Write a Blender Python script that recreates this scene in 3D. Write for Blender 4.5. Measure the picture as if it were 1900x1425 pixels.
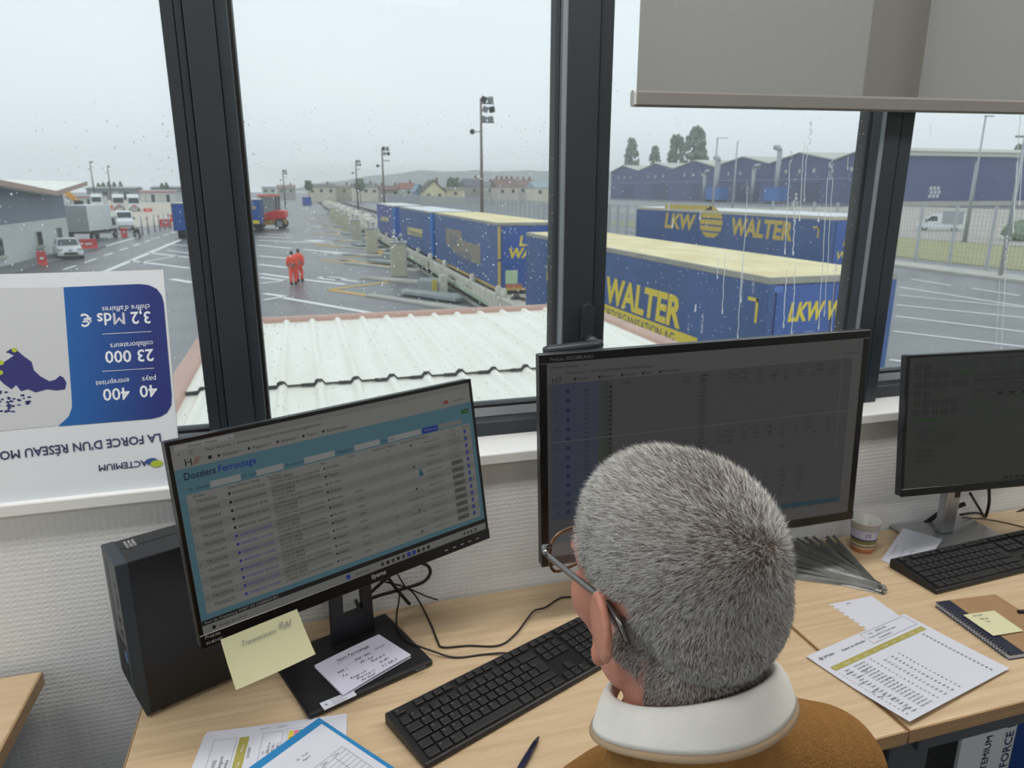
import bpy, bmesh, math, random
from mathutils import Vector, Matrix, Euler, Quaternion
from math import sin, cos, pi, radians, sqrt, atan2, tan

random.seed(7)
for _o in list(bpy.data.objects):
    bpy.data.objects.remove(_o)
SC = bpy.context.scene
COL = SC.collection

# ------------------------------------------------------------------ camera
CAM = Vector((0.0, 0.0, 1.60))
FPX, YAW, PITCH = 1317.0, radians(16.35), radians(15.32)
FW = Vector((sin(YAW) * cos(PITCH), cos(YAW) * cos(PITCH), -sin(PITCH)))
RT = Vector((cos(YAW), -sin(YAW), 0.0))
UPV = RT.cross(FW)
cd = bpy.data.cameras.new('camera')
cam = bpy.data.objects.new('camera', cd)
COL.objects.link(cam)
cam.location = CAM
cam.rotation_euler = Matrix((RT, UPV, -FW)).transposed().to_euler()
cd.sensor_width = 36.0
cd.lens = FPX / 1900.0 * 36.0
cd.clip_start, cd.clip_end = 0.02, 6000.0
cd.dof.use_dof = True
cd.dof.focus_distance = 0.80
cd.dof.aperture_fstop = 12.0
SC.camera = cam

# ------------------------------------------------------------------ world / exposure
SC.view_settings.view_transform = 'Standard'
SC.view_settings.look = 'None'
SC.view_settings.exposure = 0.0
SC.view_settings.gamma = 1.0
SC.view_settings.use_curve_mapping = False
W = bpy.data.worlds.new('overcast_sky')
SC.world = W
W.use_nodes = True
_nt = W.node_tree
for _n in list(_nt.nodes):
    _nt.nodes.remove(_n)
_out = _nt.nodes.new('ShaderNodeOutputWorld')
_bg = _nt.nodes.new('ShaderNodeBackground')
_tc = _nt.nodes.new('ShaderNodeTexCoord')
_mp = _nt.nodes.new('ShaderNodeMapping'); _mp.inputs['Scale'].default_value = (1.2, 1.2, 4.0)
_nz = _nt.nodes.new('ShaderNodeTexNoise'); _nz.inputs['Scale'].default_value = 1.3; _nz.inputs['Detail'].default_value = 3.0
_rp = _nt.nodes.new('ShaderNodeValToRGB')
_rp.color_ramp.elements[0].position = 0.3; _rp.color_ramp.elements[0].color = (0.70, 0.775, 0.835, 1)
_rp.color_ramp.elements[1].position = 0.7; _rp.color_ramp.elements[1].color = (0.76, 0.815, 0.860, 1)
_nt.links.new(_tc.outputs['Generated'], _mp.inputs['Vector'])
_nt.links.new(_mp.outputs['Vector'], _nz.inputs['Vector'])
_nt.links.new(_nz.outputs['Fac'], _rp.inputs['Fac'])
_nt.links.new(_rp.outputs['Color'], _bg.inputs['Color'])
_bg.inputs['Strength'].default_value = 1.33
_nt.links.new(_bg.outputs['Background'], _out.inputs['Surface'])
FILL_W = 15.0     # watts of each unseen lamp added at the ceiling to brighten the office

# ------------------------------------------------------------------ geometry helpers
def ray(px, py):
    return FW + RT * ((px - 950.0) / FPX) + UPV * ((712.5 - py) / FPX)
def PZ(px, py, z):
    d = ray(px, py); return CAM + d * ((z - CAM.z) / d.z)
def PY(px, py, y):
    d = ray(px, py); return CAM + d * (y / d.y)
def PX(px, py, x):
    d = ray(px, py); return CAM + d * (x / d.x)
def PLANE(px, py, p0, n):
    d = ray(px, py); return CAM + d * ((p0 - CAM).dot(n) / d.dot(n))
DESK = 0.74
GND = -3.40

class MB:
    def __init__(s):
        s.v = []; s.f = []
    def add(s, vs, fs):
        o = len(s.v); s.v += [tuple(v) for v in vs]; s.f += [tuple(i + o for i in f) for f in fs]; return s
    def quad(s, a, b, c, d):
        return s.add([a, b, c, d], [(0, 1, 2, 3)])
    def poly(s, pts):
        return s.add(pts, [tuple(range(len(pts)))])
    def box(s, x0, x1, y0, y1, z0, z1, M=None):
        vs = [Vector((x, y, z)) for z in (z0, z1) for x, y in ((x0, y0), (x1, y0), (x1, y1), (x0, y1))]
        if M: vs = [M @ v for v in vs]
        return s.add(vs, [(3, 2, 1, 0), (4, 5, 6, 7), (0, 1, 5, 4), (1, 2, 6, 5), (2, 3, 7, 6), (3, 0, 4, 7)])
    def bar(s, a, b, w, h=None, up=(0, 0, 1)):
        a, b = Vector(a), Vector(b); h = w if h is None else h
        d = (b - a).normalized(); u = Vector(up)
        if abs(d.dot(u)) > .99: u = Vector((0, 1, 0))
        r = d.cross(u).normalized() * (w / 2); u2 = r.cross(d).normalized() * (h / 2)
        vs = [p + q for p in (a, b) for q in (-r - u2, r - u2, r + u2, -r + u2)]
        return s.add(vs, [(0, 1, 2, 3), (7, 6, 5, 4), (0, 4, 5, 1), (1, 5, 6, 2), (2, 6, 7, 3), (3, 7, 4, 0)])
    def prism(s, pts, axis, a0, a1):
        # pts: 2D outline (ccw), extruded along axis ('x','y','z') from a0 to a1
        def P(p, a):
            return {'x': (a, p[0], p[1]), 'y': (p[0], a, p[1]), 'z': (p[0], p[1], a)}[axis]
        n = len(pts)
        vs = [P(p, a0) for p in pts] + [P(p, a1) for p in pts]
        return s.add(vs, [tuple(range(n))[::-1], tuple(range(n, 2 * n))] + [(i, (i + 1) % n, (i + 1) % n + n, i + n) for i in range(n)])
    def tube(s, path, r, n=8, cap=True, closed=False):
        path = [Vector(p) for p in path]; m = len(path)
        rs = r if isinstance(r, (list, tuple)) else [r] * m
        vs = []; prev = None
        for i, p in enumerate(path):
            a = path[max(i - 1, 0)]; b = path[min(i + 1, m - 1)]
            if closed: a = path[i - 1]; b = path[(i + 1) % m]
            t = (b - a).normalized()
            if prev is None:
                u = Vector((0, 0, 1)) if abs(t.z) < .9 else Vector((1, 0, 0))
                u = (u - t * u.dot(t)).normalized()
            else:
                u = (prev - t * prev.dot(t)).normalized()
            prev = u; w = t.cross(u)
            vs += [p + (u * cos(2 * pi * k / n) + w * sin(2 * pi * k / n)) * rs[i] for k in range(n)]
        fs = []
        for i in range(m if closed else m - 1):
            j = (i + 1) % m
            fs += [(i * n + k, i * n + (k + 1) % n, j * n + (k + 1) % n, j * n + k) for k in range(n)]
        if cap and not closed:
            fs += [tuple(range(n))[::-1], tuple((m - 1) * n + k for k in range(n))]
        return s.add(vs, fs)
    def cyl(s, a, b, r, n=12, r2=None):
        return s.tube([a, b], [r, r if r2 is None else r2], n)
    def lathe(s, prof, n=24, M=None, a0=0.0, a1=2 * pi):
        m = len(prof); full = abs(a1 - a0 - 2 * pi) < 1e-6; k = n if full else n + 1
        vs = [Vector((r * cos(a0 + (a1 - a0) * i / n), r * sin(a0 + (a1 - a0) * i / n), z)) for i in range(k) for r, z in prof]
        if M: vs = [M @ v for v in vs]
        fs = []
        for i in range(n):
            j = (i + 1) % k
            fs += [(i * m + q, j * m + q, j * m + q + 1, i * m + q + 1) for q in range(m - 1)]
        return s.add(vs, fs)
    def ell(s, c, r, n=14, m=9, M=None):
        c = Vector(c); vs = []; fs = []
        if not isinstance(r, (tuple, list)): r = (r, r, r)
        for i in range(m + 1):
            th = pi * i / m
            for k in range(n):
                ph = 2 * pi * k / n
                p = Vector((r[0] * sin(th) * cos(ph), r[1] * sin(th) * sin(ph), r[2] * cos(th)))
                if M: p = M @ p
                vs.append(c + p)
        for i in range(m):
            for k in range(n):
                fs.append((i * n + k, (i + 1) * n + k, (i + 1) * n + (k + 1) % n, i * n + (k + 1) % n))
        return s.add(vs, fs)
    def blob(s, c, r, seed, n=9, m=6, amp=.22):
        rg = random.Random(seed); c = Vector(c); vs = []; fs = []
        if not isinstance(r, (tuple, list)): r = (r, r, r)
        for i in range(m + 1):
            th = pi * i / m
            for k in range(n):
                ph = 2 * pi * k / n; q = 1 + rg.uniform(-amp, amp)
                vs.append(c + Vector((r[0] * sin(th) * cos(ph), r[1] * sin(th) * sin(ph), r[2] * cos(th))) * q)
        for i in range(m):
            for k in range(n):
                fs.append((i * n + k, (i + 1) * n + k, (i + 1) * n + (k + 1) % n, i * n + (k + 1) % n))
        return s.add(vs, fs)
    def xf(s, M):
        s.v = [tuple(M @ Vector(v)) for v in s.v]; return s
    def build(s, name, mat, parent=None, smooth=False, bevel=0.0, seg=2, loc=None):
        me = bpy.data.meshes.new(name)
        me.from_pydata(s.v, [], s.f); me.update()
        bm = bmesh.new(); bm.from_mesh(me); bmesh.ops.recalc_face_normals(bm, faces=bm.faces); bm.to_mesh(me); bm.free()
        return mk(name, me, mat, parent, smooth, bevel, seg, loc)

def mk(name, me, mat, parent=None, smooth=False, bevel=0.0, seg=2, loc=None):
    o = bpy.data.objects.new(name, me); COL.objects.link(o)
    if mat and not me.materials: me.materials.append(mat)
    if parent: o.parent = parent
    if loc is not None: o.location = loc
    if smooth:
        me.shade_smooth()
    if bevel:
        b = o.modifiers.new('bevel', 'BEVEL'); b.width = bevel; b.segments = seg; b.limit_method = 'ANGLE'; b.angle_limit = radians(40)
    return o

def smooth_angle(o, deg=40):
    # auto smooth: mark sharp edges by angle
    me = o.data; me.shade_smooth()
    bm = bmesh.new(); bm.from_mesh(me)
    for e in bm.edges:
        if len(e.link_faces) == 2 and e.calc_face_angle(0) > radians(deg): e.smooth = False
    bm.to_mesh(me); bm.free(); return o

def tag(o, label, cat=None, group=None, kind=None):
    if label: o['label'] = label
    if cat: o['category'] = cat
    if group: o['group'] = group
    if kind: o['kind'] = kind
    return o
def empty(name, loc=(0, 0, 0), rz=0.0, label=None, cat=None, group=None, kind=None, parent=None):
    o = bpy.data.objects.new(name, None); COL.objects.link(o)
    o.location = loc; o.rotation_euler = (0, 0, rz); o.empty_display_size = .05
    if parent: o.parent = parent
    return tag(o, label, cat, group, kind)
def struct(o):
    o['kind'] = 'structure'; return o
def stuff(o):
    o['kind'] = 'stuff'; return o
KIDS = {}
def copy_tree(o, parent=None):
    c = o.copy(); COL.objects.link(c); c.parent = parent
    for ch in [x for x in bpy.data.objects if x.parent == o]:
        copy_tree(ch, c)
    return c

# ------------------------------------------------------------------ materials
def S(r, g=None, b=None):
    if g is None: r, g, b = r
    f = lambda c: (c / 255 / 12.92) if c <= 10.3 else ((c / 255 + .055) / 1.055) ** 2.4
    return (f(r), f(g), f(b), 1.0)
MATS = {}
def mat(name, col, rough=.6, metal=0.0, var=0.0, vscale=8.0, stretch=(1, 1, 1), bump=0.0, bscale=60.0, spec=.5, emit=0.0, coord='Object', detail=3.0, alpha=1.0, trans=0.0, col2=None, sub=0.0):
    if name in MATS: return MATS[name]
    m = bpy.data.materials.new(name); m.use_nodes = True; nt = m.node_tree
    b = nt.nodes['Principled BSDF']
    b.inputs['Roughness'].default_value = rough; b.inputs['Metallic'].default_value = metal
    b.inputs['Specular IOR Level'].default_value = spec
    if sub: b.inputs['Subsurface Weight'].default_value = sub; b.inputs['Subsurface Radius'].default_value = (.01, .004, .002); b.inputs['Subsurface Scale'].default_value = .6
    tc = nt.nodes.new('ShaderNodeTexCoord'); mp = nt.nodes.new('ShaderNodeMapping')
    mp.inputs['Scale'].default_value = stretch
    nt.links.new(tc.outputs[coord], mp.inputs['Vector'])
    nz = nt.nodes.new('ShaderNodeTexNoise'); nz.inputs['Scale'].default_value = vscale; nz.inputs['Detail'].default_value = detail
    nt.links.new(mp.outputs['Vector'], nz.inputs['Vector'])
    rp = nt.nodes.new('ShaderNodeValToRGB')
    c = Vector(col[:3]); lo = c * (1 - var); hi = Vector(col2[:3]) if col2 else c * (1 + var)
    rp.color_ramp.elements[0].color = (*lo, 1); rp.color_ramp.elements[0].position = .3
    rp.color_ramp.elements[1].color = (*[min(x, 1) for x in hi], 1); rp.color_ramp.elements[1].position = .7
    nt.links.new(nz.outputs['Fac'], rp.inputs['Fac'])
    nt.links.new(rp.outputs['Color'], b.inputs['Base Color'])
    if emit:
        nt.links.new(rp.outputs['Color'], b.inputs['Emission Color']); b.inputs['Emission Strength'].default_value = emit
    if bump:
        n2 = nt.nodes.new('ShaderNodeTexNoise'); n2.inputs['Scale'].default_value = bscale; n2.inputs['Detail'].default_value = 4
        nt.links.new(mp.outputs['Vector'], n2.inputs['Vector'])
        bp = nt.nodes.new('ShaderNodeBump'); bp.inputs['Strength'].default_value = bump; bp.inputs['Distance'].default_value = .01
        nt.links.new(n2.outputs['Fac'], bp.inputs['Height']); nt.links.new(bp.outputs['Normal'], b.inputs['Normal'])
    if alpha < 1: b.inputs['Alpha'].default_value = alpha
    if trans: b.inputs['Transmission Weight'].default_value = trans
    MATS[name] = m; m['bsdf'] = b.name
    return m
def screen_mat(name, col, e):
    # an LCD surface: dark matte layer that gives off its own picture light
    if name in MATS: return MATS[name]
    m = mat(name, (.012, .012, .013, 1), .45, spec=.25)
    b = m.node_tree.nodes['Principled BSDF']
    b.inputs['Emission Color'].default_value = col; b.inputs['Emission Strength'].default_value = e
    return m

# ------------------------------------------------------------------ lettering
GLY = {}
_chars = ''.join(chr(c) for c in range(33, 127)) + 'ÉéèàôÀ€•▾'
def _load_glyphs():
    tmp = []
    def T(s, off, body):
        c = bpy.data.curves.new('g', 'FONT'); c.body = body; c.resolution_u = 2; c.size = 1.0; c.offset = 0.0 if off == 'adv' else off
        o = bpy.data.objects.new('g', c); COL.objects.link(o); tmp.append((s, off, body, o))
    for off in (0.0, .014, .038):
        for ch in _chars:
            T(ch, off, ch)
        for ch in _chars + ' ':
            if off == 0.0: T(ch, 'adv', 'H' + ch + 'H')
    for s, off, body, o in tmp:
        if off == 'adv': o.data.offset = 0.0
    bpy.context.view_layer.update()
    dg = bpy.context.evaluated_depsgraph_get()
    adv = {}
    wid = {}
    for s, off, body, o in tmp:
        ev = o.evaluated_get(dg); me = ev.to_mesh()
        vs = [(v.co.x, v.co.y) for v in me.vertices]; fs = [tuple(p.vertices) for p in me.polygons]
        if off == 'adv': adv[s] = max((v[0] for v in vs), default=0)
        else: GLY[(s, 0 if off == 0 else 1 if off < .02 else 2)] = (vs, fs)
        ev.to_mesh_clear()
    for st, e in ((1, .014), (2, .034)):      # the bold M is struck twice
        vs, fs = GLY[('M', 0)]; n = len(vs)
        GLY[('M', st)] = ([(x - e, y) for x, y in vs] + [(x + e, y) for x, y in vs], fs + [tuple(i + n for i in f) for f in fs])
    h = GLY[('H', 0)][0]; hx0 = min(v[0] for v in h); hx1 = max(v[0] for v in h)
    hh = adv['H'] / 1.0
    # 'HHH': right edge = 2*advH + hx1
    advH = (hh - hx1) / 2
    for s in adv: wid[s] = adv[s] - hx1 - advH
    for s, off, body, o in tmp:
        c = o.data; bpy.data.objects.remove(o); bpy.data.curves.remove(c)
    return wid
ADV = _load_glyphs()
def text_w(s, size, sx=1.0):
    return sum(ADV.get(c, .5) for c in s) * size * sx
def text(mb, s, org, ux, uy, size, bold=False, shear=0.0, sx=1.0, align='l', jit=0.0):
    # letters laid on the plane spanned by ux (reading direction) and uy (up)
    org, ux, uy = Vector(org), Vector(ux).normalized(), Vector(uy).normalized()
    x = 0.0; wd = text_w(s, size, sx)
    if align == 'c': x = -wd / 2
    if align == 'r': x = -wd
    for c in s:
        g = GLY.get((c, int(bold)))
        if g:
            dy = random.uniform(-jit, jit) * size; k = 1 + random.uniform(-jit, jit)
            mb.add([org + ux * (x + (vx + shear * vy) * size * sx) + uy * (vy * size * k + dy) for vx, vy in g[0]], g[1])
        x += ADV.get(c, .5) * size * sx
    return wd
def scribble(mb, org, ux, uy, w, h, th, seed, n=24):
    rg = random.Random(seed); org, ux, uy = Vector(org), Vector(ux).normalized(), Vector(uy).normalized()
    pts = []
    for i in range(n + 1):
        t = i / n
        pts.append(org + ux * (t * w + .12 * w / 6 * sin(i * 2.1)) + uy * (h * (.35 * (i % 2) + rg.uniform(-.1, .45))))
    for a, b in zip(pts, pts[1:]):
        d = (b - a).normalized(); nn = ux.cross(uy).normalized().cross(d) * th / 2
        mb.quad(a - nn, b - nn, b + nn, a + nn)
def stroke(mb, pts, nrm, th):
    pts = [Vector(p) for p in pts]
    for a, b in zip(pts, pts[1:]):
        nn = Vector(nrm).cross((b - a).normalized()) * th / 2
        mb.quad(a - nn, b - nn, b + nn, a + nn)
# ------------------------------------------------------------------ material set
def wood_mat(name, base, dark):
    m = mat(name, base, .42, spec=.4); nt = m.node_tree; b = nt.nodes['Principled BSDF']
    tc = nt.nodes.new('ShaderNodeTexCoord'); mp = nt.nodes.new('ShaderNodeMapping'); mp.inputs['Scale'].default_value = (.8, 20, 20)
    nt.links.new(tc.outputs['Object'], mp.inputs['Vector'])
    n1 = nt.nodes.new('ShaderNodeTexNoise'); n1.inputs['Scale'].default_value = 4.0; n1.inputs['Detail'].default_value = 6; n1.inputs['Distortion'].default_value = .15
    n2 = nt.nodes.new('ShaderNodeTexNoise'); n2.inputs['Scale'].default_value = 22.0; n2.inputs['Detail'].default_value = 4
    nt.links.new(mp.outputs['Vector'], n1.inputs['Vector']); nt.links.new(mp.outputs['Vector'], n2.inputs['Vector'])
    mx = nt.nodes.new('ShaderNodeMath'); mx.operation = 'MULTIPLY_ADD'; mx.inputs[1].default_value = .45
    nt.links.new(n2.outputs['Fac'], mx.inputs[0]); nt.links.new(n1.outputs['Fac'], mx.inputs[2])
    rp = nt.nodes.new('ShaderNodeValToRGB'); e = rp.color_ramp.elements
    e[0].position = .48; e[0].color = dark; e[1].position = .92; e[1].color = base
    nt.links.new(mx.outputs[0], rp.inputs['Fac']); nt.links.new(rp.outputs['Color'], b.inputs['Base Color'])
    return m
M_wood = wood_mat('oak_laminate', S(213, 189, 156), S(192, 167, 133))
M_edge = mat('oak_edge_band', S(176, 142, 104), .45, var=.12, vscale=5, stretch=(1, 30, 30))
def weave_mat(name, col):
    m = mat(name, col, .75, spec=.25, var=.03, vscale=3); nt = m.node_tree; b = nt.nodes['Principled BSDF']
    tc = nt.nodes.new('ShaderNodeTexCoord')
    ws = []
    for d, s in (('X', 52.0), ('Z', 62.0)):
        w = nt.nodes.new('ShaderNodeTexWave'); w.bands_direction = d; w.inputs['Scale'].default_value = s / 2
        w.inputs['Distortion'].default_value = 1.6; w.inputs['Detail'].default_value = 2; w.inputs['Detail Scale'].default_value = 2.5
        nt.links.new(tc.outputs['Object'], w.inputs['Vector']); ws.append(w)
    mu = nt.nodes.new('ShaderNodeMath'); mu.operation = 'MULTIPLY'
    nt.links.new(ws[0].outputs['Fac'], mu.inputs[0]); nt.links.new(ws[1].outputs['Fac'], mu.inputs[1])
    bp = nt.nodes.new('ShaderNodeBump'); bp.inputs['Strength'].default_value = .3; bp.inputs['Distance'].default_value = .0018
    nt.links.new(mu.outputs[0], bp.inputs['Height']); nt.links.new(bp.outputs['Normal'], b.inputs['Normal'])
    return m
M_wall = weave_mat('woven_wallpaper', S(224, 227, 229))
M_plain = mat('painted_plaster', S(222, 222, 218), .8, var=.03)
M_floor = mat('grey_carpet', S(92, 94, 97), .95, var=.15, vscale=60, bump=.3, bscale=400)
M_frame = mat('anthracite_aluminium', S(44, 50, 56), .38, var=.06, vscale=3, spec=.5)
M_frame_lit = mat('skylit_aluminium', S(128, 134, 138), .4, var=.05, metal=.2)  # anthracite frame painted paler where its faces catch the sky
M_gasket = mat('black_rubber', S(14, 15, 16), .6)
M_sill = mat('white_laminate', S(232, 234, 234), .35, var=.02, vscale=5)
M_black = mat('black_plastic', S(24, 25, 27), .42, var=.08, vscale=30, bump=.03, bscale=900)
M_dark = mat('dark_grey_plastic', S(36, 39, 43), .45, var=.06, vscale=20)
M_gloss = mat('glossy_black_bezel', S(11, 11, 12), .22)
M_silver = mat('brushed_silver', S(176, 178, 182), .32, metal=.75, var=.05, vscale=12)
M_steel = mat('grey_steel', S(92, 97, 102), .4, metal=.35, var=.05)
M_paper = mat('white_paper', S(208, 212, 224), .75, var=.015, vscale=4)
M_ink = mat('black_ink', S(38, 38, 42), .7)
M_inkg = mat('grey_ink', S(122, 124, 130), .7)
M_inkb = mat('blue_ink', S(38, 48, 92), .7)
M_olive = mat('olive_print', S(166, 159, 82), .7, var=.05)
M_note = mat('yellow_note_paper', S(214, 213, 174), .8, var=.03, vscale=5)
M_white = mat('white_plastic', S(228, 229, 230), .4)
M_board = mat('white_foam_board', S(214, 219, 225), .5, var=.015)
M_glass = None
def glass_mat():
    m = bpy.data.materials.new('wet_window_glass'); m.use_nodes = True; nt = m.node_tree
    for n in list(nt.nodes): nt.nodes.remove(n)
    out = nt.nodes.new('ShaderNodeOutputMaterial'); tr = nt.nodes.new('ShaderNodeBsdfTransparent'); tr.inputs['Color'].default_value = (.94, .96, .955, 1)
    gl = nt.nodes.new('ShaderNodeBsdfGlossy'); gl.inputs['Roughness'].default_value = .02; gl.inputs['Color'].default_value = (.9, .9, .9, 1)
    tl = nt.nodes.new('ShaderNodeBsdfTranslucent'); tl.inputs['Color'].default_value = (.9, .93, .93, 1)
    fr = nt.nodes.new('ShaderNodeFresnel'); fr.inputs['IOR'].default_value = 1.10
    nz = nt.nodes.new('ShaderNodeTexNoise'); nz.inputs['Scale'].default_value = 2.5; nz.inputs['Detail'].default_value = 3
    tc = nt.nodes.new('ShaderNodeTexCoord'); nt.links.new(tc.outputs['Object'], nz.inputs['Vector'])
    mr = nt.nodes.new('ShaderNodeMapRange'); mr.inputs['From Min'].default_value = .3; mr.inputs['From Max'].default_value = .7
    mr.inputs['To Min'].default_value = .03; mr.inputs['To Max'].default_value = .06
    nt.links.new(nz.outputs['Fac'], mr.inputs['Value'])
    m1 = nt.nodes.new('ShaderNodeMixShader'); m2 = nt.nodes.new('ShaderNodeMixShader')
    nt.links.new(mr.outputs['Result'], m1.inputs['Fac']); nt.links.new(tr.outputs[0], m1.inputs[1]); nt.links.new(tl.outputs[0], m1.inputs[2])
    nt.links.new(fr.outputs[0], m2.inputs['Fac']); nt.links.new(m1.outputs[0], m2.inputs[1]); nt.links.new(gl.outputs[0], m2.inputs[2])
    nt.links.new(m2.outputs[0], out.inputs['Surface']); return m
M_glass = glass_mat()
def drop_mat():
    m = bpy.data.materials.new('rain_water'); m.use_nodes = True; nt = m.node_tree
    for n in list(nt.nodes): nt.nodes.remove(n)
    out = nt.nodes.new('ShaderNodeOutputMaterial'); tr = nt.nodes.new('ShaderNodeBsdfTransparent')
    tl = nt.nodes.new('ShaderNodeBsdfTranslucent'); tl.inputs['Color'].default_value = (1, 1, 1, 1)
    gl = nt.nodes.new('ShaderNodeBsdfGlossy'); gl.inputs['Roughness'].default_value = .1
    mx = nt.nodes.new('ShaderNodeMixShader'); mx.inputs[0].default_value = .7
    m2 = nt.nodes.new('ShaderNodeMixShader'); m2.inputs[0].default_value = .12
    nt.links.new(tr.outputs[0], mx.inputs[1]); nt.links.new(tl.outputs[0], mx.inputs[2])
    nt.links.new(mx.outputs[0], m2.inputs[1]); nt.links.new(gl.outputs[0], m2.inputs[2])
    nt.links.new(m2.outputs[0], out.inputs['Surface']); return m
M_drop = drop_mat()
def blind_mat():
    m = bpy.data.materials.new('screen_fabric'); m.use_nodes = True; nt = m.node_tree
    for n in list(nt.nodes): nt.nodes.remove(n)
    out = nt.nodes.new('ShaderNodeOutputMaterial'); tr = nt.nodes.new('ShaderNodeBsdfTransparent')
    df = nt.nodes.new('ShaderNodeBsdfDiffuse'); tl = nt.nodes.new('ShaderNodeBsdfTranslucent')
    tc = nt.nodes.new('ShaderNodeTexCoord'); mp = nt.nodes.new('ShaderNodeMapping')
    nt.links.new(tc.outputs['Object'], mp.inputs['Vector'])
    nz = nt.nodes.new('ShaderNodeTexNoise'); nz.inputs['Scale'].default_value = 260; nz.inputs['Detail'].default_value = 3
    nt.links.new(mp.outputs['Vector'], nz.inputs['Vector'])
    rp = nt.nodes.new('ShaderNodeValToRGB'); rp.color_ramp.elements[0].color = S(132, 130, 124); rp.color_ramp.elements[1].color = S(164, 162, 156)
    nt.links.new(nz.outputs['Fac'], rp.inputs['Fac'])
    nt.links.new(rp.outputs['Color'], df.inputs['Color']); tl.inputs['Color'].default_value = S(118, 116, 110)
    m1 = nt.nodes.new('ShaderNodeMixShader'); m1.inputs[0].default_value = .45
    m2 = nt.nodes.new('ShaderNodeMixShader'); m2.inputs[0].default_value = .91
    nt.links.new(df.outputs[0], m1.inputs[1]); nt.links.new(tl.outputs[0], m1.inputs[2])
    nt.links.new(tr.outputs[0], m2.inputs[1]); nt.links.new(m1.outputs[0], m2.inputs[2])
    nt.links.new(m2.outputs[0], out.inputs['Surface']); return m
M_blind = blind_mat()

# ------------------------------------------------------------------ room shell
WY = 1.354            # inner face of the window wall
SILL = 1.072
XL, XR, YB, ZC = -2.6, 3.6, -4.2, 2.72
wl = MB()
wl.box(XL - .2, XR + .2, WY, 1.62, -.2, SILL - .024)
wl.box(XL - .2, XR + .2, WY, 1.62, 2.42, ZC + .1)
wl.box(XL - .2, -2.2, WY, 1.62, SILL - .024, 2.42)
wl.box(3.1, XR + .2, WY, 1.62, SILL - .024, 2.42)
struct(wl.build('wall_front', M_wall))
wlf = MB()
wlf.box(XL - .2, XL, YB, -3.0, 0, ZC); wlf.box(XL - .2, XL, 1.1, WY, 0, ZC); wlf.box(XL - .2, XL, -3.0, 1.1, 0, .15); wlf.box(XL - .2, XL, -3.0, 1.1, 2.55, ZC)
struct(wlf.build('wall_left', M_plain))
w5 = empty('window_5', (XL - .1, -.95, .15), kind='structure'); w5['label'] = 'unseen side window of the office added at the left outside the picture'  # unseen window, inferred from cool light at left, enlarged to brighten the wall
for a_ in ((-2.05, -1.99), (-.03, .03), (1.99, 2.05)): MB().box(-.04, .04, a_[0], a_[1], 0, 2.4).build('frame_post', M_frame, w5)
for z_ in (0, 2.35): MB().box(-.04, .04, -2.05, 2.05, z_, z_ + .05).build('frame_rail', M_frame, w5)
MB().box(-.003, .003, -1.99, 1.99, .05, 2.35).build('pane', M_glass, w5)
struct(MB().box(XR, XR + .2, YB, WY, 0, ZC).build('wall_right', M_plain))
struct(MB().box(XL - .2, XR + .2, YB - .2, YB, 0, ZC).build('wall_back', M_plain))
struct(MB().box(XL - .2, XR + .2, YB - .2, WY, -.2, 0).build('floor', M_floor))
struct(MB().box(XL - .2, XR + .2, YB - .2, WY, ZC, ZC + .1).build('ceiling', M_plain))
_o = MB().box(-2.2, 3.1, 1.333, 1.47, SILL - .024, SILL).build('trim_1', M_sill, bevel=.003)
struct(_o); _o['label'] = 'white window sill board running along under the windows'

# ------------------------------------------------------------------ unseen ceiling lamps, added as fill light for the office
M_diff = mat('fill_lamp_housing', S(235, 235, 235), .5)
for i, (lx, ly, lw) in enumerate([(x_, y_, w_) for y_, w_ in ((.80, 1.1), (-1.7, .8)) for x_ in (-1.35, .45, 2.25)]):
    fr = MB()
    for a in ((-.61, .61, -.16, -.14), (-.61, .61, .14, .16), (-.61, -.59, -.14, .14), (.59, .61, -.14, .14)):
        fr.box(*a, -.03, 0)
    fr.box(-.59, .59, -.14, .14, -.008, 0)
    o = fr.build('added_ceiling_light', M_diff, loc=(lx, ly, ZC))
    tag(o, 'unseen long ceiling light added to brighten the office', 'ceiling light', 'added fill lights at the ceiling', 'structure')
    ld = bpy.data.lights.new('lamp', 'AREA'); ld.shape = 'RECTANGLE'; ld.size = 1.16; ld.size_y = .26; ld.energy = FILL_W * lw; ld.color = (1.0, .965, .92)
    lo = bpy.data.objects.new('lamp', ld); COL.objects.link(lo); lo.parent = o; lo.location = (0, 0, -.02)

# ------------------------------------------------------------------ windows
GY = 1.485
ZT = 2.42
def strip(px0, px1, row, yf, yb, name, m, parent, bev=.0015):
    x0, x1 = PY(px0, row, yf).x, PY(px1, row, yf).x
    return MB().box(x0, x1, yf, yb, SILL, ZT).build(name, m, parent, bevel=bev)
# left mullion
tl_ = empty('trim_2', (0, 0, 0), kind='structure'); tl_['label'] = 'wide anthracite window mullion behind the left monitor'
for a, b, yf in ((294, 318.5, 1.446), (319.5, 335.5, 1.448), (336.5, 394.5, 1.440), (395.5, 419, 1.446)):
    strip(a, b, 0, yf, 1.53, 'mullion_profile', M_frame, tl_)
strip(419, 428, 0, 1.472, 1.52, 'gasket', M_gasket, tl_)
LX0, LX1 = PY(294, 0, 1.446).x, PY(428, 0, 1.472).x
MB().box(LX0 + .002, LX1 - .012, 1.455, 1.55, SILL, ZT).build('mullion_core', M_gasket, tl_)
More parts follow.
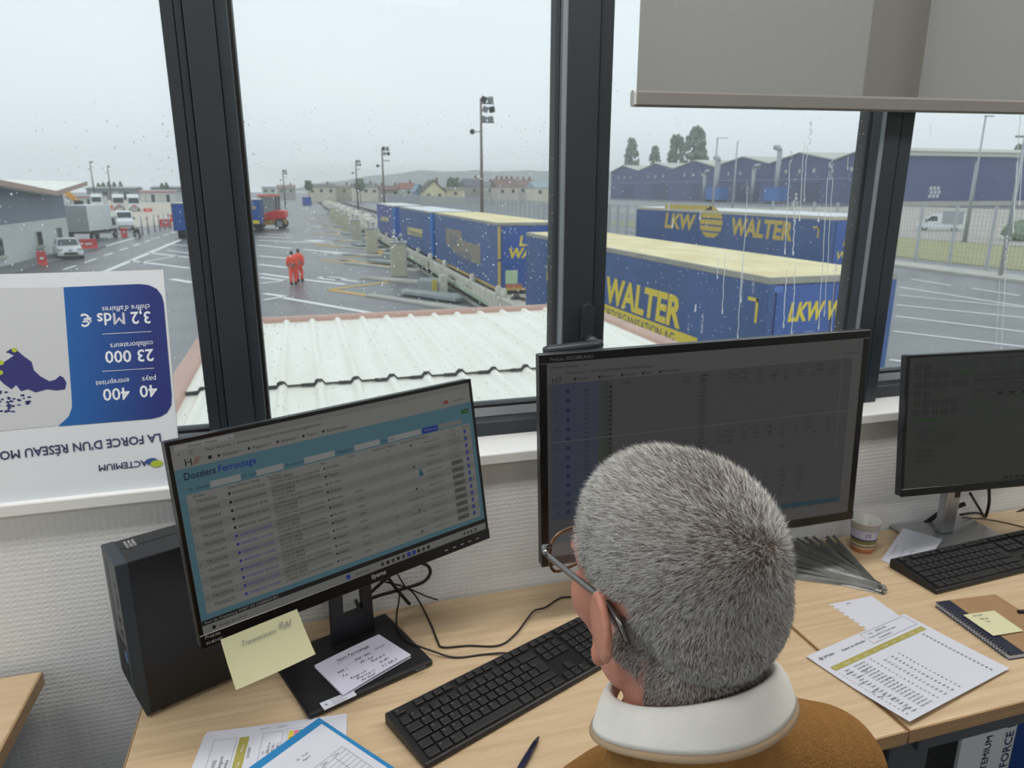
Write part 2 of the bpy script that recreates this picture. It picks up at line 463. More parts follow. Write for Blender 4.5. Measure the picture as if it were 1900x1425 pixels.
# middle mullion with the opening sash
tm_ = empty('trim_3', (0, 0, 0), kind='structure'); tm_['label'] = 'anthracite opening-sash mullion with window handle between the middle panes'
MXf = PY(1046, 540, 1.415).x
MXg = PY(1027, 540, 1.478).x
MXr = PY(1123, 540, 1.43).x
strip(1046, 1100, 540, 1.415, 1.462, 'sash_profile', M_frame, tm_)
strip(1101, 1123, 540, 1.430, 1.53, 'frame_profile', M_frame, tm_)
MB().box(MXf - .0025, MXf, 1.418, 1.441, SILL + .05, ZT).build('skylit_rebate_face', M_frame_lit, tm_)  # sash side face in pale grey, sky light put into its colour
MB().box(MXg, MXf + .02, 1.464, 1.52, SILL, ZT).build('gasket', M_gasket, tm_)
# right mullion
tr_ = empty('trim_4', (0, 0, 0), kind='structure'); tr_['label'] = 'anthracite window mullion behind the right edge of the large monitor'
RXf = PY(1650, 208, 1.415).x
RXg = PY(1620, 208, 1.478).x
strip(1650, 1676, 208, 1.415, 1.462, 'sash_profile', M_frame, tr_)
strip(1677, 1700, 208, 1.418, 1.53, 'frame_profile', M_frame, tr_)
MB().box(RXf - .0025, RXf, 1.418, 1.430, SILL + .05, ZT).build('skylit_rebate_face', M_frame_lit, tr_)  # left-facing sash side, daylight painted in as lighter grey
MB().box(RXg, RXf + .02, 1.464, 1.52, SILL, ZT).build('gasket', M_gasket, tr_)
RXr = PY(1700, 208, 1.418).x
# bottom rails
zg = PY(900, 752, 1.48).z; zf = PY(900, 783, 1.445).z
def rail(x0, x1, i):
    o = empty('trim_%d' % i, (0, 0, 0), kind='structure')
    MB().prism([(1.445, SILL), (1.53, SILL), (1.53, zg - .004), (1.472, zg - .004), (1.462, zf + .006), (1.449, zf), (1.445, zf - .003)], 'x', x0, x1).build('rail_profile', M_frame, o)
    MB().prism([(1.4635, zf + .0065), (1.4735, zg - .0035), (1.471, zg - .0025), (1.4615, zf + .0075)], 'x', x0, x1).build('skylit_glazing_bead', M_frame_lit, o)  # sloping rail top painted light for the daylight on it
    MB().box(x0, x1, 1.472, 1.50, zg - .004, zg + .003).build('gasket', M_gasket, o)
    o['label'] = ['', '', '', '', '', 'anthracite bottom rail of the window behind the leaning poster board', 'anthracite bottom rail of the window behind the left monitor', 'anthracite bottom rail of the window hidden by the large monitor', 'anthracite bottom rail of the window beside the rightmost monitor'][i]
rail(-2.2, LX0, 5); rail(LX1 - .012, MXg, 6); rail(MXr, RXg, 7); rail(RXr, 3.1, 8)
# outer frame on top (above the view)
tt = struct(MB().box(-2.2, 3.1, 1.44, 1.53, ZT - .05, ZT).build('trim_9', M_frame)); tt['label'] = 'anthracite top rail of the windows above the view'

PANES = [(-2.2, LX0 + .01), (LX1 - .012, MXg + .004), (MXr - .01, RXg + .004), (RXr - .01, 3.1)]
rainlab = ['rain-speckled window pane left of the wide mullion', 'rain-speckled window pane between the two left mullions', 'drip-streaked window pane behind the large monitor', 'drip-streaked window pane at the right edge']
def drops(i, x0, x1, z0, z1, n, rmin, rmax, drips):
    rg = random.Random(40 + i); mb = MB()
    for k in range(n):
        x, z = rg.uniform(x0, x1), rg.uniform(z0, z1)
        r = rmin + (rmax - rmin) * rg.random() ** 3
        el = rg.uniform(1, 1.5)
        ring = [(x + r * cos(a), GY + .0045, z + r * el * sin(a)) for a in (0, pi / 3, 2 * pi / 3, pi, 4 * pi / 3, 5 * pi / 3)]
        mb.add(ring + [(x, GY + .0045 + r * .6, z)], [(q, (q + 1) % 6, 6) for q in range(6)])
    for (px, p0, p1, wpx, kind) in drips:
        a = PY(px, p0, GY + .005); b = PY(px - (p1 - p0) * .06, p1, GY + .005)
        wd = wpx / 1317 * 1.55
        if kind == 's':                       # thin running streak ending in a drop
            pts = []; nn = 14
            for q in range(nn + 1):
                t = q / nn; p = a.lerp(b, t); pts.append((p.x + rg.uniform(-1, 1) * wd * .5, p.y, p.z))
            mb.tube(pts, [wd * .35] * nn + [wd * .9], 4)
            mb.ell(pts[-1], (wd * .8, .001, wd * 1.5), 6, 4)
        else:                                 # splash of many small beads
            for q in range(int((p1 - p0) * 1.3)):
                t = rg.random(); p = a.lerp(b, t); ww = wd * sin(pi * min(1, t * .75 + .15))
                mb.ell((p.x + rg.uniform(-.5, .5) * ww, p.y, p.z), (wd * .07 * rg.uniform(.5, 1.3), .0008, wd * .1 * rg.uniform(.6, 2.2)), 5, 3)
    return mb
DR3 = [(1505, 225, 268, 9, 'b'), (1498, 270, 372, 2.2, 's'), (1492, 262, 408, 2.2, 's'), (1469, 280, 302, 10, 'b'), (1466, 302, 470, 2.2, 's'), (1478, 358, 416, 13, 'b'), (1474, 416, 470, 3, 's'),
       (1543, 296, 332, 13, 'b'), (1545, 330, 585, 2.2, 's'), (1536, 328, 610, 2.2, 's'), (1574, 290, 312, 2.5, 's'), (1388, 335, 370, 7, 'b'), (1386, 368, 560, 2, 's'), (1398, 515, 545, 6, 'b'),
       (1346, 470, 580, 2.2, 's'), (1378, 470, 628, 2.2, 's'), (1304, 583, 620, 7, 'b'), (1278, 600, 618, 5, 'b'), (1333, 478, 515, 2, 's'), (1460, 500, 605, 3, 's'), (1476, 495, 620, 3, 's'), (1552, 490, 520, 9, 'b'), (1548, 520, 615, 2.5, 's'),
       (1291, 565, 575, 3, 's'), (1249, 405, 420, 2.5, 's'), (1300, 390, 405, 2.5, 's'), (1241, 378, 386, 2.5, 's'), (1520, 380, 410, 2.2, 's'), (1452, 505, 525, 4, 'b')]
DR4 = [(1728, 225, 258, 4, 'b'), (1869, 435, 510, 11, 'b'), (1866, 510, 650, 2.5, 's'), (1855, 520, 640, 2, 's'), (1893, 210, 430, 3, 's'), (1887, 300, 420, 2.5, 's'), (1788, 528, 545, 4, 'b'), (1898, 280, 380, 2.5, 's')]
for i, (x0, x1) in enumerate(PANES):
    w = empty('window_%d' % (i + 1), (0, 0, 0), kind='structure'); w['label'] = rainlab[i]
    MB().box(x0, x1, GY, GY + .004, zg - .003, ZT - .02).build('pane', M_glass, w)
    spec = [(-1.05, x1, 1.15, 1.75, 1700, .0005, .0020, []), (x0, x1, zg, 1.75, 2200, .0005, .0018, []), (x0, x1, zg + .05, 1.85, 1300, .0005, .0013, DR3), (x0, 2.2, zg, 1.85, 600, .0005, .0012, DR4)][i]
    r = stuff(drops(i, *spec).build('raindrops', M_drop, w)); r['label'] = ['fine rain specks on the glass', 'fine rain specks on the glass', 'long running drips and splashes on the glass', 'long running drips on the glass'][i]

# window handle on the middle sash
hx = (PY(1088, 640, 1.41).x)
wh = empty('window_handle', (hx, 1.415, PY(1085, 628, 1.41).z)); wh.parent = tm_
pl = [(cos(a) * .0145, .062 + sin(a) * .0145) for a in [i * pi / 10 for i in range(11)]] + [(cos(a) * .0145, -.030 + sin(a) * .0145) for a in [pi + i * pi / 10 for i in range(11)]]
MB().prism(pl, 'y', -.011, 0).build('backplate', M_frame, wh, bevel=.002)
hd = MB(); hd.tube([(0, -.01, -.002), (0, -.045, -.002)], .0125, 14)
hd.tube([(.014, -.052, -.004), (0, -.055, -.004), (-.03, -.056, -.006), (-.108, -.056, -.010), (-.116, -.056, -.0105)], [.0095, .0115, .0115, .0115, .008], 12)
hd.build('lever', M_frame, wh, smooth=True)

# ------------------------------------------------------------------ roller blind
BY = 1.385
bl0, bl1 = PY(1181, 168, BY), PY(1900, 187, BY)
slope = (bl1.z - bl0.z) / (bl1.x - bl0.x)
BX1 = 2.55
rb = empty('roller_blind', (bl0.x, BY, bl0.z), label='grey screen-fabric roller blind half lowered over the right windows', cat='blind')
b0 = MB(); zt = ZT - bl0.z
b0.add([(0, 0, 0), (BX1 - bl0.x, 0, slope * (BX1 - bl0.x)), (BX1 - bl0.x, 0, zt), (0, 0, zt)], [(0, 1, 2, 3)])
fb = b0.build('fabric', M_blind, rb)
M_bar = mat('blind_bar_grey', S(122, 120, 116), .5, var=.03)
zb = PY(1175, 198, BY).z - bl0.z
br = MB(); pr = [(-.007, zb + .004), (-.004, zb), (.004, zb), (.007, zb + .004), (.007, -.004), (.003, 0.0005), (-.003, 0.0005), (-.007, -.004)]
n = len(pr); xe = BX1 - bl0.x + .005
br.add([(-.003, p[0], p[1]) for p in pr] + [(xe, p[0], p[1] + slope * xe) for p in pr], [tuple(range(n))[::-1], tuple(range(n, 2 * n))] + [(i, (i + 1) % n, (i + 1) % n + n, i + n) for i in range(n)])
br.build('bottom_bar', M_bar, rb)
MB().prism([(p[0] * 1.15, p[1]) for p in pr], 'x', -.009, -.003).build('end_cap', mat('cap_light', S(196, 198, 198), .4), rb)
MB().cyl((-.02, 0, zt - .02), (xe + .02, 0, zt - .02), .02, 16).build('roller_tube', M_bar, rb, smooth=True)

# ------------------------------------------------------------------ desks
def desk(x0, x1, y0, y1, label, legs, name='office_desk'):
    t = empty(name, (x0, y0, 0), label=label, cat='desk')
    w, d = x1 - x0, y1 - y0
    MB().box(.0022, w - .0022, .0022, d, DESK - .026, DESK).build('desk_top', M_wood, t, bevel=.003)
    eb = MB(); eb.box(0, w, 0, .002, DESK - .026, DESK - .001); eb.box(0, .002, .002, d, DESK - .026, DESK - .001); eb.box(w - .002, w, .002, d, DESK - .026, DESK - .001)
    eb.build('edge_band', M_edge, t)
    MB().box(.06, w - .06, .03, .07, DESK - .086, DESK - .028).build('apron', M_steel, t, bevel=.004)
    MB().box(.06, w - .06, d - .07, d - .03, DESK - .086, DESK - .028).build('apron', M_steel, t, bevel=.004)
    for lx in legs:
        MB().box(lx - .045, lx + .045, .04, .10, .03, DESK - .028).build('leg', M_steel, t, bevel=.006)
        MB().box(lx - .045, lx + .045, d - .11, d - .05, .03, DESK - .028).build('leg', M_steel, t, bevel=.006)
        MB().box(lx - .045, lx + .045, .02, d - .02, 0, .03).build('foot', M_steel, t, bevel=.006)
    return t
desk(-.3225, .9015, .753, 1.350, 'light oak desk carrying the left monitor and the black desktop computer', (.07, 1.165))
desk(.9060, 2.13, .753, 1.350, 'light oak desk under the rightmost monitor and the printed vehicle list', (.055, 1.15))
desk(-1.72, -.517, .55, 1.327, 'light oak table corner at the bottom left with dark metal leg', (.08, 1.08), 'side_table')
# ------------------------------------------------------------------ desktop things
class Fr:
    # a flat frame: u to the right, v up, w out of the surface
    def __init__(s, o, ex, ey):
        s.o = Vector(o); s.x = Vector(ex).normalized(); s.y = Vector(ey).normalized(); s.n = s.x.cross(s.y).normalized()
    def P(s, u, v, w=0.0): return s.o + s.x * u + s.y * v + s.n * w
    def rect(s, mb, u0, u1, v0, v1, w):
        mb.quad(s.P(u0, v0, w), s.P(u1, v0, w), s.P(u1, v1, w), s.P(u0, v1, w))
    def box(s, mb, u0, u1, v0, v1, w0, w1):
        M = Matrix((s.x, s.y, s.n)).transposed().to_4x4(); M.translation = s.o
        mb.box(u0, u1, v0, v1, w0, w1, M)
    def frame(s, mb, u0, u1, v0, v1, t, w):
        s.rect(mb, u0, u1, v0, v0 + t, w); s.rect(mb, u0, u1, v1 - t, v1, w); s.rect(mb, u0, u0 + t, v0, v1, w); s.rect(mb, u1 - t, u1, v0, v1, w)
    def disc(s, mb, u, v, r, w, n=12, ry=None):
        mb.poly([s.P(u + r * cos(2 * pi * i / n), v + (ry or r) * sin(2 * pi * i / n), w) for i in range(n)])
    def text(s, mb, st, u, v, w, size, **k):
        return text(mb, st, s.P(u, v, w), s.x, s.y, size, **k)
    def rrect(s, mb, u0, u1, v0, v1, r, w, corners=(1, 1, 1, 1), n=7):
        pts = []
        for (cx, cy, a0, on) in ((u1 - r, v1 - r, 0, corners[0]), (u0 + r, v1 - r, pi / 2, corners[1]), (u0 + r, v0 + r, pi, corners[2]), (u1 - r, v0 + r, 1.5 * pi, corners[3])):
            if on: pts += [s.P(cx + r * cos(a0 + pi / 2 * i / n), cy + r * sin(a0 + pi / 2 * i / n), w) for i in range(n + 1)]
            else:
                pts.append(s.P(cx + r * (1 if a0 in (0, 1.5 * pi) else -1), cy + r * (1 if a0 in (0, pi / 2) else -1), w))
        mb.poly(pts)
def shifted(mb, t):
    L = t.location; mb.v = [(v[0] - L.x, v[1] - L.y, v[2] - L.z) for v in mb.v]; return mb
def B(mb, name, m, t, **k):
    return shifted(mb, t).build(name, m, t, **k)

def panel_frame(c, yaw, tilt, roll):
    ex = Vector((cos(yaw), sin(yaw), 0)); n = Vector((sin(yaw), -cos(yaw), 0))
    ez = Vector((0, 0, 1)) * cos(tilt) - n * sin(tilt)
    ex, ez = ex * cos(roll) + ez * sin(roll), ez * cos(roll) - ex * sin(roll)
    return Fr(c, ex, ez)
def monitor(name, label, c, yaw, tilt, roll, Wd, H, side, top, bot, scr_col, scr_e, base, basemat, neckmat, parts=None):
    fr = panel_frame(c, yaw, tilt, roll)
    bx, by, byaw, bw, bd = base
    t = empty(name, (bx, by, DESK), label=label, cat='monitor')
    mb = MB(); fr.box(mb, -Wd / 2, Wd / 2, -H / 2, H / 2, -.022, -.0012); B(mb, 'back_shell', M_dark, t, bevel=.003)
    mb = MB(); fr.box(mb, -Wd * .36, Wd * .36, -H * .36, H * .3, -.046, -.02); B(mb, 'rear_housing', M_black, t, bevel=.01)
    mb = MB()
    u0, u1, v0, v1 = -Wd / 2, Wd / 2, -H / 2, H / 2
    fr.box(mb, u0, u1, v1 - top, v1, -.004, 0); fr.box(mb, u0, u1, v0, v0 + bot, -.004, .0015)
    fr.box(mb, u0, u0 + side, v0 + bot, v1 - top, -.004, 0); fr.box(mb, u1 - side, u1, v0 + bot, v1 - top, -.004, 0)
    B(mb, 'bezel', M_gloss if not parts else parts, t, bevel=.0006, seg=1)
    mb = MB(); fr.rect(mb, u0 + side, u1 - side, v0 + bot, v1 - top, -.0008)
    scr = B(mb, 'screen', screen_mat(name + label[:9] + '_panel', scr_col, scr_e), t)
    # stand
    B_ = Matrix.Translation((0, 0, 0)) @ Matrix.Rotation(byaw, 4, 'Z')
    MB().box(-bw / 2, bw / 2, -bd / 2, bd / 2, 0, .013, B_).build('base', basemat, t, bevel=.006, seg=3)
    return t, fr, scr, (u0 + side, u1 - side, v0 + bot, v1 - top)

# ---- left monitor
LY_, LT_ = radians(23.4), radians(9.5)
LC = Vector((.0525, 1.1325, 1.60 - .5005))
tL, fL, sL, (su0, su1, sv0, sv1) = monitor('computer_monitor', 'black monitor showing a blue and white table with a yellow note stuck below', LC, LY_, LT_, radians(.2), .541, .315, .0065, .0065, .021,
    (.78, .78, .73, 1), .125, (.034, 1.186, radians(20.5), .242, .195), M_black, M_black)
# neck of the stand, with its cable hole
_nb = Vector((.038, 1.262, DESK + .012))
nx, ny = Vector((cos(LY_), sin(LY_), 0)), Vector((-sin(LY_), cos(LY_), 0))
fn = Fr(_nb, nx, Vector((0, 0, 1)))
mb = MB()
pts_out = [(-.043, 0), (.047, 0), (.041, .30), (-.037, .30)]
hole = [(-.017, .055), (.024, .055), (.022, .105), (-.016, .105)]
for w0, w1 in ((0.0, .012),):
    o8 = [fn.P(u, v, w) for w in (w0, w1) for u, v in pts_out + hole]
    F = []
    for k in range(4):
        j = (k + 1) % 4
        F += [(k, j, j + 4, k + 4), (8 + k, 8 + k + 4, 8 + j + 4, 8 + j), (k, 8 + k, 8 + j, j), (4 + k, 4 + j, 12 + j, 12 + k)]
    mb.add(o8, F)
B(mb, 'neck', M_dark, tL, bevel=.003)
mb = MB(); mb.bar(fn.P(0, .29, .012), LC - fL.n * .04, .08, .09); B(mb, 'pivot', M_dark, tL, bevel=.004)
# printed things on the bezel
WD, HT = su1 - su0, sv1 - sv0
def sc(fr, mb, u, v, du, dv, w=.0004):   # rectangle in screen fractions from top left
    x0 = su0 + u * WD; y1 = sv1 - v * HT
    fr.rect(mb, x0, x0 + du * WD, y1 - dv * HT, y1, w - .0006)
def st(fr, mb, s, u, v, size, **k):      # text, baseline at v
    fr.text(mb, s, su0 + u * WD, sv1 - v * HT, .0002, size * HT, **k)
LAY = {}
def lay(key, fr=None):
    return LAY.setdefault(key, MB())
c_grey = screen_mat('lcd_grey', (.70, .70, .66, 1), .115); c_cyan = screen_mat('lcd_cyan', (.20, .48, .60, 1), .155); c_cyan2 = screen_mat('lcd_deep_cyan', (.07, .30, .42, 1), .15)
c_txt = screen_mat('lcd_dark_text', (.02, .02, .03, 1), .03); c_mid = screen_mat('lcd_grey_text', (.16, .16, .16, 1), .07); c_blue = screen_mat('lcd_blue', (.012, .05, .50, 1), .22)
c_white = screen_mat('lcd_white', (.80, .82, .80, 1), .155); c_btn = screen_mat('lcd_button', (.40, .40, .38, 1), .095); c_green = screen_mat('lcd_green', (.03, .28, .06, 1), .12); c_red = screen_mat('lcd_red', (.65, .06, .04, 1), .16)
c_navy = screen_mat('lcd_navy', (.01, .03, .14, 1), .12); c_black = screen_mat('lcd_black', (.004, .004, .006, 1), .03); c_org = screen_mat('lcd_orange', (.6, .16, .05, 1), .14)
sc(fL, lay('g'), 0, 0, 1, .032); 
g2 = MB()
sc(fL, lay('w'), .01, .006, .16, .026, .0003)
st(fL, lay('t'), 'Dossiers - Pivotale', .045, .026, .019); st(fL, lay('t'), '×' if False else 'x', .155, .026, .02)
st(fL, lay('t'), 'Non sécurisé', .088, .062, .024); st(fL, lay('t'), '|  varmou.cherbourgport.fr/dossier/ferroutageliste.html', .165, .062, .022)
st(fL, lay('t'), 'C', .045, .062, .028); st(fL, lay('t'), '<', .015, .062, .024)
# logo
st(fL, lay('t'), 'H', .028, .118, .055, bold=False)
for k in range(4):
    p = [fL.P(su0 + WD * (.048 + .004 * k), sv1 - HT * (.118 - .002), .0001), fL.P(su0 + WD * (.062 + .004 * k), sv1 - HT * (.078 + .002 * k), .0001)]
    stroke(lay('o'), p, fL.n, .0009)
for u, s in ((.115, 'Dossiers ▾'), (.200, 'Rapports ▾'), (.285, 'Activités ▾'), (.365, 'Tiers ▾'), (.430, 'Paramétrage ▾')):
    st(fL, lay('t'), s, u + .016, .108, .024)
    fL.disc(lay('t'), su0 + WD * (u + .006), sv1 - HT * .1, .0022, -.0002)
sc(fL, lay('t'), .092, .09, .010, .018)
sc(fL, lay('r'), .885, .083, .018, .020); st(fL, lay('t'), 'mboutolini', .925, .10, .018); st(fL, lay('w'), '4', .891, .099, .016)
# cyan header band
sc(fL, lay('c'), 0, .128, 1, .135, .0002)
sc(fL, lay('c'), 0, .263, .018, .655, .0002); sc(fL, lay('c'), 0, .9, 1, .028, .0002); sc(fL, lay('c'), .985, .263, .015, .64, .0002)
st(fL, lay('n'), 'Dossiers', .020, .186, .052, sx=.86, bold=True); st(fL, lay('b'), 'Ferroutage', .112, .186, .052, sx=.86, bold=True)
st(fL, lay('n'), 'N° Dossier', .028, .246, .022); sc(fL, lay('w'), .085, .222, .085, .034); st(fL, lay('n'), 'N° train', .175, .246, .022); sc(fL, lay('w'), .215, .222, .082, .034)
st(fL, lay('n'), 'Provenance', .305, .246, .022); sc(fL, lay('w'), .362, .222, .100, .034); st(fL, lay('n'), 'Destination', .47, .246, .022); sc(fL, lay('w'), .53, .222, .092, .034)
st(fL, lay('n'), 'Etat', .63, .246, .022); sc(fL, lay('w'), .652, .222, .128, .034); st(fL, lay('t'), 'Tous', .656, .246, .02)
sc(fL, lay('b'), .786, .222, .062, .036); st(fL, lay('w'), 'Rechercher', .795, .246, .019); sc(fL, lay('g'), .852, .224, .10, .030)
sc(fL, lay('gr'), .952, .165, .034, .028); st(fL, lay('w'), '+ Créer', .957, .186, .016)
# table
for u, s in ((.03, 'Dossier'), (.125, 'Date / Prévue / Réelle'), (.238, 'Port Dest'), (.405, 'Sens'), (.499, 'Code'), (.585, 'Nombre de Wagons'), (.69, 'Commande TAF'), (.76, 'Modifié le'), (.895, 'Etat'), (.945, 'Actions')):
    st(fL, lay('t'), s, u + .005, .285, .019)
rg = random.Random(5)
ids = [241, 256, 254, 260, 255, 230, 244, 240, 246, 237, 236, 226, 239]
for k, idn in enumerate(ids):
    v = .318 + k * .0462
    if k % 2: sc(fL, lay('g'), .018, v - .030, .967, .0462, .0001)
    st(fL, lay('m'), 'TR250%d' % idn, .040, v, .026); st(fL, lay('m'), str(k + 1), .022, v, .015)
    key = 't' if k < 5 else 'b'
    sc(fL, lay(key), .128, v - .014, .007, .014); st(fL, lay('t' if k < 5 else 'b'), '%02d/06/2025 %02d:%02d:00' % (rg.randint(1, 9), rg.randint(4, 19), rg.choice((0, 15, 30))), .14, v, .021)
    a, b_ = ('MOUGUERRE', 'CHERBOURG-EN-COTENTIN') if k % 2 == 0 else ('CHERBOURG-EN-COTENTIN', 'MOUGUERRE')
    st(fL, lay('t' if k % 2 == 0 else 'm'), a, .25, v - .016, .022); st(fL, lay('m' if k % 2 == 0 else 't'), b_, .25, v + .006, .022)
    sc(fL, lay('t' if k % 2 else 'm'), .418, v - .011, .008, .010); st(fL, lay('t' if k % 2 else 'm'), 'Départ' if k % 2 else 'Arrivée', .429, v, .024)
    if k > 3: st(fL, lay('m'), '52%d0' % rg.randint(40, 49), .513, v, .02)
    st(fL, lay('m'), str(rg.randint(6, 20)), .64, v - .004, .02)
    st(fL, lay('m'), '/', .73, v - .004, .02) if k % 3 else fL.disc(lay('m'), su0 + WD * .735, sv1 - HT * (v - .008), .0022, -.0002)
    st(fL, lay('m'), '%02d/06/2025 %02d:%02d' % (rg.randint(1, 9), rg.randint(4, 19), rg.randint(10, 59)), .785, v, .016)
    if k > 5: st(fL, lay('m'), '%02d/06/2025 15:%02d' % (rg.randint(1, 9), rg.randint(10, 59)), .70, v + .010, .015)
    if k < 4: fL.frame(lay('m'), su0 + WD * .885, su0 + WD * .935, sv1 - HT * (v + .008), sv1 - HT * (v - .022), .0004, -.0003)
    else: sc(fL, lay('d'), .885, v - .022, .05, .030)
    st(fL, lay('t'), 'Fermé' if k > 3 else 'Ouvert', .895, v - .002, .016)
    sc(fL, lay('b'), .953, v - .020, .010, .024); st(fL, lay('w'), '+', .9555, v - .003, .016)
# hand cursor
mb = lay('c2'); fL.box(mb, su0 + WD * .755, su0 + WD * .763, sv1 - HT * .505, sv1 - HT * .47, -.0003, .0001); fL.box(mb, su0 + WD * .752, su0 + WD * .768, sv1 - HT * .515, sv1 - HT * .492, -.0003, .0001)
sc(fL, lay('k'), 0, .928, 1, .027, .0004); st(fL, lay('w'), 'Port de Cherbourg. PORT DE CHERBOURG', .008, .9485, .021)
sc(fL, lay('g'), 0, .957, 1, .043, .0004)
fL.disc(lay('t'), su0 + WD * .03, sv1 - HT * .978, .003, .0001); st(fL, lay('t'), 'En ligne dans 45 min', .045, .985, .018)
for k, u in enumerate((.44, .46, .565, .585, .605, .625, .645, .665, .685, .705, .725, .745)):
    if k == 1: st(fL, lay('t'), 'Rechercher', u + .012, .986, .02)
    elif k in (0, 7, 8): sc(fL, lay('b'), u, .966, .014, .026, .0006)
    else: sc(fL, lay('t' if k % 2 else 'm'), u, .968, .011, .022, .0006)
for k, u in enumerate((.90, .915, .93, .95)): sc(fL, lay('m'), u, .97, .008, .018, .0006)
for key, m_, nm in (('g', c_grey, 'screen_grey_fields'), ('c', c_cyan, 'screen_cyan_bands'), ('w', c_white, 'screen_white_fields'), ('t', c_txt, 'screen_dark_text'), ('m', c_mid, 'screen_grey_text'), ('b', c_blue, 'screen_blue_marks'),
                    ('n', c_navy, 'screen_heading'), ('d', c_btn, 'screen_buttons'), ('gr', c_green, 'screen_green_button'), ('r', c_red, 'screen_red_badge'), ('k', c_black, 'screen_ticker_bar'), ('o', c_org, 'screen_logo_strokes'), ('c2', c_cyan2, 'screen_cursor')):
    shifted(LAY[key], tL).build(nm, m_, sL)
# draw order: lift the small things above the bands
for o in bpy.data.objects:
    if o.parent == sL:
        k = {'screen_grey_fields': 0, 'screen_cyan_bands': .00005, 'screen_buttons': .0001, 'screen_ticker_bar': .0001, 'screen_white_fields': .00025}.get(o.name.split('.')[0], .0004)
        o.location = fL.n * (k + .0003)
mb = MB(); fL.text(mb, 'iiyama', .012, -.1555 + .007, .002, .0115, bold=True, shear=.15)
fL.text(mb, 'ProLite', -.264, -.1435, .002, .0075, shear=.2); fL.text(mb, 'XUB2492', -.264, -.1525, .002, .0062, shear=.2)
for k in range(5): fL.rect(mb, .165 + k * .018, .172 + k * .018, -.149, -.1475, .002)
B(mb, 'bezel_lettering', mat('bezel_print', S(150, 152, 154), .5), tL)

# ---- big middle monitor
CC = Vector((.773, 1.193, 1.60 - .502))
tC, fC, sC, (cu0, cu1, cv0, cv1) = monitor('computer_monitor', 'largest monitor with a dim dark screen behind the man', CC, radians(-.8), radians(2.1), radians(.75), .731, .427, .0155, .0165, .019,
    (.44, .44, .46, 1), .068, (.77, 1.235, 0, .28, .2), M_black, M_black)
mb = MB(); mb.box(.74, .80, 1.232, 1.252, DESK + .01, 1.12); B(mb, 'neck', M_dark, tC, bevel=.004)
CW, CH = cu1 - cu0, cv1 - cv0
def cs(mb, u, v, du, dv, w=-.0004): fC.rect(mb, cu0 + u * CW, cu0 + (u + du) * CW, cv1 - (v + dv) * CH, cv1 - v * CH, w)
def ct(mb, s, u, v, size, **k): fC.text(mb, s, cu0 + u * CW, cv1 - v * CH, 0.0, size * CH, **k)
d_blue = screen_mat('lcd_dim_blue', (.26, .32, .50, 1), .078); d_green = screen_mat('lcd_dim_green', (.30, .36, .32, 1), .068); d_txt = screen_mat('lcd_dim_text', (.08, .08, .09, 1), .04); d_line = screen_mat('lcd_dim_line', (.6, .6, .58, 1), .11)
d_cyan = screen_mat('lcd_dim_cyan', (.05, .30, .40, 1), .09); d_grey = screen_mat('lcd_dim_bar', (.55, .54, .53, 1), .078); d_ink = screen_mat('lcd_dim_blue_dot', (.03, .06, .30, 1), .12)
L2 = {k: MB() for k in ('bar', 'blue', 'green', 'txt', 'line', 'cyan', 'dot')}
cs(L2['bar'], 0, 0, 1, .105); cs(L2['bar'], .965, .105, .035, .84); cs(L2['bar'], 0, .93, 1, .07)
cs(L2['blue'], .012, .105, .135, .7); cs(L2['green'], .147, .105, .042, .62)
cs(L2['cyan'], .012, .9, .953, .022)
cs(L2['line'], .012, .395, .953, .0025, -.0002); cs(L2['line'], .93, .11, .0012, .5, -.0002)
ct(L2['txt'], 'Dossiers - Pivotale       x   +', .01, .028, .018); ct(L2['txt'], 'Non sécurisé  |  varmou.cherbourgport.fr/planning/ferroutage', .055, .06, .018)
ct(L2['txt'], 'H7', .013, .1, .04)
for u, s in ((.085, 'Dossiers ▾'), (.155, 'Rapports ▾'), (.222, 'Activités ▾'), (.285, 'Tiers ▾'), (.335, 'Paramétrage ▾')): ct(L2['txt'], s, u, .092, .018); fC.disc(L2['txt'], cu0 + CW * (u - .006), cv1 - CH * .087, .003, 0)
ct(L2['txt'], 'FR  mboutolini', .93, .08, .016)
rg = random.Random(9)
for k in range(14):
    v = .15 + k * .048
    ct(L2['txt'], str(rg.randint(1, 30)), .022, v, .016); fC.disc(L2['dot'], cu0 + CW * .058, cv1 - CH * (v - .006), .0042, 0)
    for j in range(2): ct(L2['txt'], 'train', .105, v + .024 * j, .015); ct(L2['txt'], '%d' % rg.randint(10, 20), .163, v + .024 * j, .016); cs(L2['txt'], .178, v - .012 + .024 * j, .008, .010, 0)
for v, n in ((.16, 2), (.2, 0), (.44, 3), (.47, 4), (.5, 3), (.53, 3), (.56, 2), (.13, 7), (.155, 6)):
    for k in range(n):
        ct(L2['txt'], rg.choice(('52450', 'wagons', 'arrivée', '12:30', 'C250')), .20 + .0 * k + rg.choice((.02, .2, .26, .34, .38, .42, .48, .53, .58, .64, .7)), v, .014)
for k in range(30): ct(L2['txt'], '250%02d' % k, .455, .13 + .018 * k, .014)
for v in (.14, .16, .18, .43, .45, .47, .49):
    for u in (.52, .56, .60, .64, .69, .73, .78, .82, .89): ct(L2['txt'], rg.choice(('Ouvert', 'quai', '07:45', 'prêt')), u, v, .012)
for v in (.70, .73, .76, .79, .82):
    for u in (.62, .68, .74, .8): ct(L2['txt'], rg.choice(('52450', 'train', '12:30')), u, v, .014)
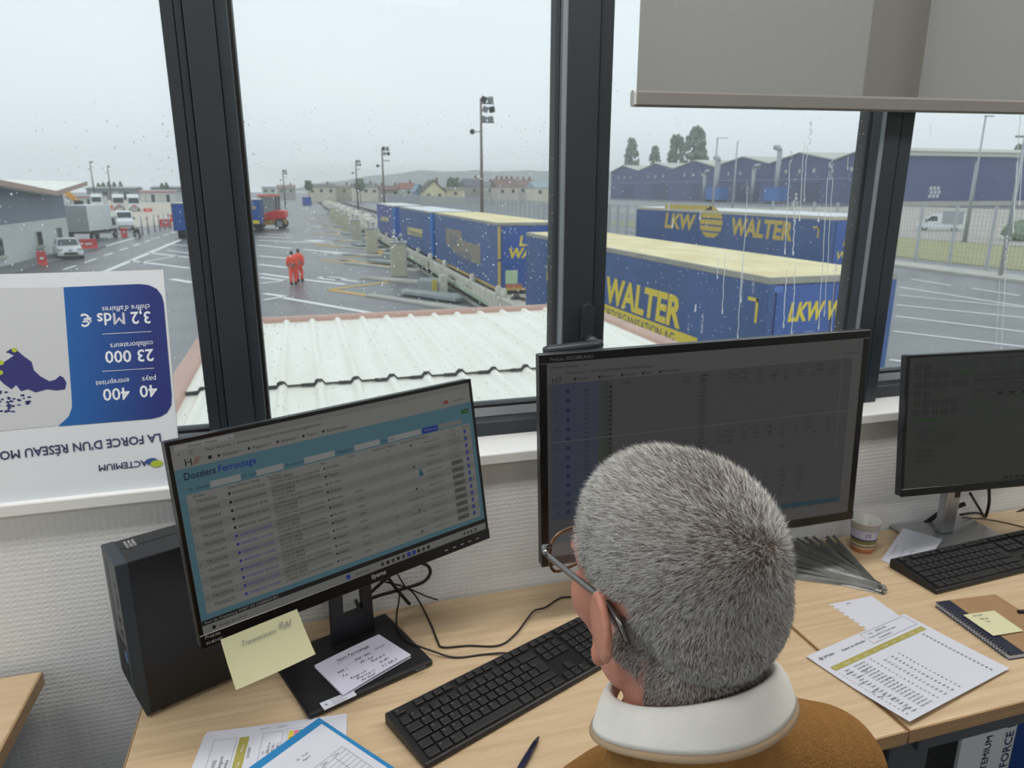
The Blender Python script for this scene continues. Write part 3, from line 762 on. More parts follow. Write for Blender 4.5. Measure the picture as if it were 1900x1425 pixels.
for k, m_, nm, h in (('bar', d_grey, 'screen_grey_bars', 0), ('blue', d_blue, 'screen_blue_column', .0001), ('green', d_green, 'screen_green_column', .0001), ('cyan', d_cyan, 'screen_cyan_strip', .0002), ('line', d_line, 'screen_divider_line', .0002), ('txt', d_txt, 'screen_dim_text', .0003), ('dot', d_ink, 'screen_blue_dots', .0003)):
    o = shifted(L2[k], tC).build(nm, m_, sC); o.location = fC.n * (h + .0004)
mb = MB(); fC.text(mb, 'ProLite XB3288UHSU', -.345, .2005, .0006, .0095, shear=.1); B(mb, 'bezel_lettering', mat('bezel_print_dim', S(92, 92, 94), .5), tC)

# ---- right monitor
RC = Vector((1.553, 1.185, 1.60 - .518))
tR, fR, sR, (ru0, ru1, rv0, rv1) = monitor('computer_monitor', 'monitor on a silver stand at the right edge of the picture', RC, radians(-6.0), radians(7.5), radians(.3), .545, .327, .007, .006, .018,
    (.36, .42, .38, 1), .042, (1.545, 1.262, radians(-4), .24, .17), M_silver, M_silver)
mb = MB(); rn = Vector((1.532, 1.285, DESK + .012))
fr2 = Fr(rn, (1, -.07, 0), (0, 0, 1)); fr2.box(mb, -.021, .021, 0, .32, -.006, .018); B(mb, 'neck', M_silver, tR, bevel=.005)
mb = MB(); fr2.box(mb, .002, .016, .10, .135, .0185, .0195); B(mb, 'cable_slot', M_black, tR)
mb = MB(); mb.bar(fr2.P(0, .3, .01), RC - fR.n * .04, .08, .08); B(mb, 'pivot', M_dark, tR, bevel=.004)
RW, RH = ru1 - ru0, rv1 - rv0
def rs(mb, u, v, du, dv, w=-.0002): fR.rect(mb, ru0 + u * RW, ru0 + (u + du) * RW, rv1 - (v + dv) * RH, rv1 - v * RH, w)
dim = MB(); lin = MB(); grn = MB(); rg = random.Random(12)
for v, n in ((.06, 2), (.12, 4), (.19, 6), (.26, 2), (.33, 5), (.40, 5)):
    for k in range(n): fR.frame(dim, ru0 + RW * (.03 + .045 * k), ru0 + RW * (.055 + .045 * k), rv1 - RH * (v + .035), rv1 - RH * v, .0012, -.0002)
rs(grn, .245, .12, .045, .025); rs(grn, .05, .47, .10, .015)
for v in range(8): rs(lin, .05, .53 + .018 * v, .18, .002)
for r_, (v0_, v1_, n) in enumerate(((.03, .15, 5), (.19, .27, 8), (.28, .33, 8), (.16, .2, 5))):
    for k in range(n): fR.frame(lin, ru0 + RW * (.32 + .085 * k), ru0 + RW * (.395 + .085 * k), rv1 - RH * v1_, rv1 - RH * v0_, .0008, -.0002)
for k in range(8): rs(dim, .44 + .06 * k, .295, .025, .022); fR.text(dim, 'W%d 2504%d' % (k, k), ru0 + RW * (.33 + .085 * k), rv1 - RH * .235, 0, .006)
for k in range(3): fR.text(dim, 'Voie %d - rame 0%d' % (k, k + 3), ru0 + RW * .05, rv1 - RH * (.72 + .04 * k), 0, .007)
for k in range(6): rs(dim, .5 + .03 * k, .965, .018, .02)
for mb_, m_, nm in ((dim, screen_mat('lcd_dark_marks', (.08, .1, .09, 1), .03), 'screen_dark_marks'), (lin, screen_mat('lcd_faint_lines', (.16, .19, .17, 1), .03), 'screen_faint_lines'), (grn, screen_mat('lcd_dim_green_bar', (.06, .3, .06, 1), .08), 'screen_green_bars')):
    o = shifted(mb_, tR).build(nm, m_, sR); o.location = fR.n * .0004

# ---- yellow note stuck to the left monitor's lower bezel
q = [(409, 1187), (551, 1130), (580, 1209), (433, 1275)]
pl0 = fL.P(0, -.15, .004)
nn = (fL.n + Vector((0, 0, .12))).normalized()
P4 = [PLANE(x, y, pl0, fL.n) for x, y in q]
nu = (P4[1] - P4[0]); nv = (P4[3] - P4[0])
gx, gy = 10, 6; vs = []
for j in range(gy + 1):
    for i in range(gx + 1):
        a = P4[0].lerp(P4[1], i / gx); b = P4[3].lerp(P4[2], i / gx); t_ = j / gy
        vs.append(a.lerp(b, t_) + fL.n * (.012 * t_ * t_ + .002 * sin(i / gx * pi) * t_))
mb = MB().add(vs, [(j * (gx + 1) + i, j * (gx + 1) + i + 1, (j + 1) * (gx + 1) + i + 1, (j + 1) * (gx + 1) + i) for j in range(gy) for i in range(gx)])
sn = empty('sticky_note', P4[0], label='pale yellow sticky note hanging from the lower bezel of the left monitor', cat='sticky note')
B(mb, 'note_sheet', M_note, sn, smooth=True)
mb = MB(); un = nu.normalized(); vn = -(nv - un * nv.dot(un)).normalized()
text(mb, 'Transmission', P4[0] + nu * .20 + nv * .28 + fL.n * .0035, un, vn, .0115, shear=.35, jit=.08, sx=.46 * nu.length / text_w('Transmission', .0115)); text(mb, 'BAI', P4[0] + nu * .70 + nv * .24 + fL.n * .0035, un, vn, .0135, shear=.25, jit=.1)
stroke(mb, [P4[0] + nu * .74 + nv * .27 + fL.n * .0036, P4[0] + nu * .87 + nv * .27 + fL.n * .0036], fL.n, .0006)
B(mb, 'handwriting', M_inkg, sn)

# ---- desktop computer
pcx, pcy, pcr = -.3175, 1.132, radians(24.5)
pc = empty('desktop_computer', (pcx, pcy, DESK), pcr, label='slim black desktop computer tower standing behind the left monitor', cat='computer')
PW, PD, PH = .0925, .285, .290      # width (local y), depth (local x), height
MB().box(.018, PD, 0, PW, .006, PH).build('case', mat('black_steel', S(24, 26, 30), .38, var=.08, vscale=10), pc, bevel=.002)
M_pcf = mat('slate_plastic', S(48, 58, 66), .42, var=.05, vscale=20)
# front bezel with chamfered foot; front face lies at local x=0
fp = [(0.0, PH + .001), (.02, PH + .001), (.02, .004), (.012, .004), (0.0, .052)]
MB().prism([(a, b) for a, b in fp], 'y', -.001, PW + .001).build('front_bezel', M_pcf, pc, bevel=.002)
mb = MB()
for k in range(11):
    for j in range(9):
        y = .012 + j * .0076; z = .052 + k * .0078
        if j < 8 or True: mb.box(-.0006, .0015, y, y + .0048, z + .004, z + .0088 - .001)
mb.build('vent_grille', M_black, pc)
mb = MB()
for y, z, a, b in ((.018, .205, .0045, .026), (.018, .175, .0055, .013), (.030, .175, .0055, .013), (.018, .152, .0055, .013), (.030, .152, .004, .009), (.018, .245, .007, .007)): mb.box(-.0005, .001, y, y + a, z, z + b)
mb.build('ports', M_black, pc)
MB().box(-.0006, .001, .012, .026, .105, .125).build('blue_badge', mat('blue_badge', S(70, 112, 176), .4), pc)
MB().box(-.0004, .001, .062, .0635, .06, .28).build('bezel_groove', M_black, pc)
mb = MB()
ft = Fr((.03, .078, PH + .0012), (0, -1, 0), (1, 0, 0))
for k, s in enumerate(('SN 8CC34', 'MAC 0C37', 'PROD 9D3')): ft.text(mb, s, .0, .012 - .006 * k, .0, .006)
mb.build('label_print', M_white, pc)
MB().box(.02, PD, .055, .0562, PH, PH + .0004).build('lid_seam', M_gasket, pc)
for x in (.04, PD - .03):
    for y in (.015, PW - .015): MB().cyl((x, y, 0), (x, y, .007), .008, 10).build('foot', M_gasket, pc)

# ---- keyboards
KEYM = {}
def keymesh(w, d):
    k = (round(w, 4), round(d, 4))
    if k not in KEYM:
        a, b = w / 2 - .0009, d / 2 - .0009; i1 = .0016; h = .0042
        vs = [(-a, -b, 0), (a, -b, 0), (a, b, 0), (-a, b, 0), (-a + .0007, -b + .0004, h), (a - .0007, -b + .0004, h), (a - .0007, b - .0012, h), (-a + .0007, b - .0012, h),
              (-a + i1, -b + i1, h + .0005), (a - i1, -b + i1, h + .0005), (a - i1, b - .0024, h + .0003), (-a + i1, b - .0024, h + .0003)]
        fs = [(0, 1, 5, 4), (1, 2, 6, 5), (2, 3, 7, 6), (3, 0, 4, 7), (4, 5, 9, 8), (5, 6, 10, 9), (6, 7, 11, 10), (7, 4, 8, 11), (8, 9, 10, 11)]
        me = bpy.data.meshes.new('key'); me.from_pydata(vs, [], fs); me.update(); me.materials.append(M_key); KEYM[k] = me
    return KEYM[k]
M_key = mat('key_plastic', S(30, 31, 33), .5, var=.04, vscale=40)
M_leg = mat('key_print', S(150, 156, 160), .5)
def keyboard(loc, rz, label):
    t = empty('keyboard', loc, rz, label=label, cat='keyboard', group='black office keyboards on the desks')
    Wk, Dk = .442, .127
    MB().prism([(-Dk / 2, .0015), (Dk / 2, .0015), (Dk / 2, .022), (Dk / 2 - .004, .0245), (-Dk / 2 + .004, .0115), (-Dk / 2, .009)], 'x', -Wk / 2, Wk / 2).build('keyboard_body', M_black, t, bevel=.002)
    sl = atan2(.013, Dk - .008); U = .019
    lg = MB(); ux, uy = Vector((1, 0, 0)), Vector((0, cos(sl), sin(sl))); kn = ux.cross(uy)
    def surf(x, y): return Vector((x, y, .0118 + (y + Dk / 2 - .004) * tan(sl)))
    def key(xu, row, wu, hu=1.0, leg='', leg2=''):
        rowy = {0: .0485, 1: .0270, 2: .008, 3: -.011, 4: -.030, 5: -.049}[row]
        x = -Wk / 2 + .0095 + (xu + wu / 2) * U; y = rowy + U * (1 - hu) / 2
        d = (.0150 if row == 0 else U) * hu
        o = bpy.data.objects.new('key', keymesh(wu * U, d)); COL.objects.link(o); o.parent = t
        o.location = surf(x, y); o.rotation_euler = (sl, 0, 0)
        p = surf(x, y) + kn * .0050
        if leg:
            s = .0042 if len(leg) == 1 else .0024
            text(lg, leg, p + ux * (-wu * U / 2 + .0042) + uy * (.0022 if d > .016 else .0), ux, uy, s)
        if leg2: text(lg, leg2, p + ux * (wu * U / 2 - .0085) + uy * (-.0052), ux, uy, .0034)
    x = 0
    key(0, 0, 1, leg='Echap')
    for k in range(12): key(2 + k + .5 * (k // 4), 0, 1, leg='F%d' % (k + 1))
    for k in range(3): key(15.35 + k, 0, 1, leg=('Imp', 'Arr', 'Pau')[k])
    for k in range(4): key(18.75 + k, 0, 1, leg=('-', '+', 'x', 'o')[k])
    for k, c in enumerate("2&é'(-è_ca)=".replace('2&', '~&', 1)): key(k, 1, 1, leg=c, leg2=str(k) if 0 < k < 10 else '')
    key(12, 1, 1, leg='='); key(13, 1, 2, leg='<--')
    key(0, 2, 1.5, leg='<->')
    for k, c in enumerate('AZERTYUIOP^$'): key(1.5 + k, 2, 1, leg=c)
    key(13.75, 2, 1.25, 2.0, leg='Entr'); key(13.5, 2, 1.5, .96)
    key(0, 3, 1.75, leg='o')
    for k, c in enumerate("QSDFGHJKLM%*"): key(1.75 + k, 3, 1, leg=c)
    key(0, 4, 1.25, leg='^'); key(1.25, 4, 1, leg='<')
    for k, c in enumerate('WXCVBN?./!'): key(2.25 + k, 4, 1, leg=c)
    key(12.25, 4, 2.75, leg='^')
    xx = 0
    for w, s in ((1.25, 'Ctrl'), (1.25, '#'), (1.25, 'Alt'), (6.25, ''), (1.25, 'AltGr'), (1.25, '#'), (1.25, '='), (1.25, 'Ctrl')):
        key(xx, 5, w, leg=s); xx += w
    for k in range(3): key(15.35 + k, 1, 1, leg=('Ins', 'Orig', 'Pg+')[k]); key(15.35 + k, 2, 1, leg=('Sup', 'Fin', 'Pg-')[k]); key(15.35 + k, 5, 1, leg='<v>'[k])
    key(16.35, 4, 1, leg='^')
    for r_, ks in ((1, 'V/*-'), (2, '789'), (3, '456'), (4, '123')):
        for k, c in enumerate(ks): key(18.75 + k, r_, 1, leg=c)
    key(21.75, 2, 1, 2.0, leg='+'); key(21.75, 4, 1, 2.0, leg='E'); key(18.75, 5, 2, leg='0'); key(20.75, 5, 1, leg='.')
    lg.build('key_legends', M_leg, t)
    for x in (-.17, .17): MB().box(x - .02, x + .02, .04, .05, 0, .004).build('foot', M_gasket, t)
    return t
keyboard((.3045, 1.0355, DESK), radians(22.3), 'black keyboard in front of the left monitor beside the pen')
keyboard((1.500, 1.140, DESK), radians(3.4), 'black keyboard in front of the monitor on the silver stand')
# ------------------------------------------------------------------ papers and small things
def sheet(P, fn=None, nx_=10, ny_=8, th=.0003):
    # P: TL, TR, BR, BL ; fn(s,t) -> lift
    mb = MB(); vs = []
    for w in (0, th):
        for j in range(ny_ + 1):
            for i in range(nx_ + 1):
                s, t = i / nx_, j / ny_
                p = P[0].lerp(P[1], s).lerp(P[3].lerp(P[2], s), t)
                vs.append(p + Vector((0, 0, w + (fn(s, t) if fn else 0))))
    k = nx_ + 1; N = k * (ny_ + 1)
    fs = []
    for j in range(ny_):
        for i in range(nx_):
            a = j * k + i
            fs += [(a, a + 1, a + k + 1, a + k), (N + a, N + a + k, N + a + k + 1, N + a + 1)]
    rim = [i for i in range(k)] + [j * k + nx_ for j in range(1, ny_ + 1)] + [ny_ * k + i for i in range(nx_ - 1, -1, -1)] + [j * k for j in range(ny_ - 1, 0, -1)]
    fs += [(rim[i], rim[(i + 1) % len(rim)], rim[(i + 1) % len(rim)] + N, rim[i] + N) for i in range(len(rim))]
    mb.add(vs, fs); return mb
def lift_print(mb, P, fn):
    # bend flat print along with its sheet (P: TL,TR,BR,BL in plan)
    ex = P[1] - P[0]; ey = P[3] - P[0]; a, b = ex.length_squared, ey.length_squared
    out = []
    for v in mb.v:
        d = Vector(v) - P[0]; s = min(max(d.dot(ex) / a, 0), 1); t = min(max(d.dot(ey) / b, 0), 1)
        out.append((v[0], v[1], v[2] + fn(s, t)))
    mb.v = out; return mb
def rect_on(px, z, w, h):
    # square the traced corners TL,TR,BR,BL to a true rectangle w x h around their centre
    q = [PZ(x, y, z) for x, y in px]
    c = (q[0] + q[1] + q[2] + q[3]) / 4
    ex = ((q[1] - q[0]) + (q[2] - q[3])).normalized(); ey = Vector((-ex.y, ex.x, 0))
    return [c - ex * w / 2 + ey * h / 2, c + ex * w / 2 + ey * h / 2, c + ex * w / 2 - ey * h / 2, c - ex * w / 2 - ey * h / 2], ex, ey

# ---- printed vehicle list
A4, ax, ay = rect_on([(1490, 1223), (1675, 1141), (1876, 1242), (1690, 1345)], DESK + .001, .299, .206)
curl = lambda s, t: .010 * max(0, t - .35) ** 1.5 * (1 - s) + .004 * t * t + .0015 * (1 - s) * (1 - t) + .0008
vl = empty('printed_list', A4[3], label='white printed vehicle list with olive header on the right desk', cat='paper')
B(sheet(A4, curl, 14, 12), 'paper_sheet', M_paper, vl, smooth=False)
fa = Fr(A4[0] + Vector((0, 0, .0009)), ax, ay)
ink, gk, ol, bi, wh_, bx_ = MB(), MB(), MB(), MB(), MB(), MB()
fa.text(ink, 'CAPTRAIN', .022, -.022, 0, .0085, sx=.8); fa.disc(gk, .018, -.019, .004, 0)
fa.text(ink, 'Relevé de véhicules', .075, -.024, 0, .0085)
fa.frame(bx_, .150, .288, -.036, -.004, .0007, 0)
fa.text(ink, 'Train      60705/31/305', .166, -.013, 0, .0060); fa.text(ink, 'Numéro 18-06-CF / liste de wagons', .158, -.022, 0, .0056); fa.text(ink, 'VL (05/06/2025)', .175, -.031, 0, .0058)
for k in range(28): fa.rect(ol, .012 + k * .0098, .012 + (k + 1) * .0098, -.056, -.044, 0)
for k, s in enumerate(('N°', 'Wagons', 'Type', 'Long', 'Tare', 'Charge', 'Total', 'Frein', 'Vitesse', 'Dest')): fa.text(wh_, s, .016 + k * .028, -.052, .0002, .0052)
rg = random.Random(3)
for r_ in range(18):
    v = -.066 - r_ * .0075
    fa.text(ink, '%d' % (r_ + 1), .012, v, 0, .0048)
    for u, s in ((.026, 'S dgnss' if r_ % 2 else 'Sdgnss'), (.052, '33 87 49%d %d' % (rg.randint(10, 99), rg.randint(100, 999))), (.098, '%d' % rg.randint(18, 34)), (.118, '%d,%d' % (rg.randint(18, 40), rg.randint(0, 9))), (.140, '%d' % rg.randint(100, 999)), (.162, '%d' % rg.randint(30, 90))):
        if r_ > 1 or u < .1: fa.text(ink, s, u, v, 0, .0050)
    fa.text(ink, 'SS', .262, v, 0, .0056, bold=True)
for k, (u, v) in enumerate(((.02, -.075), (.03, -.09), (.012, -.105), (.05, -.083), (.014, -.13), (.024, -.16), (.016, -.185), (.07, -.12), (.012, -.145))): scribble(bi, fa.P(u, v, .0003), ax, ay, .018, .007, .0006, 60 + k, 10)
for mb_, m_, nm in ((ink, M_ink, 'print'), (gk, M_inkg, 'logo_mark'), (ol, M_olive, 'olive_header_band'), (bi, M_inkb, 'pen_marks'), (wh_, M_white, 'header_print'), (bx_, M_inkg, 'box_rule')):
    B(lift_print(mb_, A4, curl), nm, m_, vl)

# ---- torn spiral sheet under it
q = [PZ(1538, 1122, DESK), PZ(1617, 1106, DESK), PZ(1690, 1158, DESK), PZ(1622, 1180, DESK)]
ts = empty('torn_sheet', q[0], label='small white page with torn spiral holes under the vehicle list', cat='paper')
mb = MB(); e1 = q[3] - q[0]; out = []
nh = 9
for k in range(nh):
    a = q[0] + e1 * ((k + .15) / nh); b = q[0] + e1 * ((k + .45) / nh); c = q[0] + e1 * ((k + .85) / nh)
    inn = (q[1] - q[0]).normalized() * .006
    out += [a, b, b + inn, c + inn, c] if k else [q[0], b, b + inn, c + inn, c]
poly = [Vector((p.x, p.y, DESK + .0006)) for p in out + [q[3], q[2], q[1]]]
N = len(poly); mb.add(poly + [p - Vector((0, 0, .0003)) for p in poly], [tuple(range(N)), tuple(range(2 * N - 1, N - 1, -1))] + [(i, (i + 1) % N, N + (i + 1) % N, N + i) for i in range(N)])
B(mb, 'paper_sheet', M_paper, ts)
mb = MB(); tx = (q[1] - q[0]).normalized(); ty = Vector((-tx.y, tx.x, 0))
text(mb, 'JAC', q[0] + (q[1] - q[0]) * .32 + e1 * .10 + Vector((0, 0, .001)), tx, ty, .007, shear=.2); B(mb, 'handwriting', M_inkb, ts)

# ---- spiral notebook with note on it
n0, n1 = PZ(1736, 1118, DESK + .011), PZ(1871, 1215, DESK + .011)
nyv = (n0 - n1).normalized(); nxv = Vector((nyv.y, -nyv.x, 0)); nh_, nw_ = (n0 - n1).length, .150
nb = empty('spiral_notebook', (n1.x, n1.y, DESK), label='spiral notebook with brown cover and dark blue spine band', cat='notebook')
def NM(z): 
    M = Matrix((nxv, nyv, Vector((0, 0, 1)))).transposed().to_4x4(); M.translation = (n1.x, n1.y, z); return M
MB().box(.004, nw_, 0, nh_, .001, .0095, Matrix.Translation((0, 0, 0)) @ Matrix((nxv, nyv, Vector((0, 0, 1)))).transposed().to_4x4()).build('page_block', M_paper, nb)
R3 = Matrix((nxv, nyv, Vector((0, 0, 1)))).transposed().to_4x4()
MB().box(.002, .036, -.002, nh_ + .002, .0096, .0112, R3).build('spine_band', mat('navy_card', S(34, 40, 58), .5), nb)
MB().box(.036, nw_ + .002, -.002, nh_ + .002, .0096, .0110, R3).build('front_cover', mat('kraft_card', S(160, 128, 92), .65, var=.06, vscale=25), nb)
MB().box(.002, nw_ + .002, -.002, nh_ + .002, 0, .001, R3).build('back_cover', mat('navy_card2', S(34, 40, 58), .5), nb)
coil = MB()
for k in range(26):
    y = .006 + k * (nh_ - .012) / 25
    pts = [R3 @ Vector((.004 + .0068 * cos(a), y + .0012 * a / 6.28, .0062 + .0068 * sin(a))) for a in [i * 2 * pi / 10 for i in range(11)]]
    coil.tube(pts, .0007, 5)
coil.build('spiral_wire', mat('black_wire', S(70, 72, 76), .35, metal=.6), nb)
MB().tube([R3 @ Vector((nw_ - .012, nh_ * .62, .014)), R3 @ Vector((nw_ + .02, nh_ * .60, .014))], .004, 10).build('pen_loop', M_gasket, nb, smooth=True)
s0 = R3 @ Vector((.052, nh_ * .35, 0)) + Vector((n1.x, n1.y, 0)); 
sq = [PZ(1787, 1141, DESK + .0125), PZ(1845, 1133, DESK + .0125), PZ(1899, 1172, DESK + .0125), PZ(1843, 1181, DESK + .0125)]
s2 = empty('sticky_note', sq[3], label='pale yellow sticky note lying on the brown spiral notebook', cat='sticky note')
B(sheet(sq, lambda s, t: .0015 * t * t, 6, 5), 'note_sheet', M_note, s2)
mb = MB(); sx_ = (sq[1] - sq[0]).normalized(); sy_ = (sq[0] - sq[3]).normalized()
for k, (s, v) in enumerate((('Dossier', .15), ('Mardi', .32), ('Taf', .46))): text(mb, s, sq[0].lerp(sq[1], .2 + .1 * k).lerp(sq[3].lerp(sq[2], .2), v) + Vector((0, 0, .0015)), sx_, sy_, .0075, shear=.3, jit=.1)
B(mb, 'handwriting', M_inkb, s2)

# ---- fan of metal strips
M_strip = mat('galvanised_strip', S(118, 120, 118), .38, metal=.55, var=.25, vscale=30, stretch=(1, 1, 1))
M_strip2 = mat('bright_punched_end', S(225, 228, 230), .25, metal=.9)
tip = PZ(1632, 1098, DESK); tip.z = DESK
smes = []
for k in range(3):
    L_ = (.225, .215, .235)[k]
    mb = MB()
    # a bent thin band standing on edge with a short closing loop at its head
    prof = [(0, 0), (.03, .0006), (.09, -.0004), (.15, .0009), (L_, 0)]
    h = .0075
    for (x0, y0), (x1, y1) in zip(prof, prof[1:]):
        mb.add([(x0, y0 - .0004, 0), (x1, y1 - .0004, 0), (x1, y1 - .0004, h), (x0, y0 - .0004, h), (x0, y0 + .0004, 0), (x1, y1 + .0004, 0), (x1, y1 + .0004, h), (x0, y0 + .0004, h)], [(0, 1, 2, 3), (7, 6, 5, 4), (3, 2, 6, 7), (0, 4, 5, 1)])
    mb.add([(x, y, z) for x in (-.004, .001) for y in (-.0016, .0016) for z in (0, h)], [(0, 1, 3, 2), (4, 6, 7, 5), (0, 4, 5, 1), (2, 3, 7, 6), (1, 5, 7, 3)])
    for j in range(9):
        x = .004 + j * .0065; mb.box(x, x + .003, -.0009, .0009, h - .0008, h + .0003)
    smes.append(mb)
sm = []
for mb in smes:
    me = bpy.data.meshes.new('metal_strip'); me.from_pydata(mb.v, [], mb.f); me.update(); me.materials.append(M_strip); sm.append(me)
rg = random.Random(21); NS = 34
for k in range(NS):
    t_ = k / (NS - 1)
    o = bpy.data.objects.new('metal_strip', sm[k % 3]); COL.objects.link(o)
    a = radians(149 - 78 * (t_ ** .85) + rg.uniform(-1.2, 1.2))
    lay_ = (.0, .005, .010)[k % 3]
    o.location = tip + Vector((rg.uniform(-.005, .005), rg.uniform(-.012, .012), .0003 + lay_))
    o.rotation_euler = (.75 + rg.uniform(-.2, .2), -rg.uniform(0, .008), a)
    tag(o, 'thin galvanised metal strip in the fanned bundle on the desk behind the head', 'metal strip', 'fanned bundle of metal strips')

# ---- plastic cup
cp = PZ(1599, 1019, DESK)
cup = empty('plastic_cup', (cp.x, cp.y, DESK), label='small printed plastic cup beside the fan of metal strips', cat='cup')
M_cup = mat('frosted_plastic', S(222, 222, 218), .35, trans=.0, alpha=.72)
r0, r1, hc = .0255, .0345, .080
def rr_(z): return r0 + (r1 - r0) * z / hc
def band(z0, z1, e=.0004): return MB().lathe([(rr_(z0) + e, z0), (rr_(z1) + e, z1)], 32)
MB().lathe([(0, .001), (r0, .001), (r1, hc), (r1 + .001, hc), (r1 + .001, hc + .0015), (r1 - .001, hc + .0015), (r0 - .001, .002), (0, .002)], 32).build('cup_wall', M_cup, cup, smooth=True)
for z0, z1, nm, c in ((.001, .012, 'amber_band', (190, 122, 84)), (.012, .018, 'pink_band', (205, 170, 150)), (.018, .0205, 'dark_line', (34, 34, 36)), (.0205, .026, 'pale_band', (196, 190, 160)), (.026, .034, 'olive_hill_band', (128, 124, 66)), (.034, .040, 'slate_hill_band', (82, 88, 104)), (.040, .062, 'lilac_sky_band', (196, 194, 214))):
    band(z0, z1).build(nm, mat(nm, S(*c), .45, var=.12, vscale=40), cup, smooth=True)
mb = MB()
for a0, s_ in ((-2.25, 'AUTOR'), (-1.15, 'CAFE')):
    for r_ in range(2):
        for k, c in enumerate(s_):
            a = a0 + k * .085; z = .052 - r_ * .006; rad = rr_(z) + .0012
            text(mb, c, (rad * cos(a), rad * sin(a), z), (-sin(a), cos(a), 0), (0, 0, 1), .0055, bold=True)
mb.build('cup_lettering', mat('violet_print', S(96, 92, 150), .5), cup)

# ---- note by the right keyboard
q = [Vector((1.282, 1.222, DESK + .0008)), Vector((1.440, 1.318, DESK + .0165)), Vector((1.475, 1.232, DESK + .0225)), Vector((1.318, 1.146, DESK + .0012))]
nr = empty('note_paper', q[3], label='folded white note tucked between the right keyboard and the silver stand', cat='paper')
B(sheet(q, None, 6, 4), 'paper_sheet', M_paper, nr)
mb = MB()
for k in range(3): scribble(mb, q[0].lerp(q[1], .2).lerp(q[3].lerp(q[2], .2), .2 + .2 * k) + Vector((0, 0, .004)), q[1] - q[0], q[0] - q[3], .05, .007, .0006, 80 + k, 12)
B(mb, 'handwriting', M_inkb, nr)

# ---- folded note on the base of the left monitor
zb_ = DESK + .0135
q = [PZ(583, 1235, zb_ + .004), PZ(703, 1177, zb_ + .004), PZ(763, 1217, zb_ + .004), PZ(637, 1290, zb_ + .004)]
bn = empty('note_paper', q[3], label='folded squared note with handwriting lying on the left monitor stand base', cat='paper')
M_sq = mat('squared_paper', S(214, 214, 232), .75, var=.01)
for k, dz in enumerate((-.0035, 0.0)):
    B(sheet([p + Vector((0, 0, dz)) for p in q], (lambda s, t, d=dz: (.002 * s * t + .0012 * sin(pi * s)) if d == 0 else 0), 8, 6), 'folded_leaf', M_sq, bn)
ux_, uy_ = (q[1] - q[0]).normalized(), (q[0] - q[3]).normalized()
gl = MB(); lf = lambda s, t: .002 * s * t + .0012 * sin(pi * s)
for k in range(1, 22):
    a, b = q[0].lerp(q[1], k / 22), q[3].lerp(q[2], k / 22); stroke(gl, [a.lerp(b, j / 4) + Vector((0, 0, .0006 + lf(k / 22, j / 4))) for j in range(5)], (0, 0, 1), .00022)
for k in range(1, 15):
    a, b = q[0].lerp(q[3], k / 15), q[1].lerp(q[2], k / 15); stroke(gl, [a.lerp(b, j / 8) + Vector((0, 0, .0006 + lf(j / 8, k / 15))) for j in range(9)], (0, 0, 1), .00022)
B(gl, 'grid_print', mat('pale_blue_rule', S(176, 180, 206), .7), bn)
mb = MB()
for s, u, v, sz in (('Nom Ferroutage', .25, .22, .0115), ('chef - quai', .42, .42, .0095), ('shift 1', .14, .5, .0095), ('P3 :  bus', .45, .56, .009), ('7 e', .15, .64, .009), ('Rouge vide', .2, .78, .0085), ('Prise de 0', .56, .66, .0085), ('Pont long 12', .25, .87, .0085), ('52 501', .62, .80, .0085), ('AS  Ecran', .28, .96, .0085), ('5 2  Edo, 6', .60, .92, .0085), ('Zoé 3124', .74, .40, .006)):
    p = q[0].lerp(q[1], u).lerp(q[3].lerp(q[2], u), v) + Vector((0, 0, .0012 + lf(u, v))); text(mb, s, p, ux_, uy_, sz, shear=.35, jit=.1, sx=.85)
a = q[0].lerp(q[1], .22).lerp(q[3].lerp(q[2], .22), .27); b = q[0].lerp(q[1], .72).lerp(q[3].lerp(q[2], .72), .24)
stroke(mb, [a + Vector((0, 0, .0028)), b + Vector((0, 0, .0032))], (0, 0, 1), .0005)
B(mb, 'handwriting', M_ink, bn)
# sticker on the base, and its raised lettering
q = [PZ(593, 1305, zb_), PZ(655, 1280, zb_), PZ(662, 1290, zb_), PZ(602, 1318, zb_)]
mb = sheet(q, None, 2, 1, .0003); o = B(mb, 'base_sticker', M_paper, tL); o['label'] = 'white information sticker on the stand base'
mb = MB(); ux_, uy_ = (q[1] - q[0]).normalized(), (q[0] - q[3]).normalized()
for k in range(4): text(mb, ('Réf. 44-2491 stand A', 'Poids max 6 kg', 'Risque de pincement', 'Ne pas démonter')[k], q[0].lerp(q[1], .3).lerp(q[3].lerp(q[2], .3), .22 + .23 * k) + Vector((0, 0, .0006)), ux_, uy_, .0030)
text(mb, 'A', q[0].lerp(q[3], .6) + (q[1] - q[0]) * .08 + Vector((0, 0, .0006)), ux_, uy_, .009)
B(mb, 'sticker_print', M_ink, tL)
mb = MB(); p = PZ(772, 1246, zb_); text(mb, 'iiyama', p + Vector((0, 0, .0004)), (cos(radians(20.5)), sin(radians(20.5)), 0), (-sin(radians(20.5)), cos(radians(20.5)), 0), .0088, bold=True, shear=.15); B(mb, 'base_lettering', mat('base_print', S(88, 90, 92), .5), tL)

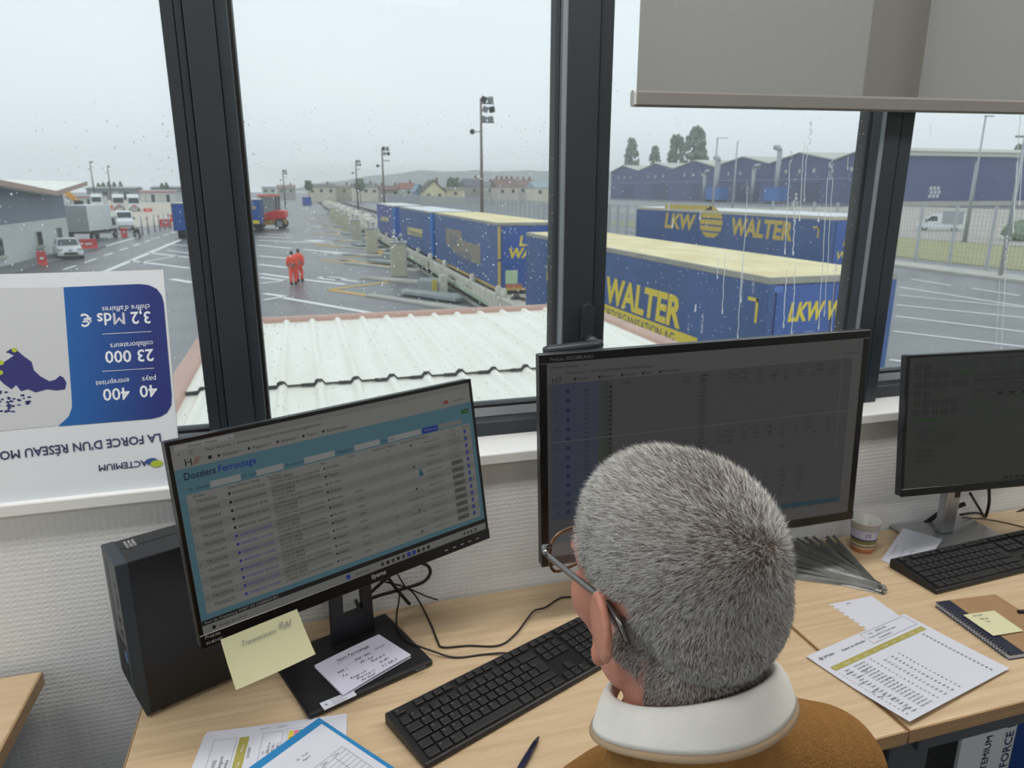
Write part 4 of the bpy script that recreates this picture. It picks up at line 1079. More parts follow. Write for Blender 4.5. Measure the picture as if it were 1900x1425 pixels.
# ---- papers, blue folder and form at the bottom left
def quadsheet(TL, ex, ey, w, h): return [TL, TL + ex * w, TL + ex * w - ey * h, TL - ey * h]
base = PZ(384, 1359, DESK + .0015); e = (PZ(628, 1331, DESK + .0015) - base); exp_ = e.normalized(); eyp = Vector((-exp_.y, exp_.x, 0))
labs = ['topmost white printed sheet with olive band and coloured cells under the blue folder', 'second white sheet of the paper pile under the blue folder', 'lowest sheet of the paper pile under the blue folder']
for k in range(3):
    rot = Matrix.Rotation(radians((0, 2.2, -2.4)[k]), 4, 'Z')
    TLk = Vector((base.x + (0, .004, -.003)[k], base.y + (0, -.002, -.004)[k], DESK + .0022 - .0007 * k)); ex = rot @ exp_; ey = rot @ eyp
    q = quadsheet(TLk, ex, ey, .214 + .006 * k, .29)
    t = empty('printed_sheet', q[3], label=labs[k], cat='paper'); t['group'] = 'pile of printed sheets under the blue folder'
    B(sheet(q, None, 3, 3), 'paper_sheet', M_paper, t)
    if k == 0:
        f0 = Fr(TLk + Vector((0, 0, .0005)), ex, ey)
        pk, gr_, ol = MB(), MB(), MB()
        f0.frame(gr_, .016, .052, -.16, -.022, .0006, 0); f0.rect(ol, .056, .071, -.18, -.022, 0); f0.frame(gr_, .092, .124, -.11, -.018, .0006, 0); f0.frame(gr_, .130, .168, -.11, -.015, .0005, 0)
        def up(mb, s, u, v, size, **kw): text(mb, s, f0.P(u, v, .0001), ey, -ex, size, **kw)
        for j, s in enumerate(('29/05', 'wagons', 'vides')): up(pk, s, .030 + .009 * j, -.085, .0085)
        for j, s in enumerate(('12', '508,10 m', '830,30 t', '910,80 t')): up(pk, s, .100 + .007 * j, -.065 + .0 * j, .0062)
        up(pk, '22550507', .078, -.07, .006)
        for c, (u, s) in zip(((220, 196, 70), (220, 130, 150), (90, 170, 130), (150, 180, 220)), ((.133, '24'), (.141, '622 m'), (.149, '13'), (.157, ''))):
            mb = MB(); f0.rect(mb, u, u + .0075, -.042, -.020, .0001); B(mb, 'colour_cell', mat('cell_%d' % c[0] + str(c[2]), S(*c), .7), t)
            if s: up(pk, s, u + .006, -.040, .0056, bold=True)
        for j in range(2): scribble(gr_, f0.P(.085 + .028 * j, -.010, .0003), ex, ey, .014, .005, .0006, 91 + j, 6)
        w_ = MB()
        for j, s in enumerate(('Train', 'Rame', 'Voie', 'Heure')): up(w_, s, .066, -.15 + .032 * j, .006)
        B(pk, 'print', M_ink, t); B(gr_, 'rules', M_inkg, t); B(ol, 'olive_band', M_olive, t); B(w_, 'band_print', M_white, t)
ap = PZ(592, 1331, DESK + .006); ap.z = 0
d1 = (PZ(460, 1425, DESK + .006) - PZ(592, 1331, DESK + .006)); d1.z = 0; d1.normalize(); d2 = Vector((-d1.y, d1.x, 0))
zf_ = DESK + .0042
TRp = Vector((ap.x, ap.y, zf_))
q = [TRp + d1 * .235, TRp, TRp + d2 * .32, TRp + d1 * .235 + d2 * .32]
bf = empty('card_folder', q[3], label='bright blue card folder lying on the paper pile at the bottom', cat='folder')
B(sheet(q, None, 2, 2, .0012), 'folder_card', mat('blue_card', S(38, 128, 186), .6, var=.04, vscale=8), bf)
q2 = [TRp + d1 * .226 + d2 * .016, TRp + d1 * .007 + d2 * .016, TRp + d1 * .007 + d2 * .305, TRp + d1 * .226 + d2 * .305]
q2 = [p + Vector((0, 0, .0016)) for p in q2]
fs_ = empty('printed_form', q2[3], label='white form with an empty ruled table lying on the blue folder', cat='paper')
B(sheet(q2, None, 2, 2), 'paper_sheet', M_paper, fs_)
fq = Fr(q2[0] + Vector((0, 0, .0005)), -d1, -d2)
pk, gr_ = MB(), MB()
fq.text(pk, 'FICHE DE PREPARATION', .028, -.075, 0, .0085, bold=True)
for s, u, v in (('N° Train', .145, -.034), ('Agent', .150, -.042), ('Numéro train', .105, -.052), ('Nombre essieux', .105, -.060)): fq.text(pk, s, u, v, 0, .0058)
for c_ in range(5): stroke(gr_, [fq.P(.118 + .022 * c_, -.066 + .0 * c_, .0002), fq.P(.118 + .022 * c_, -.27, .0002)], (0, 0, 1), .0005)
for r_ in range(22): stroke(gr_, [fq.P(.118, -.066 - .0093 * r_, .0002), fq.P(.206, -.066 - .0093 * r_, .0002)], (0, 0, 1), .0005)
for c_, s in enumerate(('N° wagon', 'Plomb', 'Etat', 'Obs')): fq.text(pk, s, .120 + .022 * c_, -.073, .0001, .0048)
B(pk, 'print', M_ink, fs_); B(gr_, 'table_rules', M_inkg, fs_)

# ---- pen
pa = PZ(1000, 1366, DESK + .006); pd = (PZ(966, 1425, DESK + .006) - pa).normalized()
pen = empty('ballpoint_pen', (pa.x, pa.y, DESK), label='dark blue ballpoint pen lying between keyboard and man', cat='pen')
M_pen = mat('navy_plastic', S(28, 30, 62), .25)
z6 = Vector((0, 0, .0057)); z0 = Vector((0, 0, 0))
pd.z = 0
MB().tube([pd * .016 + z6, pd * .05 + z6, pd * .11 + z6, pd * .138 + z6], [.0042, .0052, .0054, .0050], 14).build('barrel', M_pen, pen, smooth=True)
MB().tube([z6 * 1.0, pd * .004 + z6, pd * .016 + z6], [.0007, .0018, .0040], 12).build('tip', M_black, pen, smooth=True)
MB().bar(pd * .098 + z6 + Vector((0, 0, .0062)), pd * .136 + z6 + Vector((0, 0, .0062)), .0034, .0014).build('clip', M_steel, pen)

# ---- cables
M_cab = mat('black_cable', S(20, 20, 22), .5)
def smooth_path(pts, n=5):
    pts = [Vector(p) for p in pts]; out = []
    for i in range(len(pts) - 1):
        p0 = pts[max(i - 1, 0)]; p1 = pts[i]; p2 = pts[i + 1]; p3 = pts[min(i + 2, len(pts) - 1)]
        for k in range(n):
            t = k / n
            out.append(.5 * ((2 * p1) + (p2 - p0) * t + (2 * p0 - 5 * p1 + 4 * p2 - p3) * t * t + (3 * p1 - p0 - 3 * p2 + p3) * t ** 3))
    return out + [pts[-1]]
def cable(name, label, pts, r, cat='cable'):
    pts = smooth_path(pts); o = MB().tube([p - pts[0] for p in pts], r, 8).build(name, M_cab, smooth=True, loc=pts[0]); tag(o, label, cat); return o
zc = DESK + .0025
cable('keyboard_cable', 'thin black cable running over the monitor base to the keyboard', [PY(712, 1068, 1.30), PY(740, 1098, 1.315), PZ(736, 1140, zc + .02), PZ(738, 1166, zc + .014), PZ(758, 1190, zc + .014), PZ(805, 1209, zc + .006), PZ(846, 1220, zc), PZ(900, 1214, zc), PZ(940, 1212, zc + .004), PZ(974, 1219, zc + .012)], .0019)
cable('mouse_cable', 'thin black cable curving across the open desk towards the man', [PY(706, 1078, 1.31), PY(757, 1092, 1.325), PZ(780, 1120, zc + .004), PZ(800, 1160, zc), PZ(812, 1190, zc), PZ(822, 1201, zc), PZ(870, 1198, zc), PZ(924, 1198, zc), PZ(955, 1178, zc + .003), PZ(980, 1146, zc + .006), PZ(992, 1133, zc + .006), PZ(1012, 1127, zc + .003), PZ(1035, 1112, zc), PZ(1052, 1108, zc), PZ(1110, 1112, zc), PZ(1180, 1150, zc)], .0019)
cable('power_cable', 'thick black cable looping behind the lower edge of the left monitor', [fn.P(.006, .085, .02), fn.P(.012, .06, .024), PY(670, 1118, 1.27), PY(715, 1075, 1.29), PY(735, 1060, 1.30)], .0034)
cable('power_cable', 'thick black cable loop hanging against the wall beside the left monitor', [PY(672, 1118, 1.315), PY(700, 1106, 1.32), PY(750, 1092, 1.33), PY(785, 1080, 1.335), PY(798, 1064, 1.335), PY(794, 1050, 1.33), PY(778, 1044, 1.32)], .0036)
cable('power_cable', 'short thick black cable dropping behind the desk below the loop', [PY(716, 1066, 1.30), PY(735, 1092, 1.325), PY(752, 1112, 1.338), PY(760, 1121, 1.344)], .0036)
cable('thin_cable', 'thin black cable reaching the desk rear edge right of the loop', [PY(736, 1062, 1.32), PY(752, 1088, 1.335), PY(768, 1096, 1.335), PY(790, 1106, 1.34), PY(812, 1113, 1.343)], .0016)
for k, pts in enumerate(([PY(1707, 978, 1.335), PY(1725, 965, 1.335), PY(1748, 950, 1.325), PY(1790, 935, 1.31)], [PY(1800, 915, 1.3), PY(1815, 940, 1.32), PY(1830, 962, 1.335), PY(1850, 965, 1.335), PY(1900, 945, 1.335)], [PY(1835, 905, 1.3), PY(1835, 935, 1.32), PY(1828, 962, 1.338)], [PY(1782, 955, 1.30), PY(1815, 952, 1.32), PY(1835, 966, 1.338)], [PZ(1785, 960, DESK + .02), PZ(1840, 965, zc), PZ(1900, 978, zc)])):
    cable('monitor_cable', ('black cable bundle emerging left of the silver neck', 'black cable sagging right of the silver neck', 'straight black cable behind the rightmost monitor', 'black cable passing through the silver neck', 'thin black cable lying on the desk behind the right keyboard')[k], pts, (.006, .0032, .004, .0032, .0016)[k])

# ---- poster board leaning upside down on the sill
bb = PY(338, 905, 1.345); bb.z = SILL; bt = PY(313, 500, 1.436); bt.x = bb.x
up_ = (bt - bb); BH = up_.length
fB = Fr(bb, (1, 0, 0), up_)
pb = empty('poster_board', bb, label='white poster board standing upside down on the sill with map and blue panel', cat='poster')
BWd = .62
mb = MB(); fB.box(mb, -BWd, 0, 0, BH, -.006, 0); B(mb, 'board', M_board, pb)
def bp_(x, y, w=.0006): return PLANE(x, y, fB.o, fB.n) + fB.n * w
mb = MB(); mb.poly([bp_(x, y) for x, y in ((-300, 538), (118, 533), (133, 735), (134, 755), (128, 772), (117, 783), (104, 790), (0, 800), (-300, 826))]); B(mb, 'grey_map_field', mat('grey_print', S(196, 199, 203), .5), pb)
def blue_mat():
    m = mat('blue_gradient_print', S(24, 66, 138), .45); nt = m.node_tree; b = nt.nodes['Principled BSDF']
    tc = nt.nodes.new('ShaderNodeTexCoord'); sp = nt.nodes.new('ShaderNodeSeparateXYZ'); nt.links.new(tc.outputs['Generated'], sp.inputs[0])
    rp = nt.nodes.new('ShaderNodeValToRGB'); rp.color_ramp.elements[0].color = S(22, 98, 170); rp.color_ramp.elements[1].color = S(32, 46, 116); rp.color_ramp.elements[1].position = .85
    nt.links.new(sp.outputs['X'], rp.inputs['Fac']); nt.links.new(rp.outputs['Color'], b.inputs['Base Color']); return m
pts = [(118, 533), (258, 527), (276, 529), (291, 536), (300, 548), (304, 562), (319, 735), (318, 752), (310, 766), (298, 773), (282, 777), (108, 791), (117, 783), (128, 772), (134, 755), (133, 735)]
mb = MB(); mb.poly([bp_(x, y, .0008) for x, y in pts]); B(mb, 'blue_panel', blue_mat(), pb)
M_navy = mat('navy_print', S(42, 44, 110), .5)
mb = MB()
Z = lambda x, y: bp_(x * .351, 480 + y * .351, .001)
mb.poly([Z(*p) for p in ((30, 495), (60, 476), (95, 488), (130, 518), (168, 545), (180, 590), (215, 622), (262, 648), (292, 640), (318, 618), (336, 628), (352, 655), (345, 690), (300, 697), (250, 690), (190, 707), (150, 690), (112, 700), (86, 668), (62, 690), (22, 662), (0, 640), (-90, 640), (-120, 600), (-60, 545), (0, 560), (32, 540), (74, 512), (46, 498))])
rg = random.Random(8)
for k in range(46):
    cx, cy = rg.uniform(-40, 190), rg.uniform(700, 810)
    if cy > 880 - cx * .75: continue
    n = 7; mb.poly([Z(cx + rg.uniform(4, 16) * cos(2 * pi * i / n), cy + rg.uniform(2, 9) * sin(2 * pi * i / n)) for i in range(n)])
B(mb, 'map_print', M_navy, pb)
mb = MB()
for x, y in ((78, 483), (8, 550), (4, 602)): 
    c = Z(x, y); mb.poly([c + fB.x * .0042 * cos(a) + fB.y * .0042 * sin(a) + fB.n * .0004 for a in [i * pi / 6 for i in range(12)]])
B(mb, 'map_dots', mat('lime_print', S(170, 186, 60), .5), pb)
def utext(mb, s, x0, y0, x1, y1, cap, bold=True):
    a, b = bp_(x0, y0, .0012), bp_(x1, y1, .0012); L_ = (b - a).length
    size = cap / 1317 * 1.45 * 1.03 / .70; sx = L_ / text_w(s, size)
    text(mb, s, a, (b - a), fB.n.cross(b - a), size, bold=bold, sx=sx)
mb = MB()
utext(mb, "chiffre d'affaires", 278, 564, 189, 570, 8.5, False); utext(mb, '3,2 Mds €', 280, 578, 148, 583, 19)
utext(mb, 'collaborateurs', 284, 632, 204, 638, 8.5, False); utext(mb, '23 000', 285, 648, 194, 652, 19)
utext(mb, 'pays', 290, 698, 263, 700, 8.5, False); utext(mb, 'entreprises', 240, 701, 177, 708, 8.5, False); utext(mb, '40', 291, 714, 258, 716, 19); utext(mb, '400', 240, 719, 190, 722, 19)
for a, b in (((281, 615), (190, 620)), ((286, 683), (190, 689))): stroke(mb, [bp_(*a, .0012), bp_(*b, .0012)], fB.n, .0008)
B(mb, 'white_print', mat('white_print', S(226, 230, 236), .5), pb)
mb = MB(); utext(mb, "LA FORCE D'UN RÉSEAU MO", 299, 804, -2, 838, 13.5); utext(mb, 'NDIAL', -8, 838.5, -80, 846, 13.5); utext(mb, 'ACTEMIUM', 273, 853, 182, 863, 10)
B(mb, 'heading_print', mat('slate_print', S(48, 50, 92), .5), pb)
for nm, x, y, c in (('logo_oval_blue', 282, 856, (52, 76, 140)), ('logo_oval_lime', 291, 860, (168, 182, 50))):
    mb = MB(); c0 = bp_(x, y, .0013 if 'blue' in nm else .0016); mb.poly([c0 + fB.x * .0105 * cos(a) + fB.y * .0062 * sin(a) for a in [i * pi / 10 for i in range(20)]]); B(mb, nm, mat(nm, S(*c), .5), pb)

# ---- second poster board under the right desk
b2y = 1.05
p0 = PY(1780, 1400, b2y); p1 = PY(1880, 1380, b2y)
b2 = empty('poster_board', (p0.x, b2y, 0), label='white poster board with sideways lettering standing under the right desk', cat='poster')
MB().box(0, .55, 0, .008, .001, .64).build('board', M_board, b2)
mb = MB(); mb.quad((p1.x - p0.x, -.0006, .002), (.50, -.0006, .002), (.50, -.0006, .58), (p1.x - p0.x, -.0006, .58)); mb.build('blue_panel', mat('deep_blue_print', S(22, 62, 130), .5), b2)
mb = MB(); q0 = PY(1829, 1425, b2y); text(mb, 'ACTEMIUM', (q0.x - p0.x, -.0008, PY(1829, 1366, b2y).z - text_w('ACTEMIUM', .0285)), (0, 0, 1), (-1, 0, 0), .0285, bold=True)
q0 = PY(1866, 1425, b2y); text(mb, "LA FORCE D'UN RÉSEAU", (q0.x - p0.x, -.0008, PY(1866, 1422, b2y).z - text_w('LA ', .035)), (0, 0, 1), (-1, 0, 0), .035, bold=True); mb.build('heading_print', mat('slate_print2', S(48, 50, 92), .5), b2)
# ------------------------------------------------------------------ the seated man
def remeshed(mb, voxel, smooth=4, name='tmp', fac=.5):
    me = bpy.data.meshes.new(name); me.from_pydata(mb.v, [], mb.f); me.update()
    bm = bmesh.new(); bm.from_mesh(me); bmesh.ops.remove_doubles(bm, verts=bm.verts, dist=1e-6); bmesh.ops.recalc_face_normals(bm, faces=bm.faces); bm.to_mesh(me); bm.free()
    o = bpy.data.objects.new(name, me); COL.objects.link(o)
    r = o.modifiers.new('r', 'REMESH'); r.mode = 'VOXEL'; r.voxel_size = voxel
    if smooth:
        s = o.modifiers.new('s', 'SMOOTH'); s.iterations = smooth; s.factor = fac
    bpy.context.view_layer.update()
    res = bpy.data.meshes.new_from_object(o.evaluated_get(bpy.context.evaluated_depsgraph_get()))
    bpy.data.objects.remove(o); bpy.data.meshes.remove(me)
    res.name = name; res.materials.clear(); return res
def capsule(mb, a, b, ra, rb, n=14, k=6):
    a, b = Vector(a), Vector(b)
    pts = [a.lerp(b, i / k) for i in range(k + 1)]; rs = [ra + (rb - ra) * i / k for i in range(k + 1)]
    mb.tube(pts, rs, n); mb.ell(a, ra, n, 8); mb.ell(b, rb, n, 8)

HD = CAM + ray(1249, 1060) * .60
hyaw = radians(13)
Fh = Vector((-sin(hyaw), cos(hyaw), 0)); Xh = Vector((cos(hyaw), sin(hyaw), 0)); ZU = Vector((0, 0, 1))
hp = radians(4)          # chin down
Yh = Fh * cos(hp) - ZU * sin(hp); Zh = ZU * cos(hp) + Fh * sin(hp)
hroll = radians(0)
Xh2 = Xh * cos(hroll) + Zh * sin(hroll); Zh2 = Zh * cos(hroll) - Xh * sin(hroll)
HS = .96
HM = Matrix((Xh2 * HS, Yh * HS, Zh2 * HS)).transposed().to_4x4(); HM.translation = HD
def hl(x, y, z): return HM @ Vector((x, y, z))

hb = MB()
hb.ell((0, -.010, .018), (.076, .094, .088), 28, 20)
hb.ell((0, .018, .030), (.070, .074, .073), 24, 18)
hb.ell((0, -.052, -.010), (.063, .052, .062), 24, 16)
hb.ell((0, .042, .012), (.067, .055, .064), 24, 16)
hb.ell((0, .048, -.045), (.057, .048, .062), 24, 16)
for sx in (-1, 1):
    hb.ell((sx * .040, .054, -.036), (.026, .032, .032)); hb.ell((sx * .046, .014, -.072), (.018, .032, .034))
    hb.ell((sx * .027, .086, .002), (.024, .012, .009)); hb.ell((sx * .012, .104, -.047), (.008, .009, .008))
    # ear: shell, rim and lobe
    R = Matrix.Rotation(sx * radians(17), 3, 'Z') @ Matrix.Rotation(radians(-14), 3, 'X')
    hb.ell(Vector((sx * .083, -.008, -.026)), (.0062, .0175, .029), 16, 12, R)
    rim = []
    for k in range(15):
        a = radians(-40 + k * 17)
        p = R @ Vector((sx * .001, -.0165 * cos(a) * 1.0, .029 * sin(a))) + Vector((sx * .0835, -.008, -.026)); rim.append(p)
    hb.tube(rim, .0040, 8)
    hb.ell(Vector((sx * .080, .002, -.055)), (.0062, .0092, .0115), 12, 8)
hb.ell((0, .042, -.090), (.050, .046, .030)); hb.ell((0, .080, -.104), (.022, .018, .018), 14, 9)
capsule(hb, (0, .092, -.004), (0, .112, -.042), .008, .0115); hb.ell((0, .094, -.079), (.021, .009, .0065)); hb.ell((0, .092, -.089), (.018, .009, .0065))
capsule(hb, (0, -.024, -.075), (0, -.030, -.10), .057, .058)
hb.xf(HM)
# neck, torso, arms in world space
NB = HD - Fh * .040 - ZU * .135
hb_neck0 = hl(0, -.026, -.085)
capsule(hb, hb_neck0, NB - ZU * .03, .056, .064, 20)
hb.ell(HD - Fh * .030 - ZU * .140, (.061, .065, .036), 20, 12)
tyaw = radians(16); Ft = Vector((-sin(tyaw), cos(tyaw), 0)); Xt = Vector((cos(tyaw), sin(tyaw), 0))
SH = {1: NB + Xt * .198 - ZU * .135, -1: NB - Xt * .150 - ZU * .185}
for s in (-1, 1): capsule(hb, NB - ZU * .04, SH[s], .04, .042)
capsule(hb, NB - ZU * .16, NB - ZU * .42 - Ft * .05, .09, .12, 20)
WR = {1: Vector((.565, .770, DESK + .035)), -1: Vector((.120, .640, DESK + .03))}
EL = {1: SH[1] + Vector((.085, .04, -.27)), -1: SH[-1] + Vector((-.06, .06, -.27))}
for s in (-1, 1):
    capsule(hb, SH[s], EL[s], .045, .036); capsule(hb, EL[s], WR[s], .036, .025)
    fd = (WR[s] - EL[s]); fd.z = 0; fd.normalize(); sd = Vector((fd.y, -fd.x, 0))
    pm = WR[s] + fd * .045 - ZU * .008
    Mx = Matrix((sd, fd, ZU)).transposed()
    hb.ell(pm, (.040, .050, .014), 16, 10, Mx)
    for k, (o_, L_) in enumerate(((-.030, .062), (-.010, .074), (.010, .078), (.030, .070))):
        a = pm + fd * .038 + sd * (o_ * s); m_ = a + fd * L_ * .5 + ZU * .006; e_ = m_ + fd * L_ * .42 - ZU * .014
        capsule(hb, a, m_, .009, .0085, 10, 3); capsule(hb, m_, e_, .0085, .007, 10, 3)
    a = pm - fd * .02 - sd * (.034 * s); m_ = a + fd * .03 - sd * (.018 * s); capsule(hb, a, m_, .011, .0095, 10, 3); capsule(hb, m_, m_ + fd * .03, .0095, .008, 10, 3)
# seated hips and legs under the desk
HIP = NB - ZU * .52 - Ft * .06
hb.ell(HIP, (.16, .15, .13), 18, 12)
for s in (-1, 1):
    kn = HIP + Ft * .44 + Xt * (.10 * s) + ZU * .0; hp_ = HIP + Xt * (.09 * s); an = Vector((kn.x, kn.y, .09)) - Ft * .02
    capsule(hb, hp_, kn, .085, .058); capsule(hb, kn, an, .055, .038); capsule(hb, Vector((an.x, an.y, .045)), Vector((an.x, an.y, .04)) + Ft * .16, .045, .035)
def skin_mat():
    m = mat('skin', S(190, 132, 113), .5, var=.08, vscale=26, bump=.08, bscale=260, spec=.35, sub=.08); return m
M_skin = skin_mat()
body = remeshed(hb, .0030, 4, 'person')
person = mk('person', body, M_skin, smooth=True)
tag(person, 'grey-haired man in brown sweater and glasses seated with his back turned', 'person')

# sweater
M_swe = mat('brown_wool', S(146, 106, 60), .9, var=.10, vscale=90, bump=.5, bscale=420, spec=.1)
sb = MB()
capsule(sb, SH[-1], SH[1], .058, .062, 20)
capsule(sb, NB - ZU * .06, NB - ZU * .020, .080, .072, 24)
for s in (-1, 1):
    capsule(sb, NB - ZU * (.030 if s > 0 else .055) + Xt * .02 * s, SH[s] + ZU * .002, .060 if s > 0 else .048, .062, 20)
    capsule(sb, SH[s], EL[s], .064, .050, 18); capsule(sb, EL[s], WR[s] - (WR[s] - EL[s]).normalized() * .02, .050, .036, 16)
capsule(sb, NB - ZU * .20 - Ft * .0, NB - ZU * .46 - Ft * .05, .150, .165, 24)
sb.ell(NB - ZU * .19 + Ft * .04, (.165, .12, .12), 20, 14, Matrix((Xt, Ft, ZU)).transposed())
sb.ell(NB - ZU * .10 - Ft * .030, (.11, .085, .075), 20, 14, Matrix((Xt, Ft, ZU)).transposed())
sw = remeshed(sb, .006, 6, 'sweater')
o = mk('sweater', sw, M_swe, person, smooth=True)
tr_m = mat('dark_trousers', S(44, 46, 54), .9)
tb = MB(); tb.ell(HIP, (.172, .162, .14), 18, 12)
for s in (-1, 1):
    kn = HIP + Ft * .44 + Xt * (.10 * s); hp_ = HIP + Xt * (.09 * s); an = Vector((kn.x, kn.y, .11)) - Ft * .02
    capsule(tb, hp_, kn, .094, .066); capsule(tb, kn, an, .063, .05)
mk('trousers', remeshed(tb, .009, 4, 'trousers'), tr_m, person, smooth=True)

# polo collar: stand, fold and fall, open at the throat
M_col = mat('white_cotton', S(236, 234, 228), .85, var=.02, vscale=60, bump=.15, bscale=700, spec=.15)
CB = HD - Fh * .030 - ZU * .110
cax = (hb_neck0 - NB).normalized() * .45 + ZU * .55; cax.normalize()
cx = (Xt - cax * Xt.dot(cax)).normalized(); cy = cax.cross(cx)
def collar_ring(prof, a0, a1, n=56):
    vs = []
    for i in range(n + 1):
        a = a0 + (a1 - a0) * i / n            # angle measured from the front, clockwise
        back = .5 - .5 * cos(a)               # 0 front .. 1 back
        for (rad, z) in prof(back, a):
            vs.append(CB + cx * (sin(a) * rad * 1.0) + cy * (cos(a) * rad * 1.06) + cax * z)
    k = len(prof(0, 0)); fs = [(i * k + j, (i + 1) * k + j, (i + 1) * k + j + 1, i * k + j + 1) for i in range(n) for j in range(k - 1)]
    return MB().add(vs, fs)
def fall(back, a):
    wob = .0025 * sin(a * 3 + .6)
    top = -.004 + .058 * back; low = -.038 + .064 * back + wob
    r = .0605
    return [(r, -.01), (r + .001, top - .006), (r + .003, top), (r + .0065, top + .0012), (r + .0105, top - .0035), (r + .0145, (top + low) * .5 + .004), (r + .0190, low + .004), (r + .0205, low), (r + .0185, low + .0005), (r + .0120, (top + low) * .5), (r + .006, top - .010)]
col = collar_ring(fall, radians(16), radians(344))
co = col.build('collar', M_col, person, smooth=True)
def trim(back, a):
    wob = .0025 * sin(a * 3 + .6)
    low = -.038 + .064 * back + wob; r = .0605
    return [(r + .0165, low - .0005), (r + .0212, low - .0005), (r + .0230, low - .0050), (r + .0205, low - .0075), (r + .0160, low - .004)]
collar_ring(trim, radians(14), radians(346)).build('collar_edge', mat('tan_rib', S(172, 148, 120), .9), person, smooth=True)

# eyes
for s in (-1, 1):
    e = MB(); e.ell(hl(s * .031, .082, -.010), .0115, 14, 10); e.build('eye', mat('eye_white', S(225, 220, 212), .2), person, smooth=True)

# ---- hair: thousands of short strands grown from the scalp
HMi = HM.inverted()
def in_hair(p):
    x, y, z = p
    if abs(x) > .0795 and z < .012 and -.045 < y < .04: return 0
    if abs(x) > .070 and -.030 < y < .016 and z < .004: return 0
    if y > .056: lim = .050 + (y - .056) * 1.6
    elif y > .030: lim = -.012 + (y - .030) * 1.5
    elif y > .010: lim = -.034
    elif y > -.030: lim = -.062 - (.010 - y) * .5
    else: lim = -.130
    d = z - lim
    if y < -.02 and d < .03: return max(0.0, min(1.0, d / .03)) ** .8
    return 1.0 if d > 0 else 0.0
_ca = body.color_attributes.new('scalp', 'FLOAT_COLOR', 'POINT')
_buf = []
for v in body.vertices:
    c = HMi @ v.co; w = in_hair(c) if c.length < .19 and c.z > -.128 else 0.0
    _buf += [w, w, w, 1.0]
_ca.data.foreach_set('color', _buf)
_n = M_skin.node_tree; _b = _n.nodes['Principled BSDF']; _l = _b.inputs['Base Color'].links[0].from_socket
_v = _n.nodes.new('ShaderNodeVertexColor'); _v.layer_name = 'scalp'; _x = _n.nodes.new('ShaderNodeMix'); _x.data_type = 'RGBA'
_x.inputs['B'].default_value = S(112, 90, 80); _n.links.new(_v.outputs['Color'], _x.inputs['Factor']); _n.links.new(_l, _x.inputs['A']); _n.links.new(_x.outputs['Result'], _b.inputs['Base Color'])
bmh = bmesh.new(); bmh.from_mesh(body); bmesh.ops.triangulate(bmh, faces=bmh.faces)
tri = []; acc = 0.0
for f in bmh.faces:
    c = HMi @ f.calc_center_median()
    if c.z < -.122 or c.length > .19: continue
    w = in_hair(c)
    if w > 0:
        acc += f.calc_area() * w; tri.append((acc, [v.co.copy() for v in f.verts], [v.normal.copy() for v in f.verts]))
import bisect
accs = [t[0] for t in tri]
rg = random.Random(77)
NH = 72000
hv, hf, hc = [], [], []
WHL = Vector((.018, -.088, .052))
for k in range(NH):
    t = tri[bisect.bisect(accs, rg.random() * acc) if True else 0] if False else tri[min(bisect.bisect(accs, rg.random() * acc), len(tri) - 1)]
    a, b = rg.random(), rg.random()
    if a + b > 1: a, b = 1 - a, 1 - b
    P = t[1][0] + (t[1][1] - t[1][0]) * a + (t[1][2] - t[1][0]) * b
    Nn = (t[2][0] * (1 - a - b) + t[2][1] * a + t[2][2] * b).normalized()
    pl_ = HMi @ P; nl = (HMi.to_3x3() @ Nn)
    fl = pl_ - WHL
    low = max(0.0, min(1.0, (.035 - pl_.z) / .07))
    fl = fl.normalized() * (1 - low) + Vector((0, .25, -1.0)) * low
    fl = (fl - nl * fl.dot(nl)); fl = fl.normalized() if fl.length > 1e-5 else Vector((0, 1, 0))
    fl = fl + Vector((rg.gauss(0, .25), rg.gauss(0, .25), rg.gauss(0, .25)))
    top = max(0.0, min(1.0, (pl_.z + .03) / .09))
    L_ = (.0055 + .0060 * top) * rg.uniform(.75, 1.2)
    if pl_.z < -.06: L_ *= max(.35, 1 + (pl_.z + .06) / .07)
    up = .62 + .25 * top
    d0 = (nl * up + fl * .55).normalized(); d1 = (nl * (up * .55) + fl * .95).normalized()
    dw0 = HM.to_3x3() @ d0; dw1 = HM.to_3x3() @ d1
    p0 = P - Nn * .0008; p1 = p0 + dw0 * (L_ * .5); p2 = p1 + dw1 * (L_ * .55)
    s1 = dw0.cross(Vector((rg.random() - .5, rg.random() - .5, rg.random() - .5))).normalized(); s2 = dw0.cross(s1)
    w = .00014 * rg.uniform(.8, 1.25); o_ = len(hv)
    for pp, ww in ((p0, w), (p1, w * .95)):
        for q in range(3): hv.append(pp + (s1 * cos(q * 2.094) + s2 * sin(q * 2.094)) * ww)
    hv.append(p2)
    hf += [(o_, o_ + 1, o_ + 4, o_ + 3), (o_ + 1, o_ + 2, o_ + 5, o_ + 4), (o_ + 2, o_, o_ + 3, o_ + 5), (o_ + 3, o_ + 4, o_ + 6), (o_ + 4, o_ + 5, o_ + 6), (o_ + 5, o_ + 3, o_ + 6)]
    # grey at front and sides, browner nape; brown crown also darkened for its weaker light
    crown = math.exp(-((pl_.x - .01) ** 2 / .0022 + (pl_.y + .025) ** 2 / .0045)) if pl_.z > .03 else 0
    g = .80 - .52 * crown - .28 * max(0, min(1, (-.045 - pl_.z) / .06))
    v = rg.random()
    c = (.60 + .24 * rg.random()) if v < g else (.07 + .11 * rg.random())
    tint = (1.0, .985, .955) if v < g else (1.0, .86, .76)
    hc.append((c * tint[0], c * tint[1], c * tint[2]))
bmh.free()
hm_ = bpy.data.meshes.new('hair'); hm_.from_pydata([tuple(v) for v in hv], [], hf); hm_.update()
